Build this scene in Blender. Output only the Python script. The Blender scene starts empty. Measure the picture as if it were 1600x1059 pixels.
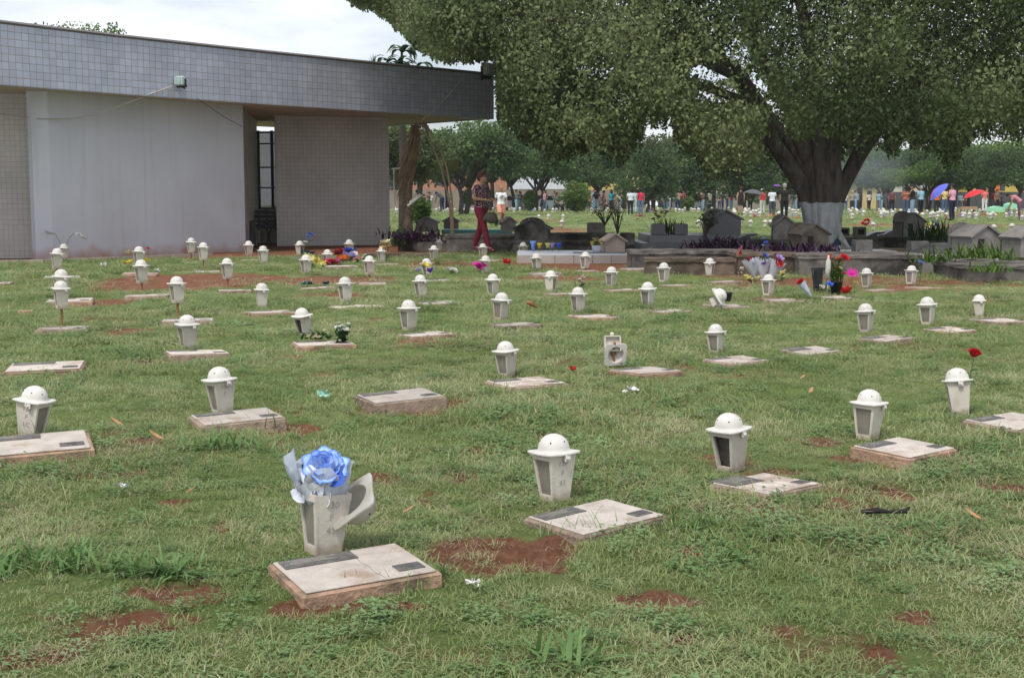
import bpy, math, random
import numpy as np
from mathutils import Vector, Matrix, Euler
random.seed(7); rng = np.random.default_rng(7)
R = math.radians; PI = math.pi
sc = bpy.context.scene
# ------------------------------------------------------------------ camera
F = 2000.0; CX = 800.0; CY = 529.5; YH = 318.0; CH = 1.10
PITCH = math.atan((CY - YH) / F)
cam_d = bpy.data.cameras.new('camera'); cam = bpy.data.objects.new('camera', cam_d); sc.collection.objects.link(cam)
cam.location = (0, 0, CH); cam.rotation_euler = (PI / 2 - PITCH, 0, 0)
cam_d.sensor_width = 36; cam_d.lens = 36 * F / 1600; cam_d.clip_start = .05; cam_d.clip_end = 3000
sc.camera = cam
# ------------------------------------------------------------------ world
SUN_EL, SUN_AZ = 58, 205
w = bpy.data.worlds.new('World'); sc.world = w; w.use_nodes = True
nt = w.node_tree; nt.nodes.clear()
def N(t, tree=None, **k):
    n = (tree or nt).nodes.new(t)
    for a, v in k.items(): setattr(n, a, v)
    return n
wo = N('ShaderNodeOutputWorld'); bg = N('ShaderNodeBackground'); sky = N('ShaderNodeTexSky', sky_type='NISHITA')
sky.sun_disc = False; sky.sun_elevation = R(SUN_EL); sky.sun_rotation = R(SUN_AZ); sky.dust_density = 2.0
tc = N('ShaderNodeTexCoord'); mp = N('ShaderNodeMapping'); mp.inputs['Scale'].default_value = (1, 1, 3.2)
no = N('ShaderNodeTexNoise'); no.inputs['Scale'].default_value = 2.6; no.inputs['Detail'].default_value = 7; no.inputs['Roughness'].default_value = .55
cr = N('ShaderNodeMapRange'); cr.inputs[1].default_value = .30; cr.inputs[2].default_value = .60
mx = N('ShaderNodeMix', data_type='RGBA')
gm = N('ShaderNodeMix', data_type='RGBA', blend_type='MULTIPLY'); gm.inputs[0].default_value = 1; gm.inputs[7].default_value = (.85, .85, .9, 1)
cl = nt.links
cl.new(tc.outputs['Generated'], mp.inputs[0]); cl.new(mp.outputs[0], no.inputs[0]); cl.new(no.outputs[0], cr.inputs[0])
cl.new(cr.outputs[0], mx.inputs[0]); cl.new(sky.outputs[0], mx.inputs[6]); mx.inputs[7].default_value = (10.3, 10.6, 11.3, 1)
cl.new(mx.outputs[2], bg.inputs[0]); bg.inputs[1].default_value = .1
cl.new(bg.outputs[0], wo.inputs[0])
sd = bpy.data.lights.new('sun', 'SUN'); sun = bpy.data.objects.new('sun', sd); sc.collection.objects.link(sun)
sd.energy = 2.3; sd.angle = R(14); sd.color = (1, .95, .87)
# direction the light comes from
az = R(SUN_AZ); el = R(SUN_EL); sv = Vector((math.sin(az) * math.cos(el), math.cos(az) * math.cos(el), math.sin(el)))
sun.rotation_euler = sv.to_track_quat('Z', 'Y').to_euler(); sun.location = sv * 50
vs = sc.view_settings; vs.view_transform = 'Standard'; vs.look = 'None'; vs.gamma = 1; vs.exposure = .25
# ------------------------------------------------------------------ pixel helpers (photo pixels, 1600 wide)
sp, cp = math.sin(PITCH), math.cos(PITCH)
def ray(x, y):
    a = (x - CX) / F; b = -(y - CY) / F
    return Vector((a, cp + b * sp, -sp + b * cp))
def vnoise(x, y, seed=0):
    x = np.asarray(x, float); y = np.asarray(y, float)
    xi = np.floor(x).astype(np.int64); yi = np.floor(y).astype(np.int64); fx = x - xi; fy = y - yi
    def h(a, b):
        n = (a * 374761393 + b * 668265263 + seed * 974711) & 0x7fffffff
        n = ((n ^ (n >> 13)) * 1274126177) & 0x7fffffff
        return ((n ^ (n >> 16)) & 0xffff) / 65535.0
    ux = fx * fx * (3 - 2 * fx); uy = fy * fy * (3 - 2 * fy)
    return (h(xi, yi) * (1 - ux) + h(xi + 1, yi) * ux) * (1 - uy) + (h(xi, yi + 1) * (1 - ux) + h(xi + 1, yi + 1) * ux) * uy
def fbm(x, y, o=4, seed=0):
    s = 0; a = .5; t = 0
    for i in range(o): s = s + a * vnoise(np.asarray(x) * 2**i, np.asarray(y) * 2**i, seed + i); t += a; a *= .5
    return s / t
def gzs(Y):
    Y = np.asarray(Y, float)
    return np.minimum(.003 * np.clip(Y - 5, 0, 20) + .0055 * np.clip(Y - 25, 0, None), .42)
def gz(X, Y):
    return gzs(Y) + .035 * (fbm(np.asarray(X) * 1.3 + 50, np.asarray(Y) * 1.3 + 50, 3, 3) - .5) * np.clip(1.4 - np.asarray(Y) / 30, .25, 1)
def G(x, y, dz=0):
    d = ray(x, y); t = CH / -d.z if d.z < 0 else 200
    for i in range(12):
        p = Vector((0, 0, CH)) + d * t; t = (CH - float(gzs(p.y)) - dz) / max(-d.z, 1e-4)
        t = min(t, 230)
    p = Vector((0, 0, CH)) + d * t
    return Vector((p.x, p.y, float(gz(p.x, p.y))))
def P(x, y, Y):
    d = ray(x, y); return Vector((0, 0, CH)) + d * (Y / d.y)
def kk(Y): return F / Y
# ------------------------------------------------------------------ materials
MATS = {}
def mat(name, col, rough=.8, var=.12, scale=8, bump=0, bscale=40, col2=None, c2=.5, spec=.3, metal=0, trans=0, alpha=1, obj=True, detail=5, orand=0, mud=None):
    """procedural: base colour broken by noise; col2 blotches; optional bump"""
    if name in MATS: return MATS[name]
    m = bpy.data.materials.new(name); m.use_nodes = True; t = m.node_tree; n = t.nodes; l = t.links; b = n['Principled BSDF']
    b.inputs['Roughness'].default_value = rough; b.inputs['Specular IOR Level'].default_value = spec; b.inputs['Metallic'].default_value = metal
    tc = n.new('ShaderNodeTexCoord'); src = tc.outputs['Object']
    nz = n.new('ShaderNodeTexNoise'); nz.inputs['Scale'].default_value = scale; nz.inputs['Detail'].default_value = detail; l.new(src, nz.inputs[0])
    mr = n.new('ShaderNodeMapRange'); mr.inputs[1].default_value = .3; mr.inputs[2].default_value = .7; l.new(nz.outputs[0], mr.inputs[0])
    mx = n.new('ShaderNodeMix'); mx.data_type = 'RGBA'; l.new(mr.outputs[0], mx.inputs[0])
    c = Vector(col[:3]); mx.inputs[6].default_value = (*(c * (1 - var)), 1); mx.inputs[7].default_value = (*(c * (1 + var)), 1)
    out = mx.outputs[2]
    if col2 is not None:
        n2 = n.new('ShaderNodeTexNoise'); n2.inputs['Scale'].default_value = scale * .45; n2.inputs['Detail'].default_value = 8; n2.inputs['Roughness'].default_value = .65
        mp = n.new('ShaderNodeVectorMath'); mp.inputs[1].default_value = (3.1, 7.7, 1.3); l.new(src, mp.inputs[0]); l.new(mp.outputs[0], n2.inputs[0])
        m2 = n.new('ShaderNodeMapRange'); m2.inputs[1].default_value = c2; m2.inputs[2].default_value = c2 + .14; l.new(n2.outputs[0], m2.inputs[0])
        mm = n.new('ShaderNodeMix'); mm.data_type = 'RGBA'; l.new(m2.outputs[0], mm.inputs[0]); l.new(out, mm.inputs[6]); mm.inputs[7].default_value = (*col2, 1); out = mm.outputs[2]
    if mud:
        sx = n.new('ShaderNodeSeparateXYZ'); l.new(src, sx.inputs[0]); nm = n.new('ShaderNodeTexNoise'); nm.inputs['Scale'].default_value = 22; nm.inputs['Detail'].default_value = 6; l.new(src, nm.inputs[0])
        ma = n.new('ShaderNodeMath'); ma.operation = 'MULTIPLY_ADD'; l.new(nm.outputs[0], ma.inputs[0]); ma.inputs[1].default_value = -mud[1] * 2.4; l.new(sx.outputs[2], ma.inputs[2])
        mr_ = n.new('ShaderNodeMapRange'); mr_.inputs[1].default_value = mud[0] - mud[1] * .9; mr_.inputs[2].default_value = mud[0] - mud[1] * 1.7; mr_.inputs[4].default_value = .55; l.new(ma.outputs[0], mr_.inputs[0])
        mm = n.new('ShaderNodeMix'); mm.data_type = 'RGBA'; l.new(mr_.outputs[0], mm.inputs[0]); l.new(out, mm.inputs[6]); mm.inputs[7].default_value = (*mud[2], 1); out = mm.outputs[2]
    if orand:
        oi = n.new('ShaderNodeObjectInfo'); mo = n.new('ShaderNodeMapRange'); mo.inputs[3].default_value = 1 - orand; mo.inputs[4].default_value = 1 + orand * .6; l.new(oi.outputs['Random'], mo.inputs[0])
        vs_ = n.new('ShaderNodeVectorMath'); vs_.operation = 'SCALE'; l.new(out, vs_.inputs[0]); l.new(mo.outputs[0], vs_.inputs['Scale']); out = vs_.outputs[0]
        # shift the pattern from object to object
        va_ = n.new('ShaderNodeVectorMath'); l.new(src, va_.inputs[0]); cm = n.new('ShaderNodeCombineXYZ'); m10 = n.new('ShaderNodeMath'); m10.operation = 'MULTIPLY'; m10.inputs[1].default_value = 37; l.new(oi.outputs['Random'], m10.inputs[0]); l.new(m10.outputs[0], cm.inputs[0]); l.new(m10.outputs[0], cm.inputs[1]); l.new(cm.outputs[0], va_.inputs[1]); l.new(va_.outputs[0], nz.inputs[0])
        if col2 is not None: l.new(va_.outputs[0], mp.inputs[0])
    l.new(out, b.inputs['Base Color'])
    if bump:
        nb = n.new('ShaderNodeTexNoise'); nb.inputs['Scale'].default_value = bscale; nb.inputs['Detail'].default_value = 6; l.new(src, nb.inputs[0])
        bp = n.new('ShaderNodeBump'); bp.inputs['Strength'].default_value = bump; bp.inputs['Distance'].default_value = .01; l.new(nb.outputs[0], bp.inputs['Height']); l.new(bp.outputs[0], b.inputs['Normal'])
    if alpha < 1 or trans:
        b.inputs['Transmission Weight'].default_value = trans; b.inputs['Alpha'].default_value = alpha
    MATS[name] = m; return m
def leafmat(name, c1, c2, c3, tr=.3, attr=None, scale=1.2, rough=.6, objrand=False, nr=(.33, .67)):
    if name in MATS: return MATS[name]
    m = bpy.data.materials.new(name); m.use_nodes = True; t = m.node_tree; n = t.nodes; l = t.links; b = n['Principled BSDF']
    o = n['Material Output']
    ge = n.new('ShaderNodeNewGeometry')
    nz = n.new('ShaderNodeTexNoise'); nz.inputs['Scale'].default_value = scale; nz.inputs['Detail'].default_value = 3; l.new(ge.outputs['Position'], nz.inputs[0])
    ra = n.new('ShaderNodeAttribute'); ra.attribute_name = 'tint'
    ad = n.new('ShaderNodeMath'); ad.operation = 'ADD'
    mr = n.new('ShaderNodeMapRange'); mr.inputs[1].default_value = nr[0]; mr.inputs[2].default_value = nr[1]; mr.inputs[3].default_value = 0; mr.inputs[4].default_value = .6; l.new(nz.outputs[0], mr.inputs[0]); l.new(mr.outputs[0], ad.inputs[0])
    if objrand:
        oi = n.new('ShaderNodeObjectInfo'); s = n.new('ShaderNodeMath'); s.operation = 'MULTIPLY'; s.inputs[1].default_value = .4; l.new(oi.outputs['Random'], s.inputs[0]); l.new(s.outputs[0], ad.inputs[1])
    else:
        s = n.new('ShaderNodeMath'); s.operation = 'MULTIPLY'; s.inputs[1].default_value = .4; l.new(ra.outputs['Fac'], s.inputs[0]); l.new(s.outputs[0], ad.inputs[1])
    rp = n.new('ShaderNodeValToRGB'); e = rp.color_ramp.elements; e[0].color = (*c1, 1); e[1].color = (*c3, 1); e[0].position = .1; e[1].position = .95; x = e.new(.5); x.color = (*c2, 1)
    l.new(ad.outputs[0], rp.inputs[0]); l.new(rp.outputs[0], b.inputs['Base Color']); b.inputs['Roughness'].default_value = rough; b.inputs['Specular IOR Level'].default_value = .25
    ts = n.new('ShaderNodeBsdfTranslucent'); l.new(rp.outputs[0], ts.inputs[0]); ms = n.new('ShaderNodeMixShader'); ms.inputs[0].default_value = tr
    l.new(b.outputs[0], ms.inputs[1]); l.new(ts.outputs[0], ms.inputs[2]); l.new(ms.outputs[0], o.inputs[0])
    MATS[name] = m; return m
def tilemat(name, col, grout, w=.132, h=.132, g=.006, var=.08, rough=.45):
    m = bpy.data.materials.new(name); m.use_nodes = True; t = m.node_tree; n = t.nodes; l = t.links; b = n['Principled BSDF']
    uv = n.new('ShaderNodeUVMap'); br = n.new('ShaderNodeTexBrick'); br.offset = 0; br.squash = 1
    br.inputs['Scale'].default_value = 1; br.inputs['Brick Width'].default_value = w; br.inputs['Row Height'].default_value = h; br.inputs['Mortar Size'].default_value = g; br.inputs['Mortar Smooth'].default_value = .3
    c = Vector(col); br.inputs['Color1'].default_value = (*(c * (1 - var)), 1); br.inputs['Color2'].default_value = (*(c * (1 + var)), 1); br.inputs['Mortar'].default_value = (*grout, 1)
    # wobble the joints a little
    nz = n.new('ShaderNodeTexNoise'); nz.inputs['Scale'].default_value = 2.5; l.new(uv.outputs[0], nz.inputs[0])
    vm = n.new('ShaderNodeVectorMath'); vm.operation = 'SCALE'; vm.inputs['Scale'].default_value = .018; l.new(nz.outputs['Color'], vm.inputs[0])
    va = n.new('ShaderNodeVectorMath'); l.new(uv.outputs[0], va.inputs[0]); l.new(vm.outputs[0], va.inputs[1]); l.new(va.outputs[0], br.inputs[0])
    n2 = n.new('ShaderNodeTexNoise'); n2.inputs['Scale'].default_value = 1.1; n2.inputs['Detail'].default_value = 7; l.new(uv.outputs[0], n2.inputs[0])
    mr = n.new('ShaderNodeMapRange'); mr.inputs[1].default_value = .3; mr.inputs[2].default_value = .75; mr.inputs[3].default_value = .86; mr.inputs[4].default_value = 1.1; l.new(n2.outputs[0], mr.inputs[0])
    mu = n.new('ShaderNodeVectorMath'); mu.operation = 'SCALE'; l.new(br.outputs[0], mu.inputs[0]); l.new(mr.outputs[0], mu.inputs['Scale']); l.new(mu.outputs[0], b.inputs['Base Color'])
    b.inputs['Roughness'].default_value = rough
    bp = n.new('ShaderNodeBump'); bp.inputs['Strength'].default_value = .4; bp.inputs['Distance'].default_value = .004; bp.invert = True; l.new(br.outputs['Fac'], bp.inputs['Height']); l.new(bp.outputs[0], b.inputs['Normal'])
    return m
# ------------------------------------------------------------------ mesh builder
def rough(m, c, d, st=.14, j=.012):
    """box with a gridded, slightly broken surface"""
    import itertools
    n = [max(2, min(60, int(x / st))) for x in d]; V = {}; F_ = []
    def vid(i, j_, k):
        key = (i, j_, k)
        if key not in V: V[key] = (len(V), tuple(c[a] - d[a] / 2 + d[a] * key[a] / n[a] + random.uniform(-j, j) for a in range(3)))
        return V[key][0]
    for a in range(3):
        u, v = [x for x in range(3) if x != a]
        for side in (0, n[a]):
            for p, q_ in itertools.product(range(n[u]), range(n[v])):
                q4 = []
                for du, dv in ((0, 0), (1, 0), (1, 1), (0, 1)):
                    k = [0, 0, 0]; k[a] = side; k[u] = p + du; k[v] = q_ + dv; q4.append(vid(*k))
                F_.append(tuple(q4 if (side > 0) != (a == 1) else q4[::-1]))
    m.add([x[1] for x in sorted(V.values())], F_)
class MB:
    def __init__(s): s.v = []; s.f = []; s.uv = None; s.M = Matrix.Identity(4); s.tint = []
    def at(s, loc=(0, 0, 0), rot=(0, 0, 0), scale=1):
        sc_ = Vector((scale,) * 3) if not hasattr(scale, '__len__') else Vector(scale)
        s.M = Matrix.LocRotScale(Vector(loc), Euler(rot), sc_); return s
    def add(s, vs, fs):
        b = len(s.v); s.v += [tuple(s.M @ Vector(p)) for p in vs]; s.f += [tuple(b + i for i in f) for f in fs]; return s
    def box(s, c, d, taper=1, bev=0):
        x, y, z = c; a, b, h = d[0] / 2, d[1] / 2, d[2] / 2
        if bev:
            e = bev; vs = []; 
            for zz, q in ((-h, e), (-h + e, 0), (h - e, 0), (h, e)):
                A, B = a - q, b - q; E = e * .8
                vs += [(x + u, y + v, z + zz) for u, v in ((-A + E, -B), (A - E, -B), (A, -B + E), (A, B - E), (A - E, B), (-A + E, B), (-A, B - E), (-A, -B + E))]
            fs = [tuple(range(7, -1, -1)), tuple(range(24, 32))]
            for r in range(3):
                for i in range(8): j = (i + 1) % 8; fs.append((r * 8 + i, r * 8 + j, r * 8 + 8 + j, r * 8 + 8 + i))
            return s.add(vs, fs)
        t = taper
        vs = [(x - a, y - b, z - h), (x + a, y - b, z - h), (x + a, y + b, z - h), (x - a, y + b, z - h), (x - a * t, y - b * t, z + h), (x + a * t, y - b * t, z + h), (x + a * t, y + b * t, z + h), (x - a * t, y + b * t, z + h)]
        return s.add(vs, [(3, 2, 1, 0), (4, 5, 6, 7), (0, 1, 5, 4), (1, 2, 6, 5), (2, 3, 7, 6), (3, 0, 4, 7)])
    def tube(s, pts, rad, n=8, cap=True, sq=1, wob=0):
        pts = [Vector(p) for p in pts]; vs = []; fs = []; m = len(pts)
        if not hasattr(rad, '__len__'): rad = [rad] * m
        up = Vector((0, 0, 1)); prev = None
        for i, p in enumerate(pts):
            d = (pts[min(i + 1, m - 1)] - pts[max(i - 1, 0)]).normalized()
            if prev is None: a = d.cross(up) if abs(d.z) < .95 else d.cross(Vector((1, 0, 0)))
            else: a = prev - d * prev.dot(d)
            a.normalize(); prev = a; b = d.cross(a)
            for k in range(n):
                th = 2 * PI * k / n; r = rad[i] * (1 + (wob * (math.sin(th * 3 + i * .3) * .5 + math.sin(th * 5 + 1.3 + i * .2) * .5) if wob else 0))
                vs.append(p + a * math.cos(th) * r + b * math.sin(th) * r * sq)
        for i in range(m - 1):
            for k in range(n): q = (k + 1) % n; fs.append((i * n + k, i * n + q, i * n + n + q, i * n + n + k))
        if cap: fs.append(tuple(range(n - 1, -1, -1))); fs.append(tuple((m - 1) * n + k for k in range(n)))
        return s.add(vs, fs)
    def lathe(s, prof, n=16, c=(0, 0, 0), sx=1, sy=1):
        vs = []; fs = []
        for r, z in prof:
            for k in range(n): th = 2 * PI * k / n; vs.append((c[0] + r * math.cos(th) * sx, c[1] + r * math.sin(th) * sy, c[2] + z))
        for i in range(len(prof) - 1):
            for k in range(n): q = (k + 1) % n; fs.append((i * n + k, i * n + q, i * n + n + q, i * n + n + k))
        fs.append(tuple(range(n - 1, -1, -1))); fs.append(tuple((len(prof) - 1) * n + k for k in range(n)))
        return s.add(vs, fs)
    def ball(s, c, r, n=10, m=6, sq=(1, 1, 1)):
        prof = [(max(r * math.sin(PI * i / m), 1e-4), -r * math.cos(PI * i / m)) for i in range(m + 1)]
        return s.lathe([(a, z * sq[2]) for a, z in prof], n, c, sq[0], sq[1])
    def prism(s, poly, y0, y1):
        n = len(poly); vs = [(x, y0, z) for x, z in poly] + [(x, y1, z) for x, z in poly]
        fs = [tuple(range(n)), tuple(range(2 * n - 1, n - 1, -1))] + [(i, i + n, (i + 1) % n + n, (i + 1) % n) for i in range(n)]
        return s.add(vs, fs)
    def blade(s, base, ang, L, w, lean=.5, curl=.6, seg=3):
        """grass-like strip"""
        d = Vector((math.cos(ang), math.sin(ang), 0)); sd_ = Vector((-d.y, d.x, 0)); p = Vector(base); th = PI / 2 - lean; vs = []; st = L / seg
        for i in range(seg + 1):
            ww = w * (1 - (i / seg) ** 1.6) * (.7 + .6 * min(1, i / seg * 2)) if i < seg else 0
            if i < seg: vs += [p - sd_ * ww / 2, p + sd_ * ww / 2]
            else: vs.append(p)
            p = p + d * math.cos(th) * st + Vector((0, 0, math.sin(th) * st)); th -= curl / seg * 1.5
        fs = [(2 * i, 2 * i + 1, 2 * i + 3, 2 * i + 2) for i in range(seg - 1)] + [(2 * seg - 2, 2 * seg - 1, 2 * seg)]
        return s.add(vs, fs)
    def petal(s, c, rot, L, w, cup=.3, n=3):
        """petal strip starting at c; rot Euler; grows along +x, curls up"""
        old = s.M; s.M = old @ Matrix.LocRotScale(Vector(c), Euler(rot), None); vs = []
        for i in range(n + 1):
            t = i / n; x = L * t; z = cup * L * t * t; ww = w * math.sin(PI * (.12 + .78 * t)) / 2
            vs += [(x, -ww, z + ww * .25), (x, 0, z), (x, ww, z + ww * .25)]
        fs = []
        for i in range(n):
            a = i * 3; fs += [(a, a + 1, a + 4, a + 3), (a + 1, a + 2, a + 5, a + 4)]
        s.add(vs, fs); s.M = old; return s
    def mesh(s, name, m=None, smooth=False, uv=None):
        me = bpy.data.meshes.new(name); me.from_pydata(s.v, [], s.f); 
        if m: me.materials.append(m)
        if smooth: me.polygons.foreach_set('use_smooth', [True] * len(me.polygons))
        me.update(); return me
    def build(s, name, m, parent=None, smooth=False, loc=None, rotz=0):
        o = bpy.data.objects.new(name, s.mesh(name, m, smooth)); sc.collection.objects.link(o)
        if parent: o.parent = parent
        if loc is not None: o.location = loc
        if rotz: o.rotation_euler = (0, 0, rotz)
        return o
def npmesh(name, V, Fq, m, tint=None, smooth=False):
    """fast mesh from arrays: Fq (n,4) quads or (n,3) tris"""
    me = bpy.data.meshes.new(name); nv = len(V); nf, k = Fq.shape
    me.vertices.add(nv); me.vertices.foreach_set('co', np.ascontiguousarray(V, np.float32).ravel())
    me.loops.add(nf * k); me.loops.foreach_set('vertex_index', np.ascontiguousarray(Fq, np.int32).ravel())
    me.polygons.add(nf); me.polygons.foreach_set('loop_start', np.arange(0, nf * k, k, dtype=np.int32)); me.polygons.foreach_set('loop_total', np.full(nf, k, np.int32))
    me.update(calc_edges=True)
    if smooth: me.polygons.foreach_set('use_smooth', np.ones(nf, bool))
    if tint is not None:
        a = me.attributes.new('tint', 'FLOAT', 'FACE'); a.data.foreach_set('value', np.asarray(tint, np.float32))
    if m: me.materials.append(m)
    return me
def link(name, me, parent=None, loc=None):
    o = bpy.data.objects.new(name, me); sc.collection.objects.link(o)
    if parent: o.parent = parent
    if loc is not None: o.location = loc
    return o
def tag(o, label=None, cat=None, group=None, kind=None):
    if label: o['label'] = label
    if cat: o['category'] = cat
    if group: o['group'] = group
    if kind: o['kind'] = kind
    return o
def thing(name, label, cat, loc=(0, 0, 0), rotz=0, group=None, scale=1, rot=None):
    o = bpy.data.objects.new(name, None); sc.collection.objects.link(o); o.empty_display_size = .1
    o.location = loc; o.rotation_euler = rot if rot else (0, 0, rotz); o.scale = (scale,) * 3
    return tag(o, label, cat, group)

def dup(root, loc=None, rot=None, scale=None, label=None, group=None, mats=None):
    r = root.copy(); sc.collection.objects.link(r)
    if loc is not None: r.location = loc
    if rot is not None: r.rotation_euler = rot
    if scale is not None: r.scale = scale if hasattr(scale, '__len__') else (scale,) * 3
    if label: r['label'] = label
    if group: r['group'] = group
    for ch in list(root.children):
        c = ch.copy(); sc.collection.objects.link(c); c.parent = r
        if mats:
            nm = ch.name.split('.')[0]
            if nm in mats: c.material_slots[0].link = 'OBJECT'; c.material_slots[0].material = mats[nm]
        for g in ch.children: d = g.copy(); sc.collection.objects.link(d); d.parent = c
    return r

# ================================================================== GROUND
DIRT = []   # (cx, cy, rx, ry, strength)
def dirt(x, y, rx, ry, s=1):
    c = G(x, y); a = G(x, y - ry); b = G(x, y + ry); DIRT.append((c.x, c.y, rx / kk(c.y), max(abs(a.y - b.y) / 2, .03), s))
for a in [(790, 868, 130, 34), (470, 955, 50, 12), (560, 950, 130, 9, .6), (1085, 862, 35, 14, .8), (880, 845, 60, 14), (290, 440, 125, 14, 1.3), (225, 436, 60, 7, 1.1), (400, 436, 60, 7, .9), (590, 745, 45, 8), (720, 745, 30, 8, .8),
          (620, 640, 90, 9, .9), (715, 627, 25, 8), (440, 668, 60, 8, .8), (1385, 768, 50, 12, .8), (275, 785, 28, 7), (230, 690, 50, 7, .7), (1330, 720, 40, 8, .7), (1410, 728, 60, 8, .7), (300, 935, 60, 14, .7), (60, 965, 50, 10, .6), (100, 1010, 50, 14, .5), (1420, 965, 40, 15, .7), (1440, 700, 90, 9, .6),
          (200, 517, 40, 6), (170, 472, 45, 6), (500, 437, 60, 7, .8), (560, 436, 70, 6, .7), (925, 495, 30, 5, .7), (265, 565, 60, 7, .7), (1210, 470, 50, 5, .7), (870, 435, 60, 5, .8), (830, 410, 50, 4, .9), (930, 415, 130, 9, .75), (1100, 425, 90, 7, .7), (1330, 440, 250, 12, .6), (680, 413, 90, 5, .7), (1270, 690, 60, 8, .4),
          (150, 975, 150, 22, .36), (40, 1030, 80, 16, .4), (250, 925, 100, 12, .4), (1300, 1000, 140, 45, .45), (1050, 940, 90, 16, .35), (700, 1020, 90, 16, .3), (1100, 1000, 60, 20, .4), (520, 460, 60, 5, .6), (660, 535, 70, 6, .5), (1180, 800, 60, 10, .4), (770, 700, 60, 9, .4), (1560, 760, 60, 12, .4), (800, 345, 90, 2.5, .7), (1450, 352, 160, 2.5, 1), (880, 360, 60, 5, .6)]: dirt(*a)
# soil apron along the building
BW_A = P(68, 401, 24.1); BW_B = P(384, 394, 27.7)
def apron(X, Y):
    # distance in front of the building line (polyline of white wall and on to the corner)
    X = np.asarray(X, float); Y = np.asarray(Y, float)
    line = np.interp(X, [-16, -9.1, -6.9, -5, -2.6, -1, 2.5, 4], [22.6, 22.9, 24.7, 25.3, 26.4, 27.3, 29.5, 24]); d = line - Y
    return np.where(X < 1.5, np.clip(1 + d * -1.2, 0, 1) * np.clip((36 - Y) * .5, 0, 1), 0)
def dirtmask(X, Y):
    X = np.asarray(X, float); Y = np.asarray(Y, float)
    n = .72 * fbm(X * 3.1, Y * 3.1, 5, 11) + .28 * fbm(X * 13, Y * 13, 3, 12); n2 = fbm(X * .8, Y * .8, 3, 21); m = np.zeros_like(X)
    for cx, cy, rx, ry, s in DIRT:
        d = ((X - cx) / rx) ** 2 + ((Y - cy) / ry) ** 2
        m = np.maximum(m, s * np.clip(1.35 - d, 0, 1))
    m = np.clip(m * 1.3 + (n - .5) * 3.2 * (m > .01) , 0, 1)
    base = np.clip((n + .35 * (n2 - .5) - .655) * 7, 0, .75) * np.clip(1.3 - Y / 60, 0, 1)
    return np.clip(np.maximum(np.maximum(m, base), apron(X, Y) * np.clip(.6 + 1.6 * n, 0, 1)), 0, 1)
def build_ground():
    ys = [-6.0, -3, -1, 0, .8, 1.5]
    y = 1.9
    while y < 160: ys.append(y); y += max(.02, y * .0075)
    ys += [180, 220, 300, 450]; ys = np.array(ys); nx = 420; t = np.linspace(-1, 1, nx); t = np.sign(t) * (np.abs(t) ** 1.25)
    hw = np.where(ys < 160, 2.2 + np.abs(ys) * .62, 2.2 + ys * 1.2)
    X = hw[:, None] * t[None, :]; Y = np.repeat(ys[:, None], nx, 1)
    X[0] *= 2
    Z = gz(X, Y); D = dirtmask(X, Y)
    n = fbm(X * 14, Y * 14, 3, 5); fade = np.clip(1.2 - Y / 25, 0, 1)
    Z = Z + (n - .5) * .022 * fade - D * .012 + D * fade * ((fbm(X * 26, Y * 26, 3, 8) - .5) * .045 + (fbm(X * 9, Y * 9, 2, 18) - .5) * .03)
    V = np.stack([X, Y, Z], -1).reshape(-1, 3); r = len(ys); i = np.arange(r - 1)[:, None] * nx + np.arange(nx - 1)[None, :]; i = i.ravel()
    Fq = np.stack([i, i + 1, i + nx + 1, i + nx], 1)
    me = npmesh('ground', V, Fq, ground_mat(), smooth=True)
    a = me.attributes.new('dirt', 'FLOAT', 'POINT'); a.data.foreach_set('value', D.ravel().astype(np.float32))
    tag(link('ground', me), kind='structure')
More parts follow.
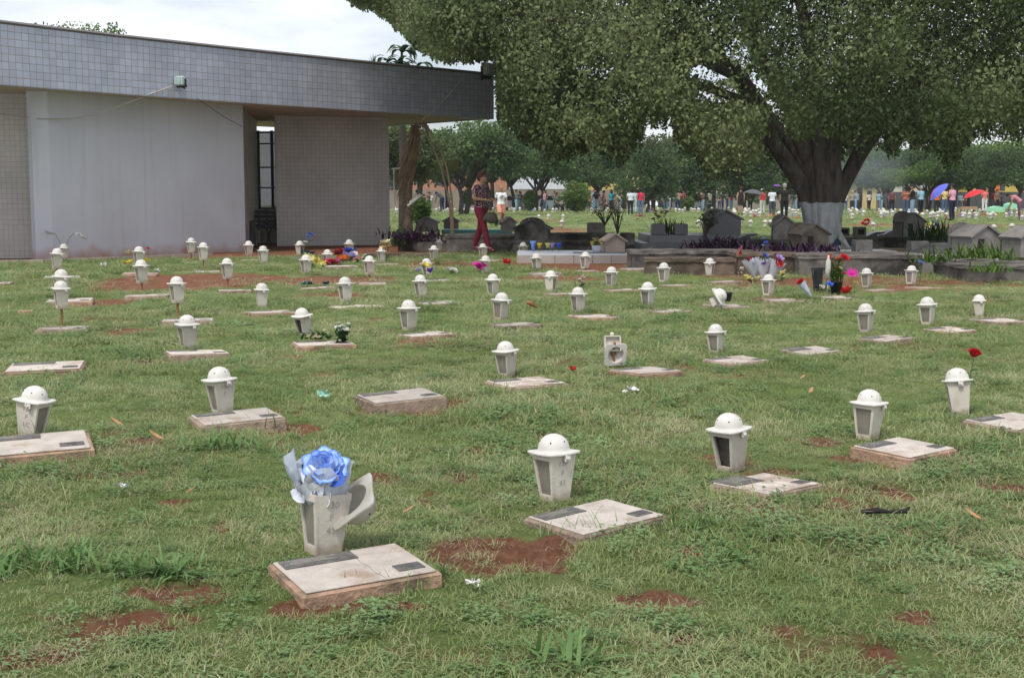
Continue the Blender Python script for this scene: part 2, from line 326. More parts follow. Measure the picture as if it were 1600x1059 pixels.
def ground_mat():
    m = bpy.data.materials.new('soil_turf'); m.use_nodes = True; t = m.node_tree; n = t.nodes; l = t.links; b = n['Principled BSDF']; b.inputs['Roughness'].default_value = .95; b.inputs['Specular IOR Level'].default_value = .1
    ge = n.new('ShaderNodeNewGeometry')
    def noise(s, d=6, r=.6):
        z = n.new('ShaderNodeTexNoise'); z.inputs['Scale'].default_value = s; z.inputs['Detail'].default_value = d; z.inputs['Roughness'].default_value = r; l.new(ge.outputs['Position'], z.inputs[0]); return z.outputs[0]
    def ramp(src, els):
        r = n.new('ShaderNodeValToRGB'); l.new(src, r.inputs[0]); e = r.color_ramp.elements; e[0].position, e[0].color = els[0][0], (*els[0][1], 1); e[1].position, e[1].color = els[-1][0], (*els[-1][1], 1)
        for p, c in els[1:-1]: x = e.new(p); x.color = (*c, 1)
        return r.outputs[0]
    turf = ramp(noise(22, 8, .75), [(.3, (.07, .10, .035)), (.45, (.12, .165, .06)), (.58, (.20, .21, .09)), (.72, (.36, .32, .19))])
    turf2 = ramp(noise(.22, 5, .6), [(.35, (.15, .25, .05)), (.5, (.19, .27, .07)), (.65, (.25, .28, .10))])
    mx = n.new('ShaderNodeMix'); mx.data_type = 'RGBA'; mx.inputs[0].default_value = .5; l.new(turf, mx.inputs[6]); l.new(turf2, mx.inputs[7])
    soil = ramp(noise(16, 10, .85), [(.3, (.12, .055, .035)), (.5, (.235, .105, .062)), (.62, (.32, .17, .11)), (.75, (.42, .28, .18))])
    at = n.new('ShaderNodeAttribute'); at.attribute_name = 'dirt'
    ad = n.new('ShaderNodeMath'); ad.operation = 'MULTIPLY_ADD'; l.new(noise(30, 6, .7), ad.inputs[0]); ad.inputs[1].default_value = .9; ad.inputs[2].default_value = -.45
    a2 = n.new('ShaderNodeMath'); l.new(ad.outputs[0], a2.inputs[0]); l.new(at.outputs['Fac'], a2.inputs[1])
    mr = n.new('ShaderNodeMapRange'); mr.inputs[1].default_value = .18; mr.inputs[2].default_value = .6; l.new(a2.outputs[0], mr.inputs[0])
    m2 = n.new('ShaderNodeMix'); m2.data_type = 'RGBA'; l.new(mr.outputs[0], m2.inputs[0]); l.new(mx.outputs[2], m2.inputs[6]); l.new(soil, m2.inputs[7]); l.new(m2.outputs[2], b.inputs['Base Color'])
    bp = n.new('ShaderNodeBump'); bp.inputs['Strength'].default_value = 1; bp.inputs['Distance'].default_value = .03; l.new(noise(45, 8, .8), bp.inputs['Height']); l.new(bp.outputs[0], b.inputs['Normal'])
    return m
build_ground()
BLOCK = []  # (x, y, yaw, half_a, half_b) where no grass grows
# ================================================================== BUILDING
M_tile = tilemat('grey_wall_tiles', (.41, .44, .525), (.24, .19, .17), g=.005)
M_tile2 = tilemat('beige_wall_tiles', (.52, .49, .47), (.36, .32, .285), w=.1, h=.1, g=.004, var=.04)
M_white = mat('white_plaster', (.55, .56, .61), .85, .06, .8, .25, 12, col2=(.53, .53, .55), c2=.55)
M_soff = mat('soffit_paint', (.55, .47, .39), .9, .06, 1.2, .1, 10, col2=(.46, .39, .33), c2=.62)
M_dark = mat('dark_metal', (.03, .03, .033), .5, .2, 9)
def uvwall(name, pts, z0, z1, m, parent, thick=.0, uv0=0, closed=False):
    """vertical sheet wall along plan polyline pts, front face plus thickness, uv in metres"""
    me = bpy.data.meshes.new(name); v = []; f = []; U = []; n = len(pts); s = [uv0]
    for i in range(1, n): s.append(s[-1] + (Vector(pts[i]) - Vector(pts[i - 1])).length)
    offs = []
    for i in range(n):
        d = (Vector(pts[min(i + 1, n - 1)]) - Vector(pts[max(i - 1, 0)])).normalized(); offs.append(Vector((-d.y, d.x)) * thick)
    for i, p in enumerate(pts): v += [(p[0], p[1], z0), (p[0], p[1], z1)]
    for i, p in enumerate(pts): q = Vector(p) + offs[i]; v += [(q.x, q.y, z0), (q.x, q.y, z1)]
    for i in range(n - 1): a = 2 * i; f.append((a, a + 2, a + 3, a + 1)); U += [(s[i], z0), (s[i + 1], z0), (s[i + 1], z1), (s[i], z1)]
    b = 2 * n
    for i in range(n - 1): a = b + 2 * i; f.append((a + 1, a + 3, a + 2, a)); U += [(s[i], z1), (s[i + 1], z1), (s[i + 1], z0), (s[i], z0)]
    for i in (0, n - 1):
        a = 2 * i; c = b + 2 * i; q = (a, a + 1, c + 1, c) if i == 0 else (a, c, c + 1, a + 1); f.append(q)
        U += ([(s[i], z0), (s[i], z1), (s[i] - thick, z1), (s[i] - thick, z0)] if i == 0 else [(s[i], z0), (s[i] + thick, z0), (s[i] + thick, z1), (s[i], z1)])
    for i in range(n - 1):
        a = 2 * i; c = b + 2 * i; f.append((a + 1, a + 3, c + 3, c + 1)); U += [(s[i], 0), (s[i + 1], 0), (s[i + 1], thick), (s[i], thick)]
        f.append((a, c, c + 2, a + 2)); U += [(s[i], 0), (s[i], thick), (s[i + 1], thick), (s[i + 1], 0)]
    me.from_pydata(v, [], f); l = me.uv_layers.new(name='UVMap')
    for i, u in enumerate(U): l.data[i].uv = u
    me.materials.append(m); o = bpy.data.objects.new(name, me); sc.collection.objects.link(o)
    if parent: o.parent = parent
    return o
S0, S1 = 3.15, 4.21
bld = thing('chapel_building', 'low flat-roofed building with a grey tiled roof band and white plastered wall on the left', 'building')
fx = [(0, 22.5), (200, 24.55), (400, 26.8), (590, 29.2), (772, 31.75)]
fp = [((x - 800) / 2000 * Y, Y) for x, Y in fx]; d0 = (Vector(fp[0]) - Vector(fp[1])).normalized()
fp = [tuple(Vector(fp[0]) + d0 * 6)] + fp
dB = Vector((-.70, .714)); NE = Vector(fp[-1])
uvwall('roof_band', fp, S0, S1, M_tile, bld, .18)
uvwall('roof_band', [tuple(NE + dB * .006 + Vector((.003, .003))), tuple(NE + dB * 7)], S0, S1, M_tile, bld, .18)
# flashing
m = MB(); m.tube([(x, y, S1 + .02) for x, y in fp] + [(*(NE + dB * 6.9), S1 + .02)], .035, 4); m.build('roof_flashing', mat('flashing', (.16, .15, .15), .5), bld)
m = MB(); inner = [Vector(p) + dB * .19 for p in fp]; back = [Vector(p) + dB * 7 for p in fp]
vsx = [(p.x, p.y, S0 + .03) for p in inner] + [(p.x, p.y, S0 + .03) for p in back] + [(p.x, p.y, S1 - .25) for p in inner] + [(p.x, p.y, S1 - .25) for p in back]
n_ = len(inner); fs = []
for i in range(n_ - 1): fs += [(i, i + n_, i + n_ + 1, i + 1), (2 * n_ + i, 2 * n_ + i + 1, 3 * n_ + i + 1, 3 * n_ + i)]
m.add(vsx, fs); m.build('ceiling', M_soff, bld)
gb = -.3
wl = [tuple((BW_A.x, BW_A.y)), tuple((BW_B.x, BW_B.y))]
m = MB()
A = Vector(wl[0]); B = Vector(wl[1]); d = (B - A).normalized(); nn = Vector((-d.y, d.x)) * .22
# white wall with chamfered left end (the lighter strip)
A2 = A + d * .20; A0 = A + nn * .8 - d * .05
pl = [A0, A2 * 1.0, B, B + nn, A0 + nn * .6]
m.add([(p.x, p.y, gb) for p in pl] + [(p.x, p.y, S0 + .028) for p in pl], [(4, 3, 2, 1, 0), (5, 6, 7, 8, 9)] + [(i, (i + 1) % 5, (i + 1) % 5 + 5, i + 5) for i in range(5)])
mwall = M_white
m.build('white_wall', mwall, bld)
# red soil splash stain at the foot of the white wall: built into its own material
t = mwall.node_tree; n = t.nodes; l = t.links; b = n['Principled BSDF']; src = b.inputs['Base Color'].links[0].from_socket
ge = n.new('ShaderNodeNewGeometry'); sx = n.new('ShaderNodeSeparateXYZ'); l.new(ge.outputs['Position'], sx.inputs[0])
nz = n.new('ShaderNodeTexNoise'); nz.inputs['Scale'].default_value = 3; nz.inputs['Detail'].default_value = 8; l.new(ge.outputs['Position'], nz.inputs[0])
ma = n.new('ShaderNodeMath'); ma.operation = 'MULTIPLY_ADD'; l.new(nz.outputs[0], ma.inputs[0]); ma.inputs[1].default_value = -.55; l.new(sx.outputs[2], ma.inputs[2])
mr = n.new('ShaderNodeMapRange'); mr.inputs[1].default_value = .02; mr.inputs[2].default_value = -.30; l.new(ma.outputs[0], mr.inputs[0])
mm = n.new('ShaderNodeMix'); mm.data_type = 'RGBA'; l.new(mr.outputs[0], mm.inputs[0]); l.new(src, mm.inputs[6]); mm.inputs[7].default_value = (.40, .20, .13, 1)
mp_ = n.new('ShaderNodeMapping'); mp_.inputs['Scale'].default_value = (5, 5, .22); l.new(ge.outputs['Position'], mp_.inputs[0]); ns_ = n.new('ShaderNodeTexNoise'); ns_.inputs['Scale'].default_value = 1.6; ns_.inputs['Detail'].default_value = 7; l.new(mp_.outputs[0], ns_.inputs[0])
ms_ = n.new('ShaderNodeMapRange'); ms_.inputs[1].default_value = .55; ms_.inputs[2].default_value = .78; ms_.inputs[3].default_value = 1; ms_.inputs[4].default_value = .89; l.new(ns_.outputs[0], ms_.inputs[0])
vs2 = n.new('ShaderNodeVectorMath'); vs2.operation = 'SCALE'; l.new(mm.outputs[2], vs2.inputs[0]); l.new(ms_.outputs[0], vs2.inputs['Scale']); l.new(vs2.outputs[0], b.inputs['Base Color'])
# tiled walls
uvwall('tiled_wall', [(-16, 24.9), (-8.96, 24.75)], gb, S0 + .028, M_tile2, bld, .2)
wr0 = P(433, 380, 30.8); wr1 = P(609, 380, 31.5)
uvwall('tiled_wall', [(wr0.x, wr0.y), (wr1.x, wr1.y)], gb, S0 + .028, M_tile2, bld, .2, .04)
uvwall('tiled_wall', [(wr1.x + .003, wr1.y + .004), (wr1.x - .2, wr1.y + .8)], gb, S0 + .028, M_tile2, bld, .2)
q0 = P(386, 385, 28.2); q1 = P(405, 380, 33)
uvwall('tiled_wall', [(q0.x - .05, q0.y), (q1.x, q1.y)], gb, S0 + .028, M_tile2, bld, .15)
uvwall('tiled_wall', [(q1.x + .003, q1.y), (q1.x + 2.2, q1.y + .3)], gb, .95, M_tile2, bld, .15)
# window
M_glass = mat('window_glass', (.30, .36, .36), .06, .02, 3, alpha=.62, spec=.6)
M_frame = mat('window_frame_black', (.018, .02, .022), .4)
m = MB(); x0, x1 = q1.x + .04, q1.x + 2.1
for zz in (.97, 1.50, 2.02, 2.62, 2.90): m.box(((x0 + x1) / 2, 33.12, zz), (x1 - x0, .05, .035 if zz > 1 else .05))
for i, xx in enumerate(np.linspace(x0 - .03, x1, 7)): m.box((xx, 33.09, 1.95), (.07, .07, 2.0))
wn = m.build('window', M_frame, bld)
m = MB(); m.box(((x0 + x1) / 2, 33.16, 1.95), (x1 - x0, .012, 1.98)); m.build('pane', M_glass, wn)
# walkway concrete edge
m = MB(); pts = [tuple(G(x, y).xy) for x, y in ((-300, 411), (0, 411), (68, 410), (262, 402), (330, 399))]
for i in range(len(pts) - 1):
    a = Vector(pts[i]); b_ = Vector(pts[i + 1]); c = (a + b_) / 2; dd = b_ - a; m.at((c.x, c.y, .07), (0, 0, math.atan2(dd.y, dd.x))); m.box((0, 0, 0), (dd.length, .10, .07))
tag(m.build('kerb', mat('kerb_concrete', (.36, .31, .26), .9, .2, 6)), kind='structure')
# floodlights
def floodlight(loc, rotz, s, label, tilt=.5, c=(.42, .50, .50)):
    t = thing('floodlight', label, 'floodlight', loc, rotz, scale=s)
    m = MB().at((0, 0, 0), (tilt * .0, 0, 0)); m.box((0, -.03, 0), (.24, .12, .19), bev=.02); m.build('housing', mat('flood_housing' + str(c[0]), c, .5), t)
    m = MB(); m.box((0, -.095, .0), (.2, .01, .15)); m.build('lens', mat('flood_lens', (.35, .45, .43), .25), t)
    m = MB(); m.box((-.13, 0, -.03), (.015, .04, .14)); m.box((.13, 0, -.03), (.015, .04, .14)); m.box((0, .02, -.11), (.27, .05, .03)); m.tube([(0, .02, -.11), (0, .09, -.14)], .02, 6); m.build('bracket', M_dark, t)
    return t
p = P(283, 127, 25.35); floodlight((p.x, p.y, p.z), R(-35), .95, 'small square grey floodlight fixed to the tiled roof band', .2)
p = P(760, 109, 31.4); floodlight((p.x, p.y, p.z + .0), R(60), 1.6, 'bulky weathered floodlight on the right-hand corner of the roof', .2, (.30, .28, .26))
# wires
M_wire = mat('cable_grey', (.42, .38, .36), .6)
def cable(pts, label, r=.012, m_=None):
    m = MB(); m.tube(pts, r, 5); return tag(m.build('cable', m_ or M_wire), label, 'cable')
cable([P(x, y, Y) for x, y, Y in [(-10, 176, 24.4), (20, 181, 24.3), (60, 186, 24.2), (110, 186, 24.3), (150, 180, 24.6), (190, 165, 24.8), (225, 151, 24.95), (255, 140, 25.1), (268, 135, 25.15)]], 'pale sagging cable running from the left to the small floodlight')
cable([P(x, y, Y) for x, y, Y in [(308, 154, 25.6), (325, 166, 25.8), (350, 183, 26.5), (378, 198, 27.3)]], 'thin dark cable dropping from the roof band right of the small floodlight', .006, M_dark)
cable([P(x, y, Y) for x, y, Y in [(724, 122, 30.95), (700, 150, 30.6), (680, 172, 30.3), (660, 187, 30.1)]], 'slanting cable on the right end of the tiled roof band', .008)
# slatted bin and dark bin
b0 = G(420, 380); t = thing('slatted_bin', 'black slatted litter bin on crossed legs in front of the window', 'litter bin', (P(420, 380, 31.5).x, 31.5, .06))
m = MB()
for i in range(4):
    for yy in (-.19, .19): m.box((0, yy, .50 + i * .11), (.56, .02, .085))
    for xx in (-.27, .27): m.box((xx, 0, .50 + i * .11), (.02, .36, .085))
m.build('slats', M_dark, t); m = MB(); m.box((0, 0, .44), (.54, .38, .02)); [m.box((x, -.2, .64), (.04, .02, .5)) for x in (-.2, 0, .2)]; m.build('frame', M_dark, t)
for s in (-1, 1): m = MB(); m.tube([(s * .07, 0, .44), (-s * .03, 0, .22), (s * .09, 0, 0)], .018, 6); m.build('leg', M_dark, t)
p = P(392, 381, 29.8); m = MB(); m.at((p.x, p.y, .04)); m.prism([(-.1, 0), (.1, 0), (.1, .6), (.07, .66), (-.07, .66), (-.1, .6)], -.1, .1)
t = tag(m.build('waste_bin', mat('bin_grey', (.05, .052, .055), .5)), 'narrow dark grey bin standing against the wall left of the slatted bin', 'bin')

# ================================================================== GRAVE LANTERNS AND SLABS
M_lan = mat('white_painted_aluminium', (.56, .52, .455), .55, .10, 9, .2, 60, col2=(.42, .32, .24), c2=.58, spec=.4, orand=.16, mud=(.028, .03, (.30, .20, .14)))
M_lan2 = mat('white_painted_bright', (.60, .58, .54), .55, .07, 9, .15, 60, orand=.10, col2=(.50, .42, .34), c2=.63)
M_pane = mat('frosted_pane', (.22, .20, .17), .35, .25, 10, col2=(.16, .12, .09), c2=.55)
M_paneD = mat('dark_hollow', (.10, .085, .075), .6, .5, 14, col2=(.02, .02, .02), c2=.5)  # blotchy near-black sheets set into lantern windows that have no pane
M_rust = mat('rusty_steel', (.30, .15, .075), .9, .35, 30, .3, 80)
M_hole = mat('hole_black', (.02, .018, .016), .9)
M_cem = mat('weathered_cement', (.31, .235, .18), .95, .25, 16, .8, 55, col2=(.13, .11, .075), c2=.50, orand=.25)
M_cem2 = mat('rusty_cement', (.36, .235, .165), .95, .25, 16, .8, 55, col2=(.16, .12, .085), c2=.50, orand=.2)
M_panel = mat('worn_marble', (.50, .445, .395), .85, .16, 14, .5, 90, col2=(.36, .27, .20), c2=.53, orand=.2)
M_panel2 = mat('stained_marble', (.50, .44, .39), .85, .2, 16, .5, 90, col2=(.33, .26, .21), c2=.47, orand=.25)
M_plq = mat('bronze_plaque', (.105, .10, .095), .55, .3, 35, .6, 130, col2=(.17, .155, .135), c2=.52)
M_let = mat('plaque_lettering', (.30, .28, .24), .5, .2, 60)
M_ink = mat('faded_marker', (.30, .28, .28), .8)
BT, BB, CAP, BH = .116, .078, .153, .178   # body top/bottom width, cap width, body height
def lantern_meshes():
    D = {}
    # body: four tapering corner posts + rims + two solid walls (+-y); panes on +-x
    def frust(z): return (BB + (BT - BB) * z / BH) / 2
    m = MB(); t_ = .012
    for s in (-1, 1):   # solid walls
        a, b = frust(0), frust(BH); y0, y1 = s * a, s * b
        vs = [(-a, y0, 0), (a, y0, 0), (b, y1, BH), (-b, y1, BH), (-a, y0 - s * .005, 0), (a, y0 - s * .005, 0), (b, y1 - s * .005, BH), (-b, y1 - s * .005, BH)]
        m.add(vs, [(0, 1, 2, 3), (7, 6, 5, 4), (0, 4, 5, 1), (3, 2, 6, 7), (0, 3, 7, 4), (1, 5, 6, 2)] if s < 0 else [(3, 2, 1, 0), (4, 5, 6, 7), (1, 5, 4, 0), (7, 6, 2, 3), (4, 7, 3, 0), (2, 6, 5, 1)])
    for s in (-1, 1):   # frame strips on window sides
        for zz, h in ((.012, .026), (BH - .009, .02)):
            a = frust(zz) + .0012; m.box((s * (a - .004), 0, zz), (.011, 2 * a - .004, h))
        for q in (-1, 1):
            a, b = frust(0) + .001, frust(BH) + .001; w_ = .011
            m.add([(s * a, q * a, 0), (s * a, q * (a - w_), 0), (s * (a - .008), q * (a - w_), 0), (s * (a - .008), q * a, 0), (s * b, q * b, BH), (s * b, q * (b - w_ * 1.2), BH), (s * (b - .008), q * (b - w_ * 1.2), BH), (s * (b - .008), q * b, BH)],
                  [(0, 1, 5, 4), (1, 2, 6, 5), (2, 3, 7, 6), (3, 0, 4, 7), (4, 5, 6, 7), (3, 2, 1, 0)])
    m.box((0, 0, .003), (BB - .006, BB - .006, .006))
    D['body'] = m.mesh('lantern_body', M_lan)
    for key, mm in (('pane', M_pane), ('hollow', M_paneD)):
        m = MB()
        for s in ((-1, 1) if key == 'pane' else (-1, 1)):
            ins = .005 if key == 'pane' else .02
            a, b = frust(.02) - ins, frust(BH - .015) - ins
            m.add([(s * a, -a - ins + .008, .02), (s * a, a + ins - .008, .02), (s * b, b + ins - .01, BH - .015), (s * b, -b - ins + .01, BH - .015)], [(0, 1, 2, 3)] if s > 0 else [(3, 2, 1, 0)])
        D[key] = m.mesh(key, mm)
    # cap: curved square brim + dome
    m = MB(); n = 40; rings = []
    def sqr(r, th, rd):   # rounded square radius
        c, s_ = abs(math.cos(th)), abs(math.sin(th)); p = rd; return r / ((c ** p + s_ ** p) ** (1 / p))
    prof = [(CAP / 2 - .004, -.003, 10), (CAP / 2, -.001, 10), (CAP / 2, .004, 10), (CAP / 2 - .003, .0062, 10), (.0665, .0078, 6), (.0625, .0095, 2.2), (.0605, .014, 2), (.0595, .022, 2), (.0565, .036, 2), (.048, .051, 2), (.034, .063, 2), (.017, .070, 2), (.001, .072, 2)]
    vs = []; 
    for r, z, p_ in prof:
        for k in range(n): th = 2 * PI * k / n; q = sqr(r, th, p_); vs.append((q * math.cos(th), q * math.sin(th), z + (.0025 * abs(math.sin(2 * th)) ** 4 if p_ > 8 else 0)))
    fs = [(i * n + k, i * n + (k + 1) % n, (i + 1) * n + (k + 1) % n, (i + 1) * n + k) for i in range(len(prof) - 1) for k in range(n)]
    vsu = [(sqr(.056, 2 * PI * k / n, 2) * math.cos(2 * PI * k / n), .056 * math.sin(2 * PI * k / n), -.003) for k in range(n)]
    # underside with hollow bowl
    base = len(vs); vs += vsu; fs += [(k, base + k, base + (k + 1) % n, (k + 1) % n) for k in range(n)]
    for (r, z) in ((.055, .015), (.050, .035), (.036, .055), (.015, .064)):
        b2 = len(vs); vs += [(r * math.cos(2 * PI * k / n), r * math.sin(2 * PI * k / n), z) for k in range(n)]
        fs += [(base + k, b2 + k, b2 + (k + 1) % n, base + (k + 1) % n) for k in range(n)]; base = b2
    fs.append(tuple(base + k for k in range(n)))
    m.add(vs, fs); cme = m.mesh('cap', M_lan2); D['cap'] = cme
    for po in cme.polygons: c = po.center; po.use_smooth = (c.x ** 2 + c.y ** 2) ** .5 < .0615
    m = MB(); nv0 = len(cme.vertices)
    for th, el_ in ((R(-140), .55), (R(-75), .6), (R(-20), .5), (R(60), .55), (R(150), .6)):
        m.at((.0598 * math.cos(th) * math.cos(el_), .0598 * math.sin(th) * math.cos(el_), .012 + .0585 * math.sin(el_)), (0, 0, 0)); m.ball((0, 0, 0), .0042, 6, 4)
    m.at(); mc = MB(); mc.v = [tuple(v.co) for v in cme.vertices] + m.v; mc.f = [tuple(p.vertices) for p in cme.polygons] + [tuple(i + nv0 for i in f) for f in m.f]
    nf0 = len(cme.polygons); cme = mc.mesh('cap', M_lan2); cme.materials.append(M_hole); D['cap'] = cme
    for i_, po in enumerate(cme.polygons): c = po.center; po.use_smooth = (c.x ** 2 + c.y ** 2) ** .5 < .0615; po.material_index = int(i_ >= nf0)
    m = MB(); m.box((.018, -BT / 2 - .012, -.012), (.026, .012, .026), bev=.003); m.ball((.018, -BT / 2 - .02, -.012), .007, 6, 4); m.tube([(.008, -CAP / 2 - .001, .002), (.008, -CAP / 2 - .004, -.012)], .004, 5); D['latch'] = m.mesh('latch', M_lan2)
    m = MB(); m.tube([(0, 0, -1), (0, 0, .0)], [.011, .011], 6); D['post'] = m.mesh('post', M_rust)
    return D
LM = lantern_meshes()
def textmesh(s, size):
    c = bpy.data.curves.new('t', 'FONT'); c.body = s; c.size = size; c.align_x = 'CENTER'; c.space_line = 1.25; c.resolution_u = 2; c.offset = -.0002
    o = bpy.data.objects.new('t', c); sc.collection.objects.link(o); dg = bpy.context.evaluated_depsgraph_get(); me = bpy.data.meshes.new_from_object(o.evaluated_get(dg)); bpy.data.objects.remove(o); return me
def part(name, me, parent, loc=(0, 0, 0), rot=(0, 0, 0), scale=(1, 1, 1), mt=None):
    o = bpy.data.objects.new(name, me); sc.collection.objects.link(o); o.parent = parent; o.location = loc; o.rotation_euler = rot; o.scale = scale
    if mt: o.material_slots[0].link = 'OBJECT'; o.material_slots[0].material = mt
    return o
GL = 'grave lanterns on the near lawn'; GS = 'grave slabs on the near lawn'
def lantern(x, yt, yb, yaw, where, lift=0, hollow=False, tilt=(0, 0), s=None, open_=False, text=None, cap=True, post=True, desc='white domed grave lantern', kind='normal', latchside=-1):
    """x, yt, yb photo pixels of dome top and body foot; lift = visible post in pixels"""
    g = G(x, yb + lift); k = kk(g.y)
    if s is None: s = min(1.2, max(.85, (yb - yt) / k / .25))
    lf = lift / k + (.004 if not lift else 0)
    if yaw > 0 and g.y > 6.5: yaw = min(52, yaw + 11)
    t = thing('grave_lantern', desc + ' ' + where, 'grave lantern', (g.x, g.y, g.z + lf), group=GL, scale=s, rot=(R(tilt[0] + random.gauss(0, 2)), R(tilt[1] + random.gauss(0, 2)), R(yaw)))
    part('body', LM['body'], t)
    part('hollow' if hollow else 'pane', LM['hollow' if hollow else 'pane'], t)
    if open_:
        c = part('cap', LM['cap'], t, (BT / 2 + .01, -.01, BH + .006), (0, R(-5), 0))
    elif cap:
        c = part('cap', LM['cap'], t, (0, 0, BH + .003))
        part('latch', LM['latch'], c, (random.uniform(-.01, .02), 0, -.003))
    if post: part('post', LM['post'], t, (0, 0, 0), scale=(1, 1, max(.05, (lf + .04) / s)))
    if text:
        me = textmesh(text, .030); me.materials.append(M_ink)
        slope = math.atan2((BT - BB) / 2, BH)
        part('painted_number', me, t, (.0, -(BB / 2 + (BT - BB) / 2 * (.145 / BH)) - .0012, .138), (R(90) + slope, 0, 0))
    BLOCK.append((g.x, g.y, R(yaw), .03, .03))
    return t
# slab meshes
SA, SB = .44, .36
def slab_meshes(i):
    r = random.Random(i); m = MB()
    h = .06
    m.box((0, 0, -.0135), (SA, SB, .082), bev=.007)
    vs = m.v; m.v = [(x + r.uniform(-.004, .004), y + r.uniform(-.004, .004), z + r.uniform(-.002, .002)) for x, y, z in vs]
    slab = m.mesh('slab', M_cem if i % 2 else M_cem2)
    m = MB(); top = .0315 - .004
    m.box((0, 0, top + .0035), (SA - .03, SB - .026, .006), bev=.002); panel = m.mesh('panel', M_panel if i % 3 else M_panel2)
    L = .205 if i % 2 else .235; m = MB(); m.box((-SA / 2 + .028 + L / 2, SB / 2 - .067, top + .0075), (L, .086, .004))
    pq = m.mesh('name_plaque', M_plq); m = MB()
    for k in range(5): m.box((-SA / 2 + .028 + L / 2 + r.uniform(-.03, .03), SB / 2 - .04 - k * .009, top + .0098), (L * r.uniform(.3, .75), .003, .0016))
    let = m.mesh('lettering', M_let)
    m = MB(); m.box((SA / 2 - .075, -SB / 2 + .085, top + .0075), (.085, .062, .004))
    for k in range(4): m.box((SA / 2 - .075, -SB / 2 + .105 - k * .011, top + .0098), (.055 * r.uniform(.5, 1), .002, .0016))
    pq2 = m.mesh('number_plaque', M_plq)
    return slab, panel, pq, pq2, let
SM = [slab_meshes(i) for i in range(6)]
def slab(x0, x1, yc, where, yaw=None, lift=0, plq=(1, 1), sc_=1, desc=None, tilt=(0, 0), v=None, mt=None):
    xc = (x0 + x1) / 2; g = G(xc, yc, .035); k = kk(g.y)
    if yaw is None: yaw = random.uniform(28, 38)
    v = random.randrange(6) if v is None else v
    s = sc_ * min(1.25, max(.75, (x1 - x0) / k / (SA * math.cos(R(yaw)) + SB * math.sin(abs(R(yaw))))))
    t = thing('grave_slab', (desc or 'pale stone grave slab') + ' ' + where, 'grave slab', (g.x, g.y, g.z + .002 + lift), group=GS, rot=(R(tilt[0] + random.uniform(-2, 2)), R(tilt[1] + random.uniform(-2, 2)), R(yaw)), scale=s)
    a, b, c, d, e_ = SM[v]
    part('slab', a, t, mt=mt); part('panel', b, t)
    if plq[0]: pn = part('name_plaque', c, t); part('lettering', e_, pn)
    if plq[1]: part('number_plaque', d, t)
    if plq[0] == 2:
        pp = [c_ for c_ in t.children if c_.name.startswith('name_plaque')][0]; pp.scale = (1.12, 1.9, 1); pp.location = (.02, -.10, .0)
    BLOCK.append((g.x, g.y, R(yaw), SA * s / 2, SB * s / 2))
    return t
# --- front graves, described one by one
W = 'white domed grave lantern'
ln1 = lantern(505, 767, 868, 33, 'with its lid thrown open and a blue rose inside', open_=True, s=1.06, text='130\nF\n43', tilt=(-2, 3), desc='cream grave lantern')
cap1 = [c for c in ln1.children if c.name.startswith('cap')][0]; bpy.context.view_layer.update()
ax = Vector((.60, .42, -.68)).normalized(); hx = Vector((.78, -.15, .60)); hx = (hx - ax * hx.dot(ax)).normalized(); hy = ax.cross(hx)
Mc = Matrix((hx, hy, ax)).transposed().to_4x4(); Mc.translation = P(550, 782, ln1.location.y + .01); cap1.material_slots[0].link = 'OBJECT'; cap1.material_slots[0].material = leafmat('translucent_lid', (.60, .57, .50), (.70, .69, .66), (.76, .77, .76), .5, scale=12, rough=.4); cap1.matrix_basis = ln1.matrix_basis.inverted() @ (Mc @ Matrix.Scale(1.08, 4))
s1 = slab(408, 697, 893, 'nearest the camera, cracked across, below the blue rose lantern', 27, .01, v=2, mt=M_cem2)
m = MB(); m.tube([(.035, SB / 2 - .02, .0337), (.038, .09, .0337), (.034, .03, .0337), (.04, -.03, .0337), (.036, -.09, .0337), (.045, -SB / 2 + .02, .0337)], .0009, 4); m.build('crack', M_hole, s1)
lantern(867, 676, 781, 36, 'marked 130 F 43 behind the slab right of the blue rose', text='130\nF\n43')
slab(815, 1047, 802, 'with black plaques, right of the cracked nearest slab', 37, v=1)
lantern(1142, 641, 733, 42, 'whose open dark side window faces left, behind the almost sunken dark slab', hollow=True, tilt=(0, -5), desc='cracked white lantern')
slab(1105, 1290, 751, 'nearly sunk in grass with a large dark plaque', 42, -.004, v=3, plq=(2, 1), desc='flat grave slab')
lantern(1355, 610, 688, 46, 'behind the thick orange-edged slab on the right', desc='peeling white grave lantern')
slab(1326, 1498, 704, 'thick and orange-edged, right of the sunken slab', 40, .015, v=4, desc='clean pale grave slab')
lantern(1500, 578, 652, -12, 'leaning left with the red rose standing behind its dome', tilt=(-3, -9), desc='leaning white grave lantern')
slab(1505, 1665, 661, 'cut by the right edge of the photo below the red rose', 32, .01, v=1)
lantern(48, 599, 682, -14, 'leaning at the left edge, with faint 130 F on its front', tilt=(-2, 7), text='130\nF\nLC')
slab(-70, 162, 695, 'cut by the left edge, in front of a leaning lantern', 22, .01, v=2)
lantern(348, 571, 645, 28, 'behind the slab overgrown by broad-leaved weeds', tilt=(0, -2), text='130\nF')
slab(287, 453, 653, 'half hidden behind broad-leaved weeds', 26, .01, v=1)
slab(550, 700, 622, 'tilted up with no lantern, bare soil under its front corner', 25, .03, v=5, tilt=(2, -1))
lantern(792, 532, 587, 40, 'on the lawn left of the lantern lying open', tilt=(0, -2))
slab(755, 888, 594, 'just left of the lantern lying open', 30, v=3)
slab(948, 1068, 579, 'in front of the broken open lantern', 36, .01, v=4)
slab(3, 140, 571, 'without a lantern at the left edge, above the leaning lantern', 14, v=2)
lantern(1119, 506, 551, 45, 'between the broken open lantern and the plaque-only slab')
slab(1098, 1203, 558, 'left of the flat slab that has no lantern', 30, v=3)
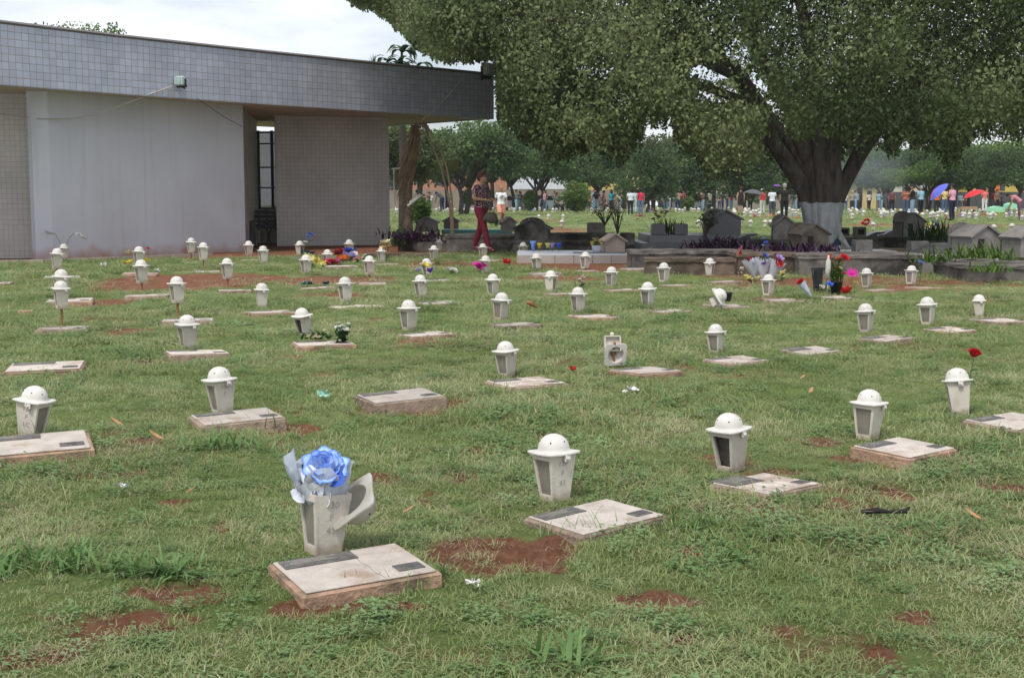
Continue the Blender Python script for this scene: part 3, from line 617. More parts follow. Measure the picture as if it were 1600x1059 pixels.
slab(1220, 1317, 545, 'flat with dark plaques and no lantern, on the right lawn', 30, -.003, v=1, plq=(2, 1))
lantern(1353, 476, 521, 47, 'on the right lawn behind a flat slab with two dark plaques', tilt=(0, -2))
slab(1342, 1430, 528, 'with two dark plaques, on the right lawn', 33, v=3, plq=(2, 1))
lantern(1449, 465, 508, 48, 'second from the right edge in its row, with a see-through window')
slab(1440, 1525, 512, 'second from the right edge in its row', 30, v=0)
lantern(1530, 463, 496, -20, 'rusty-stained, closest to the right edge', desc='cream domed grave lantern')
slab(1517, 1610, 499, 'closest to the right edge in the middle rows', 22, v=5)
lantern(294, 491, 545, 24, 'alone in front of the red soil mound', tilt=(0, -1))
slab(250, 366, 550, 'under the lantern nearest in front of the red mound', 22, v=1)
lantern(476, 480, 524, 35, 'blackened by fire and leaning above white lilies', hollow=True, tilt=(5, -4), desc='burnt grave lantern')
slab(450, 560, 537, 'covered with lily leaves and a pot of white daisies', 18, v=2)
lantern(639, 469, 516, 33, 'directly behind the raised slab without a lantern')
slab(617, 712, 520, 'two rows behind the tilted slab without a lantern', 28, v=4)
lantern(782, 457, 500, 36, 'with a cracked front, right behind the brown bird\'s left')
slab(762, 848, 506, 'left of the small brown bird', 26, v=3)
lantern(903, 450, 489, 22, 'with pink and white blossoms behind its dome')
slab(885, 970, 494, 'below the lantern with pink and white blossoms', 28, v=0)
lantern(1012, 441, 479, 38, 'left of the toppled lantern top')
slab(1010, 1082, 485, 'left of the toppled lantern top and black pot', 32, v=2)
slab(1098, 1172, 476, 'carrying the toppled lantern top and black pot', 24, v=5)
lantern(409, 443, 481, 8, 'see-through with an amber glass, left of the burnt lantern')
slab(378, 466, 487, 'behind and left of the burnt lantern', 26, v=4)
lantern(540, 433, 471, 26, 'behind the daisies, on a slab broken in two')
slab(514, 562, 476, 'left half of a slab broken in two', 12, -.015, (0, 0), v=0, desc='sunken grave slab,')
slab(562, 594, 474, 'right half of a slab broken in two', 12, -.015, (0, 0), v=3, desc='sunken grave slab,')
lantern(658, 431, 466, 20, 'just in front of the lilac, yellow and purple tulips')
slab(650, 717, 471, 'thin, behind the tulips lantern\'s foot', 16, -.01, v=1)
lantern(770, 428, 461, 33, 'between the magenta flowers and the brown bird')
lantern(861, 423, 455, -28, 'with its window on the right, left of the blossoms')
slab(850, 900, 458, 'left of the lantern with pink and white blossoms', 15, v=2)
lantern(955, 417, 448, 35, 'right of the pink and white blossoms, one row back')
slab(943, 1002, 451, 'right of the blossoms, one row back', 24, v=0)
lantern(1037, 411, 441, 38, 'standing between the low white tomb and the toppled top')
slab(1030, 1080, 443, 'small, behind the toppled lantern top', 16, -.01, v=4)
lantern(1109, 404, 431, -30, 'in front of the brown kerb left of the wrapped bouquets')
slab(1104, 1160, 438, 'in front of the brown kerb left of the wrapped bouquets', 16, -.01, v=1)
lantern(1200, 430, 463, 35, 'in front of the cellophane-wrapped bouquets')
slab(1190, 1258, 469, 'below the cellophane-wrapped bouquets', 18, v=3)
lantern(1354, 419, 449, 40, 'right of the flower-filled black pot', desc='cream domed grave lantern')
slab(1346, 1397, 452, 'right of the flower-filled black pot', 18, v=2)
lantern(1423, 415, 444, 30, 'with a small blue flower behind its dome')
slab(1416, 1470, 446, 'below the lantern with a small blue flower', 18, -.01, v=0)
lantern(278, 431, 472, 28, 'on a rusty post in front of the red soil mound', lift=25)
slab(247, 340, 499, 'under a rusty-posted lantern in front of the red mound', 12, v=1)
lantern(97, 437, 480, 22, 'on a tall rusty post, foremost of four at the left', lift=28)
slab(53, 143, 511, 'under the tall rusty post at the left', 12, v=3)
lantern(95, 418, 463, 20, 'second in the column of four at the left', lift=6)
slab(68, 150, 468, 'behind the tall rusty post at the left', 14, v=4)
lantern(89, 388, 420, 24, 'third in the column of four at the left', lift=10)
slab(65, 130, 433, 'third from the front at the far left', 16, v=2)
lantern(101, 381, 404, 24, 'with white orchid sprays arching from it', lift=3)
lantern(222, 405, 441, 30, 'on a short post at the left end of the red mound', lift=15)
slab(195, 268, 461, 'at the front left corner of the red mound', 8, v=5)
lantern(217, 384, 415, 30, 'among yellow tulips', lift=8)
slab(190, 250, 426, 'behind the yellow tulips by the red mound', 10, -.01, v=0)
lantern(299, 372, 395, 22, 'bluish with dark writing, on a white post by the white wall', lift=12, desc='pale blue grave lantern')
slab(290, 316, 408, 'tiny pale base by the white wall', 8, v=2)
lantern(318, 379, 406, 20, 'on a post beside the pale blue one by the white wall', lift=14)
slab(302, 346, 422, 'behind the red mound near the white wall', 10, -.01, v=1)
lantern(356, 404, 436, 26, 'with scribbled writing at the right end of the red mound', lift=12)
slab(337, 396, 452, 'at the front right corner of the red mound', 10, v=3)
lantern(389, 377, 400, 25, 'left of a pair in front of the recessed window')
slab(375, 402, 404, 'under the left lantern of the pair by the window recess', 8, -.01, v=0)
lantern(412, 384, 411, 20, 'right of a pair in front of the recessed window')
lantern(469, 377, 399, -30, 'with blue flowers leaning out of its top')
slab(458, 478, 401, 'under the lantern with leaning blue flowers', 8, -.01, v=3)
lantern(478, 398, 428, 26, 'just left of the big heap of artificial flowers')
lantern(546, 375, 398, 26, 'behind the heap of artificial flowers near the tiled wall')
lantern(513, 391, 416, 24, 'half buried in the heap of artificial flowers')
slab(505, 562, 418, 'under the heap of artificial flowers', 14, .02, v=1)
slab(465, 527, 448, 'with teal petals on it, in front of the flower heap', 14, v=3)
lantern(577, 400, 429, 24, 'just right of the heap of artificial flowers', lift=6)
slab(558, 606, 440, 'thin pale strip right of the flower heap', 6, -.015, (0, 0), v=0)
lantern(597, 386, 409, 22, 'with beige blossoms spilling over its top')
slab(586, 624, 412, 'under the lantern with beige blossoms', 8, v=5)
lantern(685, 374, 393, 22, 'rearmost, left of the walking woman')
slab(672, 706, 395, 'rearmost, left of the walking woman', 8, -.01, v=2)
lantern(678, 384, 406, 30, 'just in front of the rearmost one left of the walking woman')
lantern(668, 404, 432, 30, 'behind the yellow and purple tulips')
slab(664, 706, 435, 'behind the yellow and purple tulips', 10, -.01, v=1)
lantern(755, 381, 403, 30, 'at the feet of the walking woman')
slab(752, 790, 405, 'at the feet of the walking woman', 8, -.015, v=4)
lantern(758, 400, 427, 22, 'beside the magenta flowers')
lantern(818, 379, 401, 30, 'before the left corner of the low white tomb')
slab(806, 842, 403, 'before the left corner of the low white tomb', 8, -.01, v=1)
lantern(839, 397, 423, 32, 'in front of the low white tomb, right of the red flowers')
slab(825, 880, 427, 'in front of the low white tomb, right of the red flowers', 14, v=3)
lantern(914, 394, 420, 30, 'in front of the middle of the low white tomb')
slab(902, 932, 422, 'in front of the middle of the low white tomb', 8, v=2)
lantern(988, 391, 416, 26, 'at the right corner of the low white tomb')
slab(970, 1026, 420, 'at the right corner of the low white tomb', 10, v=5)
slab(-14, 8, 441, 'just showing at the far left edge', 10, v=0)
m = MB(); g = G(40, 491); m.at(g, (0, 0, .3)); m.box((0, 0, .01), (.14, .09, .05), bev=.006); tag(m.build('brick', M_cem2), 'small brown brick in the grass at the left edge', 'brick')
# broken open lantern
g = G(962, 573); t = thing('grave_lantern', 'broken grave lantern lying open, its lid showing the round hollow', 'grave lantern', (g.x, g.y, g.z), R(8), GL)
part('cap', LM['cap'], t, (0.0, 0, .085), (R(-80), R(0), R(8)), (1.02, 1.02, .7)); 
m = MB(); m.at((-.02, .03, .155), (R(-14), 0, 0)); m.box((0, 0, 0), (.112, .008, .10)); m.box((-.052, -.015, 0), (.008, .03, .10)); m.box((.052, -.015, 0), (.008, .03, .10)); m.box((0, -.015, .05), (.112, .03, .008)); m.build('body', M_lan, t)
m = MB(); m.tube([(0, .03, 0), (-.01, .04, .1), (-.01, .0, .158)], .009, 6); m.ball((-.012, -.01, .165), .012, 7, 5); m.build('latch', M_rust, t)
m = MB(); m.ball((-.02, .03, .222), .014, 7, 5); m.build('knob', M_lan, t)
# toppled top
g = G(1114, 474, .06); t = thing('grave_lantern', 'toppled grave lantern top lying on its side beside a black pot', 'grave lantern', (g.x, g.y, g.z + .10), 0, GL)
part('cap', LM['cap'], t, (0.05, 0, .03), (0, R(58), R(-20)), (1.25, 1.25, 1.25)); part('body', LM['body'], t, (.05, 0, .0), (0, R(-118), R(-20)), (.8, .8, .4))
g = G(1137, 472, .05); m = MB(); m.lathe([(.028, 0), (.042, .07), (.046, .07), (.046, .085), (.038, .085), (.034, .03)], 14); t = tag(m.build('flower_pot', mat('black_plastic', (.02, .02, .02), .5), None, True, (g.x, g.y, g.z + .055)), 'empty black pot beside the toppled lantern top', 'flower pot'); t.scale = (1.1,) * 3
# ================================================================== FLOWERS AND SMALL THINGS
M_stem = mat('stem_green', (.06, .13, .035), .6)
M_leafg = leafmat('flower_leaf', (.03, .08, .02), (.06, .14, .035), (.11, .20, .06), .3, scale=20)
FC = {}
def fmat(c, edge=None):
    if c not in FC:
        col = {'blue': (.07, .17, .72), 'lblue': (.25, .42, .85), 'white': (.78, .78, .74), 'cream': (.80, .74, .50), 'yellow': (.80, .60, .06), 'pyellow': (.80, .75, .28), 'red': (.62, .025, .03), 'pink': (.75, .22, .38), 'magenta': (.72, .03, .40), 'orange': (.78, .20, .04),
               'purple': (.14, .05, .50), 'lilac': (.50, .40, .78), 'beige': (.70, .52, .26), 'crimson': (.45, .02, .07), 'crimson2': (.55, .02, .03), 'teal': (.02, .11, .15), 'navy': (.02, .05, .20), 'brown': (.35, .18, .13), 'rose': (.62, .30, .30)}[c]
        m = leafmat('petal_' + c, tuple(x * .75 for x in col), col, tuple(min(.9, x * 1.25 + .03) for x in col), .35, scale=30, rough=.55)
        FC[c] = m
    return FC[c]
def bloom_mb(m, c, r, kind='open', rnd=random):
    """a small flower at c"""
    old = m.M; m.M = Matrix.LocRotScale(Vector(c), Euler((rnd.uniform(-.9, .5), rnd.uniform(-.6, .6), rnd.uniform(0, 6))), None) if old == Matrix.Identity(4) else old @ Matrix.Translation(c)
    if kind == 'open':
        for ring, (n, L, tl) in enumerate(((6, 1, .1), (5, .7, .6), (3, .4, 1.1))):
            for i in range(n): m.petal((0, 0, 0), (0, -tl, 2 * PI * i / n + ring * .5 + rnd.uniform(-.2, .2)), r * L, r * .75 * L, .35)
    elif kind == 'tulip':
        for i in range(5): m.petal((0, 0, 0), (0, -1.05, 2 * PI * i / 5), r * 1.5, r * 1.1, -.45, 4)
    elif kind == 'daisy':
        for i in range(9): m.petal((0, 0, 0), (0, -.25, 2 * PI * i / 9), r, r * .45, .1, 2)
        m.ball((0, 0, r * .1), r * .25, 6, 4)
    m.M = old
def flowers(name, label, cat, base, heads, stemr=.002, group=None, leafs=3, leafL=.05, stembase=None):
    """heads: list of (dx,dy,dz,r,colour,kind)"""
    t = thing(name, label, cat, base, group=group); byc = {}
    for h in heads: byc.setdefault(h[4], []).append(h)
    for c, hs in byc.items():
        for q in (hs if len(heads) <= 8 else [hs]):
            m = MB()
            for h in (q if isinstance(q, list) else [q]): bloom_mb(m, h[:3], h[3], h[5])
            m.build('blossom', fmat(c), t)
    m = MB(); rr = random.Random(len(label))
    for h in heads:
        sb = stembase or (0, 0, 0); mid = (h[0] * .5 + rr.uniform(-.01, .01), h[1] * .5, h[2] * .6); m.tube([sb, mid, h[:3]], stemr, 4, False)
    m.build('stem', M_stem, t)
    m = MB()
    for h in heads[:10]:
        for _ in range(leafs):
            q = rr.uniform(.2, .9); m.petal((h[0] * q, h[1] * q, h[2] * q), (0, rr.uniform(-.9, .2), rr.uniform(0, 6)), leafL, leafL * .4, .1)
    if m.v: m.build('leaf', M_leafg, t)
    return t
def heads(n, spread, zr, r, cols, kind='open', seed=0, yflat=.6):
    q = random.Random(seed); return [(q.uniform(-1, 1) * spread, q.uniform(-1, 1) * spread * yflat, q.uniform(*zr), r * q.uniform(.8, 1.2), q.choice(cols), kind) for _ in range(n)]
# big blue rose: layered petals, with cellophane wrap
lw = ln1.matrix_basis @ Vector((0, 0, 0)); rc = P(508, 733, ln1.location.y + .0)
t = thing('blue_rose', 'large artificial blue rose in white cellophane inside the open lantern', 'flower', rc)
def edgemat():
    m = bpy.data.materials.new('rose_blue_edge'); m.use_nodes = True; tr = m.node_tree; n = tr.nodes; l = tr.links; b = n['Principled BSDF']
    a = n.new('ShaderNodeAttribute'); a.attribute_name = 'edge'; rp = n.new('ShaderNodeValToRGB'); e = rp.color_ramp.elements; e[0].color = (.66, .76, .92, 1); e[1].color = (.05, .16, .72, 1); e[1].position = 1.0; x = e.new(.62); x.color = (.34, .52, .90, 1)
    nz = n.new('ShaderNodeTexNoise'); nz.inputs['Scale'].default_value = 40; ad = n.new('ShaderNodeMath'); ad.operation = 'MULTIPLY_ADD'; l.new(nz.outputs[0], ad.inputs[0]); ad.inputs[1].default_value = .35; l.new(a.outputs['Fac'], ad.inputs[2]); s = n.new('ShaderNodeMath'); s.operation = 'SUBTRACT'; s.inputs[1].default_value = .17; l.new(ad.outputs[0], s.inputs[0])
    l.new(s.outputs[0], rp.inputs[0]); l.new(rp.outputs[0], b.inputs['Base Color']); b.inputs['Roughness'].default_value = .6; b.inputs['Subsurface Weight'].default_value = .15; b.inputs['Subsurface Radius'].default_value = (.01, .01, .02); return m
def rose_mesh(R0, m_, seed=1, edge=True):
    q = random.Random(seed); V = []; Fc = []; E = []
    for ring, (n, rad, z0, H, open_) in enumerate(((5, .95, -.35, .95, .42), (5, .78, -.32, 1.0, .26), (5, .6, -.25, .98, .16), (4, .42, -.2, .95, .08), (3, .25, -.1, .82, .0), (2, .12, 0, .7, -.02))):
        for i in range(n):
            a0 = 2 * PI * (i / n) + ring * .7 + q.uniform(-.15, .15); span = 2 * PI / n * 1.35; nu, nv = 9, 8; b = len(V)
            for v in range(nv):
                tv = v / (nv - 1)
                for u in range(nu):
                    tu = u / (nu - 1) - .5; ph = a0 + tu * span * (.55 + .45 * math.sin(PI * min(1, .25 + tv * .6)))
                    r = rad * (.35 + .65 * math.sin(min(1.0, tv * 1.35) * PI / 2)) + open_ * tv ** 3 * (1 + .3 * math.sin(tu * 9 + i))
                    z = z0 + H * tv * (1 - .18 * (2 * tu) ** 2) - open_ * .55 * tv ** 4 + .03 * math.sin(tu * 14 + ring)
                    V.append(((r * math.cos(ph)) * R0, (r * math.sin(ph)) * R0, z * R0)); E.append(max(tv ** 3, (abs(2 * tu) ** 5) * tv))
            for v in range(nv - 1):
                for u in range(nu - 1): k = b + v * nu + u; Fc.append((k, k + 1, k + nu + 1, k + nu))
    me = npmesh('rose', np.array(V), np.array(Fc), m_, smooth=True); a = me.attributes.new('edge', 'FLOAT', 'POINT'); a.data.foreach_set('value', np.array(E, np.float32)); return me
rs = rose_mesh(.058, edgemat()); o = link('blossom', rs, t); o.rotation_euler = (R(34), R(-4), .3); o.scale = (.92, .92, 1.15)
m = MB(); m.petal((.015, -.03, -.01), (R(60), R(22), R(-25)), .06, .06, .1, 6); o = m.build('outer_petal', fmat('blue'), t, True)
M_cel = leafmat('cellophane_white', (.66, .71, .80), (.80, .84, .90), (.90, .92, .96), .5, scale=40, rough=.25)
V = []; Fc = []; q = random.Random(5); nu, nv = 44, 9
for v in range(nv):
    tv = v / (nv - 1)
    for u in range(nu):
        ph = 2 * PI * u / nu; r = .02 + .062 * tv + .02 * tv * math.sin(ph * 5 + 1) + .010 * tv * math.sin(ph * 11 + tv * 4) + q.uniform(-.004, .004); z = -.165 + .155 * tv + .035 * tv ** 2 * math.sin(ph * 4 + .5) + q.uniform(-.005, .005)
        lx = -.035 * tv * (1 if math.cos(ph) < 0 else .3); zz = z + .045 * tv ** 2 * (math.cos(ph) < -.6)
        V.append((r * math.cos(ph) + lx, r * math.sin(ph) * .75, zz))
Fc = [(v * nu + u, v * nu + (u + 1) % nu, (v + 1) * nu + (u + 1) % nu, (v + 1) * nu + u) for v in range(nv - 1) for u in range(nu)]
link('wrap', npmesh('wrap', np.array(V), np.array(Fc), M_cel, smooth=False), t)
m = MB(); q = random.Random(8)
for i in range(34):
    a = q.uniform(2.2, 5.6); m.petal((.045 * math.cos(a) - .02, .03 * math.sin(a), q.uniform(-.11, -.03)), (q.uniform(-1, 1), q.uniform(-1.6, -.3), a + q.uniform(-.8, .8)), .05, .045, .5, 3)
m.build('wrap_fold', mat('tissue_white', (.76, .80, .86), .5, .05, 20), t)
m = MB(); m.petal((-.045, -.02, -.03), (.2, -.9, 2.6), .055, .05, .1, 4); m.petal((-.05, -.015, -.05), (.2, -.4, 3), .05, .04, .1, 4); m.build('leaf', fmat('teal'), t)
m = MB(); m.tube([(0, .0, -.03), (.0, 0, -.24)], .004, 6); m.build('stem', M_stem, t)
# red rose at right
p = P(1522, 553, G(1510, 655).y + .12); t = thing('red_rose', 'single artificial red rose on a stem behind the leaning lantern', 'flower', p)
link('blossom', rose_mesh(.034, fmat('crimson2'), 3), t).rotation_euler = (R(8), R(12), 0); [setattr(c_, 'scale', (.8, .8, 1.25)) for c_ in t.children]
m = MB(); m.tube([(0, 0, -.02), (-.01, 0, -.08), (-.03, .0, -.2), (-.035, 0, -p.z + .03)], .0025, 5); m.build('stem', M_stem, t)
m = MB()
for i in range(4): m.petal((-.015 - .003 * i, 0, -.09 - .012 * i), (.3, -.3 + .3 * i, i * 1.9), .045, .03, -.2, 4)
m.build('leaf', M_leafg, t)
# orchid sprays
def arc(base, pts, label, cols=('white',), n=7, r=.045):
    t = thing('orchid_spray', label, 'flower', base); b = Vector(base); Q = [Vector(p) - b for p in pts]
    m = MB(); m.tube([(0, 0, 0)] + Q, .004, 5); m.build('stem', mat('orchid_stem', (.10, .10, .07), .7), t)
    m = MB(); L = Q[-2:]
    for i in range(n): f = i / (n - 1); c = L[0].lerp(L[1], f); bloom_mb(m, (c.x, c.y - .01, c.z - .01 + random.uniform(-.02, .02)), r, 'open')
    m.build('blossom', fmat(cols[0]), t)
g = G(101, 405); Y = g.y
arc(P(105, 382, Y), [P(108, 372, Y), P(114, 366, Y), P(121, 366, Y), P(134, 372, Y)], 'white orchid spray arching right from the lantern by the white wall')
arc(P(95, 382, Y), [P(90, 372, Y), P(85, 365, Y), P(72, 363, Y)], 'white orchid spray arching left from the lantern by the white wall', n=4)
def fl(x, y, name, label, hs, cat='flowers', dz=0, **k):
    g = G(x, y); return flowers(name, label, cat, (g.x, g.y, g.z + dz), hs, **k)
fl(205, 424, 'yellow_tulips', 'four yellow tulips around the lantern by the red mound', [(-.09, 0, .12, .045, 'yellow', 'tulip'), (.0, -.05, .13, .045, 'yellow', 'tulip'), (.24, 0, .14, .05, 'yellow', 'tulip'), (-.06, .1, .28, .04, 'pyellow', 'tulip')])
fl(232, 408, 'red_flower', 'single red flower beside the lantern with the yellow tulips', [(0, 0, .22, .05, 'red', 'open')])
fl(473, 400, 'blue_flowers', 'bright and pale blue flowers leaning out of a lantern by the tiled wall', [(.16, 0, .42, .07, 'blue', 'open'), (.10, 0, .38, .06, 'lblue', 'open'), (.17, 0, .34, .06, 'lblue', 'open'), (.06, 0, .26, .06, 'white', 'open')], dz=0)
fl(490, 418, 'yellow_flower_bunch', 'bunch of yellow artificial flowers at the left of the flower heap', heads(15, .14, (.02, .12), .075, ['yellow', 'pyellow'], seed=1) + [(-.16, .1, .2, .07, 'pyellow', 'open'), (-.1, .1, .18, .07, 'pyellow', 'open'), (-.05, .1, .15, .07, 'pyellow', 'open')])
fl(484, 400, 'navy_flower_bunch', 'dark blue flowers behind the yellow ones in the heap', heads(6, .1, (.02, .06), .08, ['teal', 'navy'], seed=4))
fl(519, 417, 'pink_flower_bunch', 'bunch of coral pink flowers at the front of the flower heap', heads(16, .13, (.03, .09), .075, ['pink', 'red', 'pink'], seed=2))
fl(534, 413, 'orange_flower_bunch', 'orange flowers between the pink and the white ones in the heap', heads(7, .08, (.04, .12), .07, ['orange'], seed=3))
fl(531, 405, 'crimson_flower_bunch', 'deep crimson flower at the back of the flower heap', heads(6, .06, (.10, .17), .08, ['crimson'], seed=5))
fl(546, 410, 'white_flower_bunch', 'bunch of bluish white flowers right in the flower heap', heads(12, .11, (.04, .14), .08, ['white', 'lilac', 'white'], seed=6))
fl(549, 402, 'blue_flower_bunch', 'bright blue flowers topping the flower heap', heads(7, .09, (.10, .17), .08, ['blue'], seed=7))
fl(559, 412, 'small_pink_bunch', 'small pink and yellow flowers at the right end of the heap', heads(6, .06, (.03, .12), .05, ['pink', 'pyellow'], seed=8))
fl(568, 416, 'white_flower', 'lone white bloom between the flower heap and the next lantern', [(0, 0, .14, .05, 'cream', 'open'), (.03, 0, .18, .04, 'white', 'open')])
fl(603, 409, 'beige_blossoms', 'large beige blossoms spilling from the top of a lantern', heads(9, .08, (.24, .36), .065, ['beige', 'cream'], seed=9) + [(.02, -.03, .15, .06, 'beige', 'open')])
fl(664, 440, 'tulip_trio', 'lilac, yellow and purple tulips in front of a lantern', [(-.09, 0, .14, .05, 'lilac', 'tulip'), (0, 0, .21, .05, 'yellow', 'tulip'), (.08, 0, .13, .05, 'purple', 'tulip')])
fl(706, 428, 'white_ground_flower', 'white flower cluster lying on the grass left of the woman', heads(6, .06, (.04, .08), .05, ['white'], seed=10))
fl(750, 428, 'magenta_flowers', 'magenta flowers standing beside a lantern', [(-.05, 0, .12, .055, 'magenta', 'tulip'), (.0, 0, .10, .06, 'magenta', 'open'), (.05, 0, .11, .055, 'magenta', 'tulip'), (-.02, 0, .14, .05, 'magenta', 'open')])
fl(791, 424, 'red_ground_flowers', 'two red flowers in the grass right of the magenta ones', [(-.04, 0, .13, .055, 'red', 'tulip'), (.05, 0, .12, .06, 'red', 'tulip')])
fl(905, 488, 'blossom_posy', 'pink and white blossoms behind a lantern in mid lawn', heads(11, .05, (.28, .36), .022, ['white', 'cream', 'pink'], 'daisy', 11), leafs=2, leafL=.06)
fl(1437, 446, 'blue_pansy', 'single pale blue flower behind a lantern on the right', [(0, 0, .30, .06, 'lblue', 'daisy'), (0, -.012, .30, .02, 'purple', 'open')])
# daisies pot
g = G(535, 545); t = flowers('daisy_pot', 'pot of white daisies with dark foliage on the lily-covered slab', 'potted flowers', (g.x, g.y, g.z + .04), heads(20, .05, (.09, .15), .017, ['white'], 'daisy', 12), leafs=5, leafL=.05)
m = MB()
for i in range(80): m.petal((random.uniform(-.05, .05), random.uniform(-.04, .04), random.uniform(-.02, .08)), (0, random.uniform(-1, 0), random.uniform(0, 6)), .04, .02, .1)
m.build('foliage', leafmat('dark_foliage', (.012, .035, .01), (.025, .06, .015), (.05, .10, .03), .2, scale=20), t)
g = G(490, 541); t = thing('lily_leaves', 'fallen white lily with long green leaves on the burnt lantern\'s slab', 'flowers', (g.x, g.y, g.z + .045)); m = MB(); q = random.Random(3)
for i in range(26): m.blade((q.uniform(-.1, .12), q.uniform(-.03, .05), 0), q.uniform(0, 6.3), q.uniform(.08, .17), .026, q.uniform(.3, 1.1), .7, 5)
m.build('leaf', M_leafg, t); m = MB()
for c in ((.02, -.05, .02), (-.03, -.04, .02), (.05, -.06, .015), (.09, 0, .05)): bloom_mb(m, c, .032)
m.build('blossom', fmat('cream'), t)
g = G(495, 449); t = thing('petal_scatter', 'teal petals and ribbon lying on the slab before the flower heap', 'petals', (g.x, g.y, g.z + .03)); m = MB()
for i in range(16): m.petal((random.uniform(-.25, .12), random.uniform(-.03, .08), .01), (random.uniform(-.5, .5), random.uniform(-.6, 0), random.uniform(0, 6)), .06, .045, .3)
m.build('petal', fmat('teal'), t)
# wrapped bouquets
def wrapped(x, y, Y0, tiltx, tilty, hs, label, s=1):
    p = G(x, y); t = thing('wrapped_bouquet', label, 'bouquet', (p.x, Y0 or p.y, p.z), scale=s, rot=(tiltx, tilty, 0)); q = random.Random(x)
    V = []; nu, nv = 26, 6
    for v in range(nv):
        tv = v / (nv - 1)
        for u in range(nu):
            ph = 2 * PI * u / nu; r = .015 + .11 * tv + .03 * tv * (u % 2) + q.uniform(-.006, .006); z = .30 * tv + (.06 * tv * tv if u % 2 else 0)
            V.append((r * math.cos(ph), r * math.sin(ph) * .6, z))
    Fc = [(v * nu + u, v * nu + (u + 1) % nu, (v + 1) * nu + (u + 1) % nu, (v + 1) * nu + u) for v in range(nv - 1) for u in range(nu)]
    link('wrap', npmesh('wrap', np.array(V), np.array(Fc), M_cel), t)
    for h in hs: m = MB(); bloom_mb(m, h[:3], h[3], h[5]); m.build('blossom', fmat(h[4]), t)
    m = MB(); [m.tube([(0, 0, .02), (h[0] * .6, h[1] * .6, h[2] * .6), h[:3]], .003, 4, False) for h in hs]; m.build('stem', M_stem, t)
    m = MB(); [m.petal((q.uniform(-.06, .06), q.uniform(-.04, .04), q.uniform(.15, .3)), (0, q.uniform(-1.2, -.3), q.uniform(0, 6)), .08, .035, .1) for _ in range(14)]; m.build('leaf', M_leafg, t)
wrapped(1180, 436, None, 0, -.25, [(-.02, -.05, .34, .06, 'crimson', 'open'), (-.12, 0, .46, .055, 'red', 'tulip'), (-.10, 0, .53, .05, 'pink', 'tulip'), (.07, 0, .30, .05, 'white', 'open')], 'left cellophane bouquet with crimson and red flowers', .85)
wrapped(1192, 438, None, 0, .0, [(.0, -.05, .40, .08, 'blue', 'open'), (-.01, 0, .56, .045, 'lblue', 'open'), (.045, 0, .61, .045, 'blue', 'open'), (-.0, 0, .68, .04, 'lblue', 'open'), (.07, -.03, .38, .06, 'lilac', 'open'), (.0, -.06, .26, .065, 'purple', 'open')], 'middle cellophane bouquet with a tall blue flower spike', .85)
wrapped(1203, 438, None, 0, .35, [(.0, -.05, .38, .09, 'lilac', 'open'), (-.02, -.07, .29, .08, 'red', 'tulip'), (.04, -.07, .30, .07, 'red', 'open'), (-.06, 0, .42, .05, 'crimson', 'open')], 'right cellophane bouquet with lilac and bright red flowers', .85)
fl(1176, 443, 'pale_yellow_flowers', 'pale yellow flowers in the grass below the cellophane bouquets', heads(9, .09, (.03, .1), .04, ['pyellow', 'cream'], seed=31))
fl(1222, 444, 'cream_flower_spray', 'cream flowers right of the cellophane bouquets', heads(5, .04, (.05, .17), .035, ['cream', 'pyellow'], seed=33))
fl(1158, 430, 'small_cream_flowers', 'tiny cream flowers left of the cellophane bouquets', heads(5, .04, (.03, .1), .03, ['cream', 'white'], seed=35))
# black pot arrangement
g = G(1306, 462); s_ = slab(1275, 1330, 463, 'carrying the black flower pot and black lantern', 14, v=3)
t = flowers('dried_flower_pot', 'black pot of tall dried orange and red flowers with wild greenery', 'potted flowers', (g.x, g.y, g.z + .16), heads(16, .10, (.06, .30), .03, ['orange', 'orange', 'beige', 'red'], seed=13) + [(.10, 0, .27, .055, 'red', 'open'), (.07, 0, .30, .04, 'red', 'open')], leafs=4, leafL=.07)
m = MB(); q = random.Random(9)
for i in range(120): m.blade((q.uniform(-.07, .07), q.uniform(-.05, .05), q.uniform(-.04, .1)), q.uniform(0, 6.3), q.uniform(.08, .26), .012, q.uniform(.05, .7), .4)
m.build('foliage', leafmat('wild_greens', (.05, .10, .02), (.10, .16, .03), (.22, .25, .06), .3, scale=20), t)
m = MB(); m.lathe([(.055, -.14), (.075, -.0), (.08, -.0), (.08, .01), (.07, .01), (.06, -.03)], 14); m.build('pot', MATS['black_plastic'], t, True)
g = G(1281, 458); t = thing('black_grave_lantern', 'black square lantern frame with white flowers inside, left of the flower pot', 'grave lantern', (g.x, g.y, g.z + .02), .3)
m = MB()
for a in (-1, 1):
    for b in (-1, 1): m.tube([(a * .045, b * .045, 0), (a * .075, b * .075, .27)], .010, 4)
    m.box((a * .07, 0, .265), (.02, .15, .02)); m.box((0, a * .07, .265), (.14, .02, .0199)); m.box((a * .045, 0, .01), (.02, .1, .02))
m.box((0, .06, .14), (.11, .006, .24)); m.box((0, 0, .004), (.1, .1, .008)); m.build('frame', M_dark, t)
m = MB(); [bloom_mb(m, (random.uniform(-.03, .03), -.03, random.uniform(.03, .08)), .025) for _ in range(5)]; m.build('blossom', fmat('white'), t)
def single(x, y, zh, c, r, name, label, kind='open'): fl(x, y, name, label, [(0, 0, zh, r, c, kind)])
single(1330, 466, .28, 'magenta', .075, 'pink_pompom', 'magenta round flower right of the black flower pot', 'daisy')
single(1322, 466, .08, 'red', .07, 'red_round_flower', 'round red flower at the foot of the black flower pot')
single(1335, 466, .17, 'pyellow', .045, 'small_yellow_flower', 'small yellow flower right of the magenta round one')
single(1295, 466, .15, 'blue', .055, 'small_blue_flower', 'small blue flower left of the black pot')
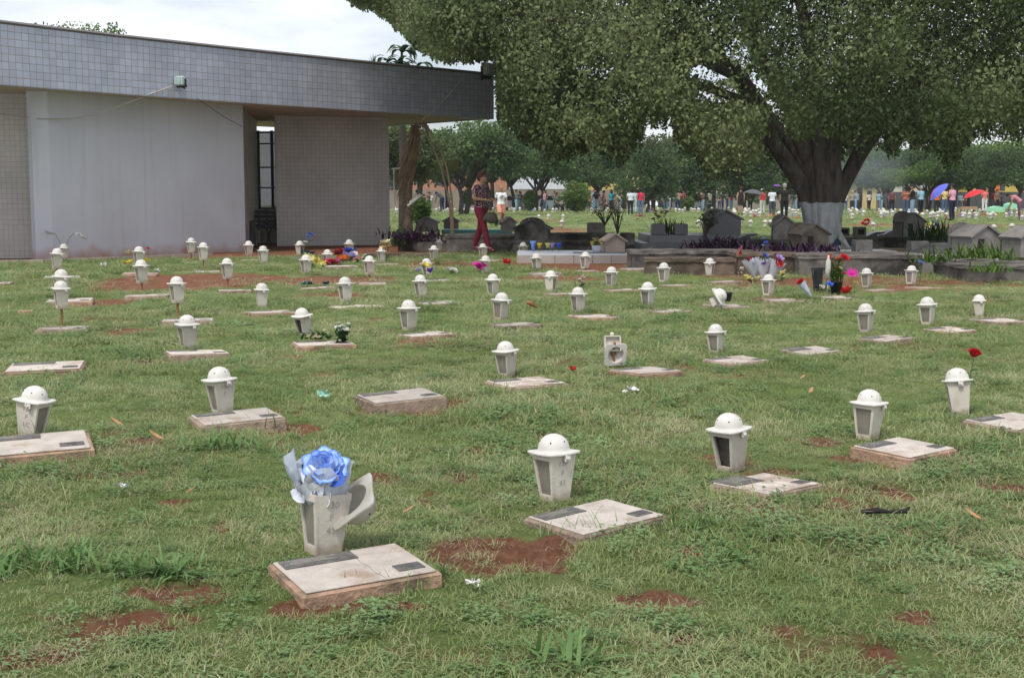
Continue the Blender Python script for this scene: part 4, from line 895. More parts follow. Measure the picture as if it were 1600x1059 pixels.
g = G(1268, 467); t = thing('cone_bouquet', 'red rose in a clear paper cone lying before the black lantern', 'bouquet', (g.x, g.y, g.z + .02), rot=(0, R(-38), 0))
m = MB(); m.lathe([(.012, 0), (.05, .20), (.048, .20), (.010, .004)], 12); m.build('wrap', M_cel, t); link('blossom', rose_mesh(.04, fmat('red'), 4), t, (0, 0, .21)); m = MB(); m.tube([(0, 0, 0), (0, 0, .2)], .004, 5); m.build('stem', M_stem, t)
g = G(1293, 462); m = MB(); m.lathe([(.03, 0), (.032, .1), (.03, .2), (.012, .24), (.012, .27)], 12, (0, 0, .2)); m.tube([(0, 0, 0), (0, 0, .21)], .008, 5); tag(m.build('candle_bottle', mat('milky_glass', (.55, .55, .50), .3, alpha=.85), None, True, g), 'slim milky bottle standing behind the black lantern', 'bottle')
# bird
g = G(828, 488); t = thing('small_bird', 'small brown bird standing in the grass', 'bird', (g.x, g.y, g.z + .05), R(15))
m = MB(); M_bird = mat('bird_brown', (.30, .13, .06), .9, .3, 60)
m.tube([(-.055, 0, .035), (-.045, 0, .045), (-.025, 0, .05), (.0, 0, .045), (.035, 0, .03), (.06, 0, .018), (.095, 0, .004), (.11, 0, 0)], [.008, .018, .022, .032, .026, .014, .009, .004], 10); m.tube([(-.05, 0, .045), (-.072, 0, .042)], [.006, .001], 5); m.build('body', M_bird, t, True); t.rotation_euler = (0, R(8), R(20)); t.scale = (.8,) * 3
m = MB(); [m.petal((-.01, s * .024, .055), (s * 1.2, .35, s * -.1), .075, .035, .05, 4) for s in (-1, 1)]; m.build('wing', mat('bird_wing', (.17, .09, .05), .9), t)
m = MB(); [m.tube([(0, s * .012, .02), (-.003, s * .013, -.05)], .0025, 4) for s in (-1, 1)]; m.build('leg', mat('bird_leg', (.2, .12, .08)), t)
# litter
def crumple(x, y, s, c, name, label, cat='litter'):
    g = G(x, y); t = MB(); q = random.Random(int(x))
    for i in range(12): t.petal((q.uniform(-1, 1) * s, q.uniform(-.6, .6) * s, q.uniform(.1, .5) * s), (q.uniform(-1, 1), q.uniform(-1.2, .3), q.uniform(0, 6)), s * 1.1, s * .9, q.uniform(-.3, .6))
    tag(t.build(name, c, None, False, (g.x, g.y, g.z + .02)), label, cat)
M_paper = mat('paper_white', (.75, .75, .72), .7)
crumple(895, 583, .022, fmat('red'), 'fallen_red_petals', 'red petals lying in the grass left of the broken lantern', 'petals')
crumple(990, 588, .028, M_paper, 'crumpled_paper', 'white crumpled paper below the broken lantern\'s slab'); bpy.data.objects['crumpled_paper'].location = G(986, 617) + Vector((0, 0, .02))
crumple(508, 624, .03, mat('foil_green', (.35, .62, .50), .3), 'crumpled_foil', 'crumpled pale green foil on the lawn left of the tilted slab')
crumple(162, 450, .05, M_paper, 'paper_scrap', 'white scrap of paper on the grass left of the red mound'); bpy.data.objects['paper_scrap'].location = G(164, 418) + Vector((0, 0, .01))
crumple(247, 427, .045, mat('plastic_clear', (.62, .64, .66), .3), 'plastic_scrap', 'crumpled clear plastic on the red soil mound')
crumple(190, 768, .016, M_paper, 'paper_bit', 'tiny white paper bit in the grass above the left weeds')
crumple(740, 925, .014, M_paper, 'torn_paper', 'small torn paper beside the cracked nearest slab')
g = G(1380, 815); t = MB(); t.tube([(-.075, 0, .012), (-.02, .01, .016), (.02, .006, .012), (.075, -.01, .018), (.09, 0, .03)], [.012, .016, .008, .013, .004], 7, sq=.7); tag(t.build('charred_stick', mat('char', (.015, .014, .013), .8, .3, 60, .6), None, False, (g.x, g.y, g.z + .02)), 'short black charred stick lying in the grass on the right', 'stick')
def dryleaf(x, y, s, a, label):
    g = G(x, y); m = MB(); m.petal((0, 0, 0), (0, -.2, 0), s, s * .5, .35, 6); m.petal((0, 0, 0), (.3, -.1, PI), s * .25, s * .05, 0, 2)
    tag(m.build('dry_leaf', mat('dry_leaf', (.42, .22, .11), .8, .2, 30), None, False, (g.x, g.y, g.z + .035), a), label, 'leaf')
dryleaf(1532, 826, .06, 2.6, 'curled tan leaf standing out in the grass at the lower right')
dryleaf(1265, 622, .045, 1, 'pale dry leaf between the two right-hand front slabs'); dryleaf(630, 815, .04, .2, 'orange dry leaf beside the open lid of the blue rose lantern')
dryleaf(1250, 602, .04, .5, 'round brown leaf on the open right lawn'); dryleaf(290, 783, .045, .2, 'pale leaf on a bare soil patch above the left weeds'); dryleaf(190, 673, .06, 2.9, 'pale curled leaf right of the left-edge lantern')
dryleaf(255, 697, .07, 3.0, 'whitish flat leaf between the two left slabs')
# broad-leaved weed tufts
def weed(x, y, n, L, label, seed, w=.014, spread=.06, m_=None, lean=(.4, 1.35), name='weed_tuft', cat='weed', dz=0):
    g = G(x, y); m = MB(); q = random.Random(seed)
    for i in range(n): m.blade((q.gauss(0, 1) * spread, q.gauss(0, .5) * spread, 0), q.uniform(0, 6.3), L * q.uniform(.5, 1.1), w * q.uniform(.7, 1.2), q.uniform(*lean), q.uniform(.2, .9), 5)
    o = m.build(name, m_ or leafmat('weed_leaf', (.10, .19, .055), (.18, .29, .10), (.32, .42, .22), .3, scale=14), None, False, (g.x, g.y, g.z + dz)); return tag(o, label, cat)
weed(70, 885, 230, .13, 'large sprawling broad-leaved weed at the lower left edge', 1, .0095, spread=.15)
weed(265, 905, 80, .14, 'starry broad-leaved weed right of the large left one', 2, .010, spread=.04)
weed(190, 900, 36, .12, 'low weed between the two big lower-left ones', 9, spread=.06)
weed(350, 700, 110, .17, 'broad-leaved weed crowding the slab on the left', 3, .010, spread=.10)
weed(880, 1035, 50, .15, 'weed cut by the bottom edge of the photo', 4, spread=.06)
weed(430, 668, 12, .16, 'few tall grass stems leaning over the weedy slab', 5, .006, .04, lean=(.3, .9))
weed(690, 905, 36, .09, 'grass tuft at the near right corner of the cracked slab', 6, .005, .03, lean=(.1, .9))
weed(620, 925, 40, .085, 'grass tuft against the front of the cracked slab', 16, .004, .06, lean=(.1, .8))
weed(1090, 830, 90, .10, 'lush grass clump right of the 130 F 43 slab', 7, .006, .07, lean=(.1, 1))
weed(915, 835, 34, .12, 'thin grass stems rising before the 130 F 43 slab', 8, .004, .08, lean=(.05, .7))
weed(100, 570, 22, .09, 'leafy sprig on the lantern-less slab at the left', 12, .012, .03)
weed(347, 388, 30, .3, 'strappy plant at the foot of the white wall', 13, .02, .03, lean=(.1, .9), name='strappy_plant', cat='plant')
weed(685, 416, 26, .18, 'upright grass tuft behind the tulips', 15, .012, .04, lean=(.1, .6))

# ================================================================== TOMB ROW
M_con = mat('dark_concrete', (.15, .135, .125), .95, .35, 4, .8, 25, col2=(.04, .038, .034), c2=.50)
M_con2 = mat('brown_concrete', (.15, .115, .09), .95, .35, 4, .8, 25, col2=(.075, .06, .045), c2=.49)
M_gran = mat('dark_granite', (.11, .11, .12), .35, .3, 60, col2=(.10, .095, .09), c2=.55, spec=.5)
M_gcon = mat('grey_cast_stone', (.235, .22, .21), .9, .15, 5, .4, 40, col2=(.12, .105, .10), c2=.54)
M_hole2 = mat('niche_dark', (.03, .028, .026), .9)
M_ltile = mat('pale_tomb_tile', (.36, .32, .295), .5, .1, 3, col2=(.36, .28, .22), c2=.58)
M_ltop = mat('pale_marble_top', (.48, .51, .56), .35, .08, 2)
def kerbwall(x0, x1, yb, yt, D, m_, name, label, cat='tomb kerb', Yb=None, dY=0, cap_=True):
    """low wall between photo columns; base row yb, top edge row yt"""
    a = G(x0, yb); b = G(x1, yb); Yw = Yb or (a.y + b.y) / 2; xa = P(x0, yb, Yw).x; xb = P(x1, yb, Yw).x; z0 = float(gzs(Yw)) - .15; z1 = P(800, yt, Yw).z
    t = thing(name, label, cat, ((xa + xb) / 2, Yw + D / 2, z0)); L = xb - xa; h = z1 - z0
    m = MB(); rough(m, (0, 0, (h - .055) / 2), (L - .05, D - .05, h - .055)); m.build('wall', m_, t)
    m = MB(); rough(m, (0, 0, h - .0245), (L, D, .055), .12, .007); m.build('coping', m_, t)
    return t, Yw, z1
def house(x, yb, wpx, hpx, Y, m_, label, yaw=0, niche=True, arch=False, dep=.35, z=None, wing=0):
    p = P(x, yb, Y); k = kk(Y); w_ = wpx / k; h = hpx / k; t = thing('house_headstone', label, 'headstone', (p.x, Y, p.z if z is None else z), R(yaw))
    e = h * .68; m = MB(); m.prism([(-w_ / 2 * .92, 0), (w_ / 2 * .92, 0), (w_ / 2 * .92, e), (0, h * .96), (-w_ / 2 * .92, e)], -dep / 2, dep / 2); m.build('wall', m_, t)
    m = MB()
    for s in (-1, 1):
        a = Vector((s * w_ / 2 * 1.06, 0, e - .03)); b = Vector((0, 0, h)); n_ = Vector((-(b - a).z, 0, (b - a).x)).normalized() * .03 * (1 if s < 0 else -1)
        if n_.z < 0: n_ = -n_
        c = [a, b, b + n_, a + n_]; y0 = -dep / 2 - .04; m.add([(v.x, y0, v.z) for v in c] + [(v.x, -y0, v.z) for v in c], [(0, 1, 2, 3), (7, 6, 5, 4), (0, 4, 5, 1), (1, 5, 6, 2), (2, 6, 7, 3), (3, 7, 4, 0)])
    m.build('roof', m_, t)
    if niche: m = MB(); m.box((-w_ * .17, -dep / 2 - .002, e * .5), (w_ * .2, .01, e * .75)); m.build('niche', M_hole2, t)
    if arch: m = MB(); m.tube([(-w_ * .15, .22, 0), (-w_ * .15, .22, 0)], .01, 3); m = MB(); m.prism([(-w_ * .42, 0), (w_ * .3, 0)] + [(-w_ * .06 + w_ * .36 * math.cos(a), h * .8 + h * .3 * math.sin(a)) for a in np.linspace(0, PI, 9)], dep / 2 + .05, dep / 2 + .15); m.build('arched_slab', m_, t)
    return t
def ramp_(x0, x1, yb, yt, Y, label, D=.5, m_=None):
    a = P(x0, yb, Y); b = P(x1, yt, Y); t = MB(); w_ = b.x - a.x; h = b.z - a.z
    t.prism([(0, 0), (w_ * .75, 0), (w_ * .6, h * .5), (w_, h - .03), (w_, h), (w_ * .55, h * .93), (0, .04)], 0, D); tag(t.build('slanted_gravestone', m_ or M_gran, None, False, (a.x, Y, a.z)), label, 'gravestone')
def gbox(x0, x1, yb, yt, Y, label, m_=None, D=.3, hollow=False, cat='vase box', name='stone_vase_box'):
    a = P(x0, yb, Y); b = P(x1, yt, Y); w_ = b.x - a.x; h = b.z - a.z; t = thing(name, label, cat, (a.x + w_ / 2, Y + D / 2, a.z)); m = MB()
    m.box((0, 0, h / 2), (w_, D, h), bev=.012); m.build('body', m_ or M_gcon, t)
    m = MB(); m.box((-w_ * .1, 0, h + .001), (w_ * .6, D * .6, .006)); m.build('opening', M_hole2, t)
    if hollow: m = MB(); m.box((0, -D / 2 - .001, h * .5), (w_ * .6, .006, h * .55)); m.build('niche', M_hole2, t)
# long front retaining kerb
kerbwall(1008, 1150, 430, 404, .4, M_con2, 'tomb_kerb', 'brown concrete kerb right of the low white tomb')
kerbwall(985, 1160, 421, 392, .9, M_con, 'tomb_kerb', 'dark stepped kerb behind the brown one', Yb=20.2)
kerbwall(1150, 1245, 428, 396, 1.6, M_con2, 'tomb_kerb', 'kerb block behind the cellophane bouquets', Yb=19.3)
kerbwall(1247, 1440, 432, 399, 1.6, M_con, 'tomb_kerb', 'long dark kerb in front of the big tree', Yb=18.9)
kerbwall(1440, 1560, 426, 401, 1.8, M_gcon, 'tomb_kerb', 'grey kerb under the large house headstone at the right', Yb=19.6)
kerbwall(1510, 1700, 436, 415, 1.5, M_con, 'tomb_kerb', 'low dark kerb at the right edge', Yb=17.6)
kerbwall(1080, 1440, 397, 389, .35, M_con2, 'tomb_kerb', 'brown ledge across the front of the tree', Yb=23.6)
kerbwall(1165, 1248, 386, 375, .3, M_con, 'tomb_kerb', 'dark step under the two house headstones left of the trunk', Yb=25.2)
kerbwall(1320, 1480, 384, 371, .3, M_con, 'tomb_kerb', 'dark step right of the trunk', Yb=28.5)
kerbwall(1440, 1500, 380, 369, .3, M_con, 'tomb_kerb', 'short step behind the slanted slab at the right', Yb=29.6)
kerbwall(620, 700, 399, 372, 2.6, M_con, 'tomb_kerb', 'dark planter kerb right of the tiled corner wall', Yb=28.2)
kerbwall(696, 812, 396, 368, 1.8, M_con, 'tomb_kerb', 'dark kerb behind the walking woman\'s legs', Yb=27.6)
kerbwall(800, 1000, 392, 376, .3, M_con, 'tomb_kerb', 'dark kerb behind the low white tomb', Yb=26.5)
kerbwall(845, 960, 380, 364, .3, M_con, 'tomb_kerb', 'broken kerb in front of the far grass, left', Yb=29)
kerbwall(570, 680, 403, 397, .5, M_con2, 'tomb_kerb', 'low reddish step beside the tiled wall', Yb=24.5)
# pale tomb
Yt = 22.8; a = P(808, 404, Yt - .0); z = float(gzs(Yt)); t = thing('white_tomb', 'low pale tiled tomb with a glossy white top', 'tomb', (a.x, Yt, z))
x_ = lambda px: P(px, 400, Yt).x - a.x
m = MB(); Lx = x_(985); m.box((Lx / 2, .9, .02), (Lx, 1.8, .22)); m.build('body', M_ltile, t)
m = MB(); [m.box((Lx * i / 6, -.902 + .9, .02), (.012, .008, .22)) for i in range(1, 6)]; m.build('joint', M_cem, t)
m = MB(); m.box((Lx / 2, .9, .142), (Lx - .04, 1.76, .025)); m.build('marble_top', M_ltop, t)
m = MB(); m.box((x_(930) + .1, .45, .16), (.95, .3, .02)); m.build('plaque', M_gran, t)
t = house(957, 392, 35, 29, 23.5, mat('beige_cast_stone', (.33, .27, .24), .85, .1, 5, .3, 30), 'beige house-shaped headstone on the low white tomb', 14, niche=False, dep=.3, z=z + .14)
for i, (x, c, l_) in enumerate(((833, 'lblue', 'tall pale blue glass vase at the left of the white tomb'), (843, 'yellow', 'small yellow cup on the white tomb, second from the left'), (856, 'pyellow', 'pale yellow cup in the middle on the white tomb'), (863, 'lilac', 'lilac cup on the white tomb'), (873, 'blue', 'blue cup at the right of the cups on the white tomb'))):
    p = P(x, 386, 24.2); m = MB(); h = .19 if i == 0 else .09; m.lathe([(.03, 0), (.035, h * .5), (.05, h * .7), (.06, h), (.055, h), (.03, h * .6)], 10); tag(m.build('cup_vase', fmat(c), None, True, (p.x, 24.2, z + .155 + (0 if i == 0 else .06))), l_, 'vase')
    if i: m = MB(); m.tube([(0, 0, -.065), (0, 0, .01)], .008, 5); o = m.build('stem', M_stem); o.parent = bpy.data.objects[[n_.name for n_ in sc.objects if n_.name.startswith('cup_vase')][-1]]
p = P(933, 388, 23.2); fl(933, 388, 'yellow_flower_vase', 'white vase of yellow and green flowers beside the beige headstone', heads(22, .11, (.12, .26), .03, ['pyellow', 'yellow'], 'daisy', 17), leafs=5, leafL=.06)
o = bpy.data.objects['yellow_flower_vase']; o.location = (p.x, 23.2, z + .155); m = MB(); m.lathe([(.06, 0), (.09, .06), (.1, .14), (.085, .14), (.06, .05)], 12); m.build('vase', mat('grey_ceramic', (.40, .43, .47), .5), o)
# headstones and tombs
house(832, 384, 56, 40, 27.2, M_con, 'broad dark house headstone with an arched slab behind, left of the white tomb', -8, False, True, .5)
house(794, 362, 22, 22, 31, M_gcon, 'small grey house headstone right of the walking woman', 10, False)
house(667, 362, 36, 22, 31.5, M_gcon, 'grey house headstone left of the leaning stems', 0, False)
house(705, 358, 24, 19, 34, M_gcon, 'small grey house headstone behind the leaning stems', 0, False)
house(1128, 368, 52, 38, 25.4, M_gran, 'polished dark house headstone on the big granite tomb', 8, False, True, .5)
m = MB()
for (x0, x1, yb, yt, Y, D) in ((1002, 1160, 386, 380, 24.6, 3), (1015, 1155, 381, 368, 25.0, 2.4)):
    a = P(x0, yb, Y); b = P(x1, yt, Y); m.box(((a.x + b.x) / 2, Y + D / 2, (a.z + b.z) / 2 - .05), (b.x - a.x, D, b.z - a.z + .1), .985 if Y > 24.8 else 1)
tag(m.build('granite_tomb', M_gran), 'large stepped dark granite tomb carrying two vase boxes', 'tomb')
gbox(1019, 1040, 367, 350, 25.6, 'dark granite vase box on the left of the big tomb', M_gran); gbox(1055, 1075, 367, 350, 25.6, 'dark granite vase box in the middle of the big tomb', M_gran)
gbox(918, 946, 364, 348, 31, 'grey stone block behind the yellow flowers'); gbox(970, 992, 384, 364, 26, 'dark block right of the beige headstone', M_con)
house(1224, 379, 38, 40, 25.9, M_gcon, 'taller grey house headstone with an arched back, left of the trunk', -6, False, True, .4)
house(1264, 392, 48, 40, 23.0, mat('brown_cast_stone', (.165, .14, .12), .9, .2, 5, .5, 30, col2=(.09, .075, .06), c2=.5), 'large brown house headstone in front of the painted trunk', 12, True, True, .5)
ramp_(1152, 1184, 376, 365, 26.3, 'slanted dark gravestone between the granite tomb and the tree')
ramp_(1351, 1383, 373, 362, 31, 'left of two slanted dark gravestones right of the trunk'); ramp_(1375, 1409, 373, 359, 31, 'right of two slanted dark gravestones right of the trunk')
ramp_(1444, 1497, 399, 381, 20.6, 'slanted dark slab in front of the right house headstone', .7)
gbox(1337, 1364, 397, 375, 21.5, 'grey stone vase box on the kerb right of the trunk'); gbox(1337, 1354, 370, 355, 30.5, 'dark stone box behind the slanted gravestones', hollow=True)
gbox(1424, 1452, 394, 377, 22, 'grey block with a white cup left of the slanted slab'); gbox(1311, 1328, 369, 356, 31, 'grey stone box touching the right of the trunk', hollow=True)
house(1421, 372, 38, 38, 29, M_gcon, 'narrow house headstone left of the strappy plant', 12, True, True, .4)
house(1524, 401, 54, 48, 20.4, M_gcon, 'large grey house headstone at the right with a leaning front slab', 14, True, True, .55)
house(1604, 401, 60, 46, 19.8, M_gcon, 'house headstone cut by the right edge', 12, True, False, .5)
a = P(1290, 398, 22.6); b = P(1402, 396, 22.6); m = MB(); m.box(((a.x + b.x) / 2, 23.3, a.z + .03), (b.x - a.x, 1.4, .06)); tag(m.build('white_ledge', mat('whitewash', (.55, .57, .62), .8, .08, 3)), 'white painted slab at the foot of the tree', 'slab')
g = P(1303, 391, 27.8); t = thing('blue_bag', 'dark blue bag with a pale cloth leaning on the trunk foot', 'bag', (g.x, 27.6, g.z)); m = MB(); m.tube([(0, 0, 0), (-.02, 0, .1), (.02, 0, .2), (.03, 0, .27)], [.09, .12, .09, .03], 8); m.build('body', mat('blue_cloth', (.02, .06, .12), .6), t, True); m = MB(); m.tube([(.03, -.03, .27), (.1, -.04, .18), (.25, -.05, .02)], [.02, .035, .015], 6); m.tube([(.03, 0, .27), (.02, 0, .36)], .03, 6); m.build('cloth', mat('sack', (.42, .40, .33), .9), t, True)
m = MB(); a = P(690, 366, 32); b = P(800, 359, 32); m.box(((a.x + b.x) / 2, 32.4, (a.z + b.z) / 2), (b.x - a.x, .8, b.z - a.z)); tag(m.build('teal_tomb', mat('teal_tiles', (.07, .30, .27), .3, .25, 4)), 'low teal tiled tomb seen past the walking woman', 'tomb')
M_purp = leafmat('purple_leaf', (.025, .01, .03), (.055, .02, .06), (.10, .04, .09), .15, scale=6)
for i, (x, y, Y, n, sp_) in enumerate(((640, 368, 27.6, 160, .5), (668, 370, 27.6, 120, .4), (1180, 395, 22.5, 130, .35), (1105, 385, 22.3, 120, .35), (1140, 383, 22.6, 120, .35), (1212, 396, 20.3, 160, .4), (1248, 396, 20.3, 140, .35), (1285, 394, 20.6, 120, .3))):
    p = P(x, y, Y); m = MB(); q = random.Random(i)
    for _ in range(n): m.blade((q.gauss(0, .6) * sp_, q.gauss(0, .4) * sp_, q.uniform(-.1, .05)), q.uniform(0, 6.3), q.uniform(.12, .28), .035, q.uniform(.1, 1.1), .6, 4)
    tag(m.build('purple_plant', M_purp, None, False, (p.x, Y, p.z - .02)), 'purple-leaved plant ' + ['beside the dry palm foot', 'right of the palm on the planter kerb', 'left behind the wrapped bouquets', 'at the foot of the granite tomb', 'right end of the granite tomb', 'before the tall house headstone', 'before the brown house headstone', 'at the trunk side of the brown headstone'][i], 'plant')
M_strap = leafmat('strap_leaf', (.02, .05, .015), (.035, .08, .02), (.07, .13, .04), .25, scale=6)
for i, (x, y, Y, n, L, lb) in enumerate(((1440, 376, 27.5, 50, .55, 'left clump of dark strap-leaved plants'), (1462, 376, 27.5, 50, .55, 'right clump of dark strap-leaved plants'), (1050, 366, 26, 40, .4, 'dark leafy plant between the two vase boxes'), (1500, 404, 18.6, 60, .3, 'grass tuft spilling over the kerb below the right headstone'), (1455, 410, 18.8, 60, .28, 'grass tuft on the kerb left of the right headstone'), (1545, 404, 17.4, 70, .3, 'grass spilling over the low kerb at the right'), (1540, 425, 17.0, 50, .25, 'grass clump hanging over the rightmost kerb'), (1555, 385, 24, 70, .3, 'bright green bush between the two right headstones'), (1020, 400, 21, 30, .2, 'small fern on the brown kerb'), (782, 352, 34, 40, .3, 'bright green plant beside the small grey headstone'))):
    p = P(x, y, Y); m = MB(); q = random.Random(i + 40)
    for _ in range(n): m.blade((q.gauss(0, .16), q.gauss(0, .12), 0), q.uniform(0, 6.3), L * q.uniform(.5, 1.1), .03, q.uniform(.05, .5 if i < 3 else 1.1), .4, 4)
    tag(m.build('strappy_plant', M_strap if i < 3 else leafmat('bright_tuft', (.06, .12, .02), (.11, .19, .04), (.2, .27, .08), .3, scale=8), None, False, (p.x, Y, p.z)), lb, 'plant')
# small shrubs / rose bush with blossoms on tombs
def twigbush(x, y, Y, h, w_, n, label, lm, leaf=.05, flo=None, name='small_shrub'):
    p = P(x, y, Y); t = thing(name, label, 'shrub', (p.x, Y, p.z)); q = random.Random(int(x)); m = MB(); tips = []
    for i in range(9):
        a = q.uniform(0, 6.3); e = Vector((math.cos(a) * w_ * q.uniform(.3, 1), math.sin(a) * w_ * .5, h * q.uniform(.6, 1))); m.tube([(0, 0, 0), e * .5 + Vector((0, 0, h * .1)), e], [.014, .009, .004], 5); tips += [e * .55 + Vector((0, 0, h * .1)), e * .8, e]
    m.build('branch', mat('twig', (.08, .06, .045)), t); m = MB()
    for i in range(n):
        c = q.choice(tips); m.petal((c.x + q.gauss(0, .06), c.y + q.gauss(0, .06), c.z + q.gauss(0, .06)), (0, q.uniform(-1, 1), q.uniform(0, 6)), leaf, leaf * .5, .1, 2)
    m.build('foliage', lm, t)
    if flo: m = MB(); [bloom_mb(m, (c.x, c.y, c.z), .035) for c in q.sample(tips, 12)]; m.build('blossom', fmat(flo), t)
    return t
twigbush(945, 352, 29.5, .5, .45, 260, 'leafy shrub rising over the grey stone block', M_strap)
twigbush(965, 366, 27, .65, .35, 160, 'sparse white-flowered bush behind the beige headstone', M_strap, flo='white')
twigbush(1102, 372, 24.9, .5, .25, 200, 'green creeper at the left side of the polished headstone', M_strap, .06)
fl(1032, 352, 'brown_flower_bunch', 'brownish pink flower bunch above the left vase box', heads(9, .13, (.1, .28), .06, ['brown', 'rose', 'beige'], seed=21)); o = bpy.data.objects['brown_flower_bunch']; p = P(1031, 352, 25.8); o.location = p
# ================================================================== BIG TREE
TY = 28.0
def barkmat():
    m = bpy.data.materials.new('bark_with_whitewash'); m.use_nodes = True; t = m.node_tree; n = t.nodes; l = t.links; b = n['Principled BSDF']; b.inputs['Roughness'].default_value = .95; b.inputs['Specular IOR Level'].default_value = .1
    ge = n.new('ShaderNodeNewGeometry'); mp = n.new('ShaderNodeMapping'); mp.inputs['Scale'].default_value = (1, 1, .35); l.new(ge.outputs['Position'], mp.inputs[0])
    nz = n.new('ShaderNodeTexNoise'); nz.inputs['Scale'].default_value = 9; nz.inputs['Detail'].default_value = 8; l.new(mp.outputs[0], nz.inputs[0])
    rp = n.new('ShaderNodeValToRGB'); e = rp.color_ramp.elements; e[0].position = .3; e[0].color = (.065, .055, .046, 1); e[1].position = .7; e[1].color = (.17, .145, .125, 1); l.new(nz.outputs[0], rp.inputs[0])
    r2 = n.new('ShaderNodeValToRGB'); e = r2.color_ramp.elements; e[0].position = .25; e[0].color = (.34, .35, .38, 1); e[1].position = .6; e[1].color = (.60, .62, .67, 1); l.new(nz.outputs[0], r2.inputs[0])
    sx = n.new('ShaderNodeSeparateXYZ'); l.new(ge.outputs['Position'], sx.inputs[0]); n2 = n.new('ShaderNodeTexNoise'); n2.inputs['Scale'].default_value = 4; l.new(ge.outputs['Position'], n2.inputs[0])
    ma = n.new('ShaderNodeMath'); ma.operation = 'MULTIPLY_ADD'; l.new(n2.outputs[0], ma.inputs[0]); ma.inputs[1].default_value = .12; l.new(sx.outputs[2], ma.inputs[2])
    mr = n.new('ShaderNodeMapRange'); mr.inputs[1].default_value = 1.165; mr.inputs[2].default_value = 1.185; l.new(ma.outputs[0], mr.inputs[0])
    mx = n.new('ShaderNodeMix'); mx.data_type = 'RGBA'; l.new(mr.outputs[0], mx.inputs[0]); l.new(r2.outputs[0], mx.inputs[6]); l.new(rp.outputs[0], mx.inputs[7]); l.new(mx.outputs[2], b.inputs['Base Color'])
    bp = n.new('ShaderNodeBump'); bp.inputs['Strength'].default_value = .8; bp.inputs['Distance'].default_value = .03; l.new(nz.outputs[0], bp.inputs['Height']); l.new(bp.outputs[0], b.inputs['Normal']); return m
M_bark = barkmat()
tb = P(1288, 392, TY); big = thing('ficus_tree', 'huge spreading tree with hanging foliage and a white-painted trunk base', 'tree', (tb.x, TY, 0))
def TP(x, y, dy=0): p = P(x, y, TY + dy); return (p.x - tb.x, p.y - TY, p.z)
m = MB()
def smooth(pts, rs, k=4):
    P_ = [Vector(p) for p in pts]; out = []; ro = []
    for i in range(len(P_) - 1):
        p0 = P_[max(i - 1, 0)]; p1 = P_[i]; p2 = P_[i + 1]; p3 = P_[min(i + 2, len(P_) - 1)]
        for j in range(k):
            t = j / k; out.append(.5 * ((2 * p1) + (-p0 + p2) * t + (2 * p0 - 5 * p1 + 4 * p2 - p3) * t * t + (-p0 + 3 * p1 - 3 * p2 + p3) * t ** 3)); ro.append(rs[i] * (1 - t) + rs[i + 1] * t)
    out.append(P_[-1]); ro.append(rs[-1]); return out, ro
def limb(spec, n=14):
    pts, rs = smooth([TP(*s[:2], s[2]) for s in spec], [s[3] for s in spec]); m.tube(pts, [r * (.82 if i > 6 else .9) for i, r in enumerate(rs)], n, wob=.10)
limb([(1285, 398, 0, .40), (1285, 370, 0, .36), (1286, 330, 0, .37), (1287, 300, 0, .42), (1288, 272, 0, .34), (1290, 225, 0, .18)], 20)
limb([(1277, 396, -.1, .27), (1270, 330, -.1, .27), (1253, 290, -.2, .23), (1228, 252, -.3, .21), (1208, 222, -.4, .20), (1190, 185, -.6, .20), (1168, 145, -.9, .20), (1142, 110, -1.3, .19), (1112, 78, -1.8, .16), (1075, 30, -2.6, .12)])
limb([(1186, 178, -.7, .14), (1165, 160, -.9, .13), (1140, 150, -1.0, .115), (1108, 138, -1.1, .11), (1076, 130, -1.2, .10)], 10)
limb([(1282, 396, -.22, .22), (1276, 300, -.2, .24), (1256, 235, 0, .19), (1232, 160, .4, .17), (1195, 100, .9, .17), (1165, 30, 1.6, .12)])
limb([(1288, 390, -.3, .20), (1286, 290, -.3, .23), (1279, 220, -.2, .18), (1272, 140, -.1, .16), (1262, 60, 0, .16), (1240, -40, 0, .1)])
limb([(1292, 390, -.28, .20), (1302, 300, -.25, .22), (1302, 230, -.1, .18), (1318, 160, .2, .15), (1345, 80, .5, .14), (1360, 0, .8, .1)])
limb([(1296, 396, -.05, .26), (1303, 318, 0, .24), (1328, 272, 0, .18), (1352, 232, -.2, .16), (1392, 180, -.7, .13), (1440, 120, -1.5, .11), (1510, 50, -2.6, .08)])
limb([(1300, 330, .2, .20), (1318, 290, .3, .17), (1340, 235, .6, .13), (1365, 190, 1.2, .11), (1420, 110, 2.2, .08)])
limb([(1258, 270, -.2, .13), (1236, 225, .3, .11), (1205, 180, .9, .10), (1150, 100, 2, .08)], 8)
limb([(1150, 120, -1.3, .12), (1060, 80, -2.8, .09), (940, 40, -4.2, .06), (850, 30, -5, .04)], 8)
limb([(1120, 90, -1.8, .1), (980, 20, -1.5, .07), (820, 10, -2, .05), (700, 40, -3, .03)], 8)
limb([(1345, 80, .5, .1), (1450, 0, -2, .08), (1560, -10, -4, .05)], 8)
limb([(1480, 75, -2, .09), (1570, 10, -2.5, .07), (1650, -30, -3, .05)], 8)
# roots
for a in (-2.6, -1.9, -1.2, -.5): m.tube([(math.cos(a) * .25, math.sin(a) * .25, .45), (math.cos(a) * .45, math.sin(a) * .45, .12), (math.cos(a) * .7, math.sin(a) * .7, -.05)], [.12, .12, .06], 8)
m.build('trunk', M_bark, big, True)
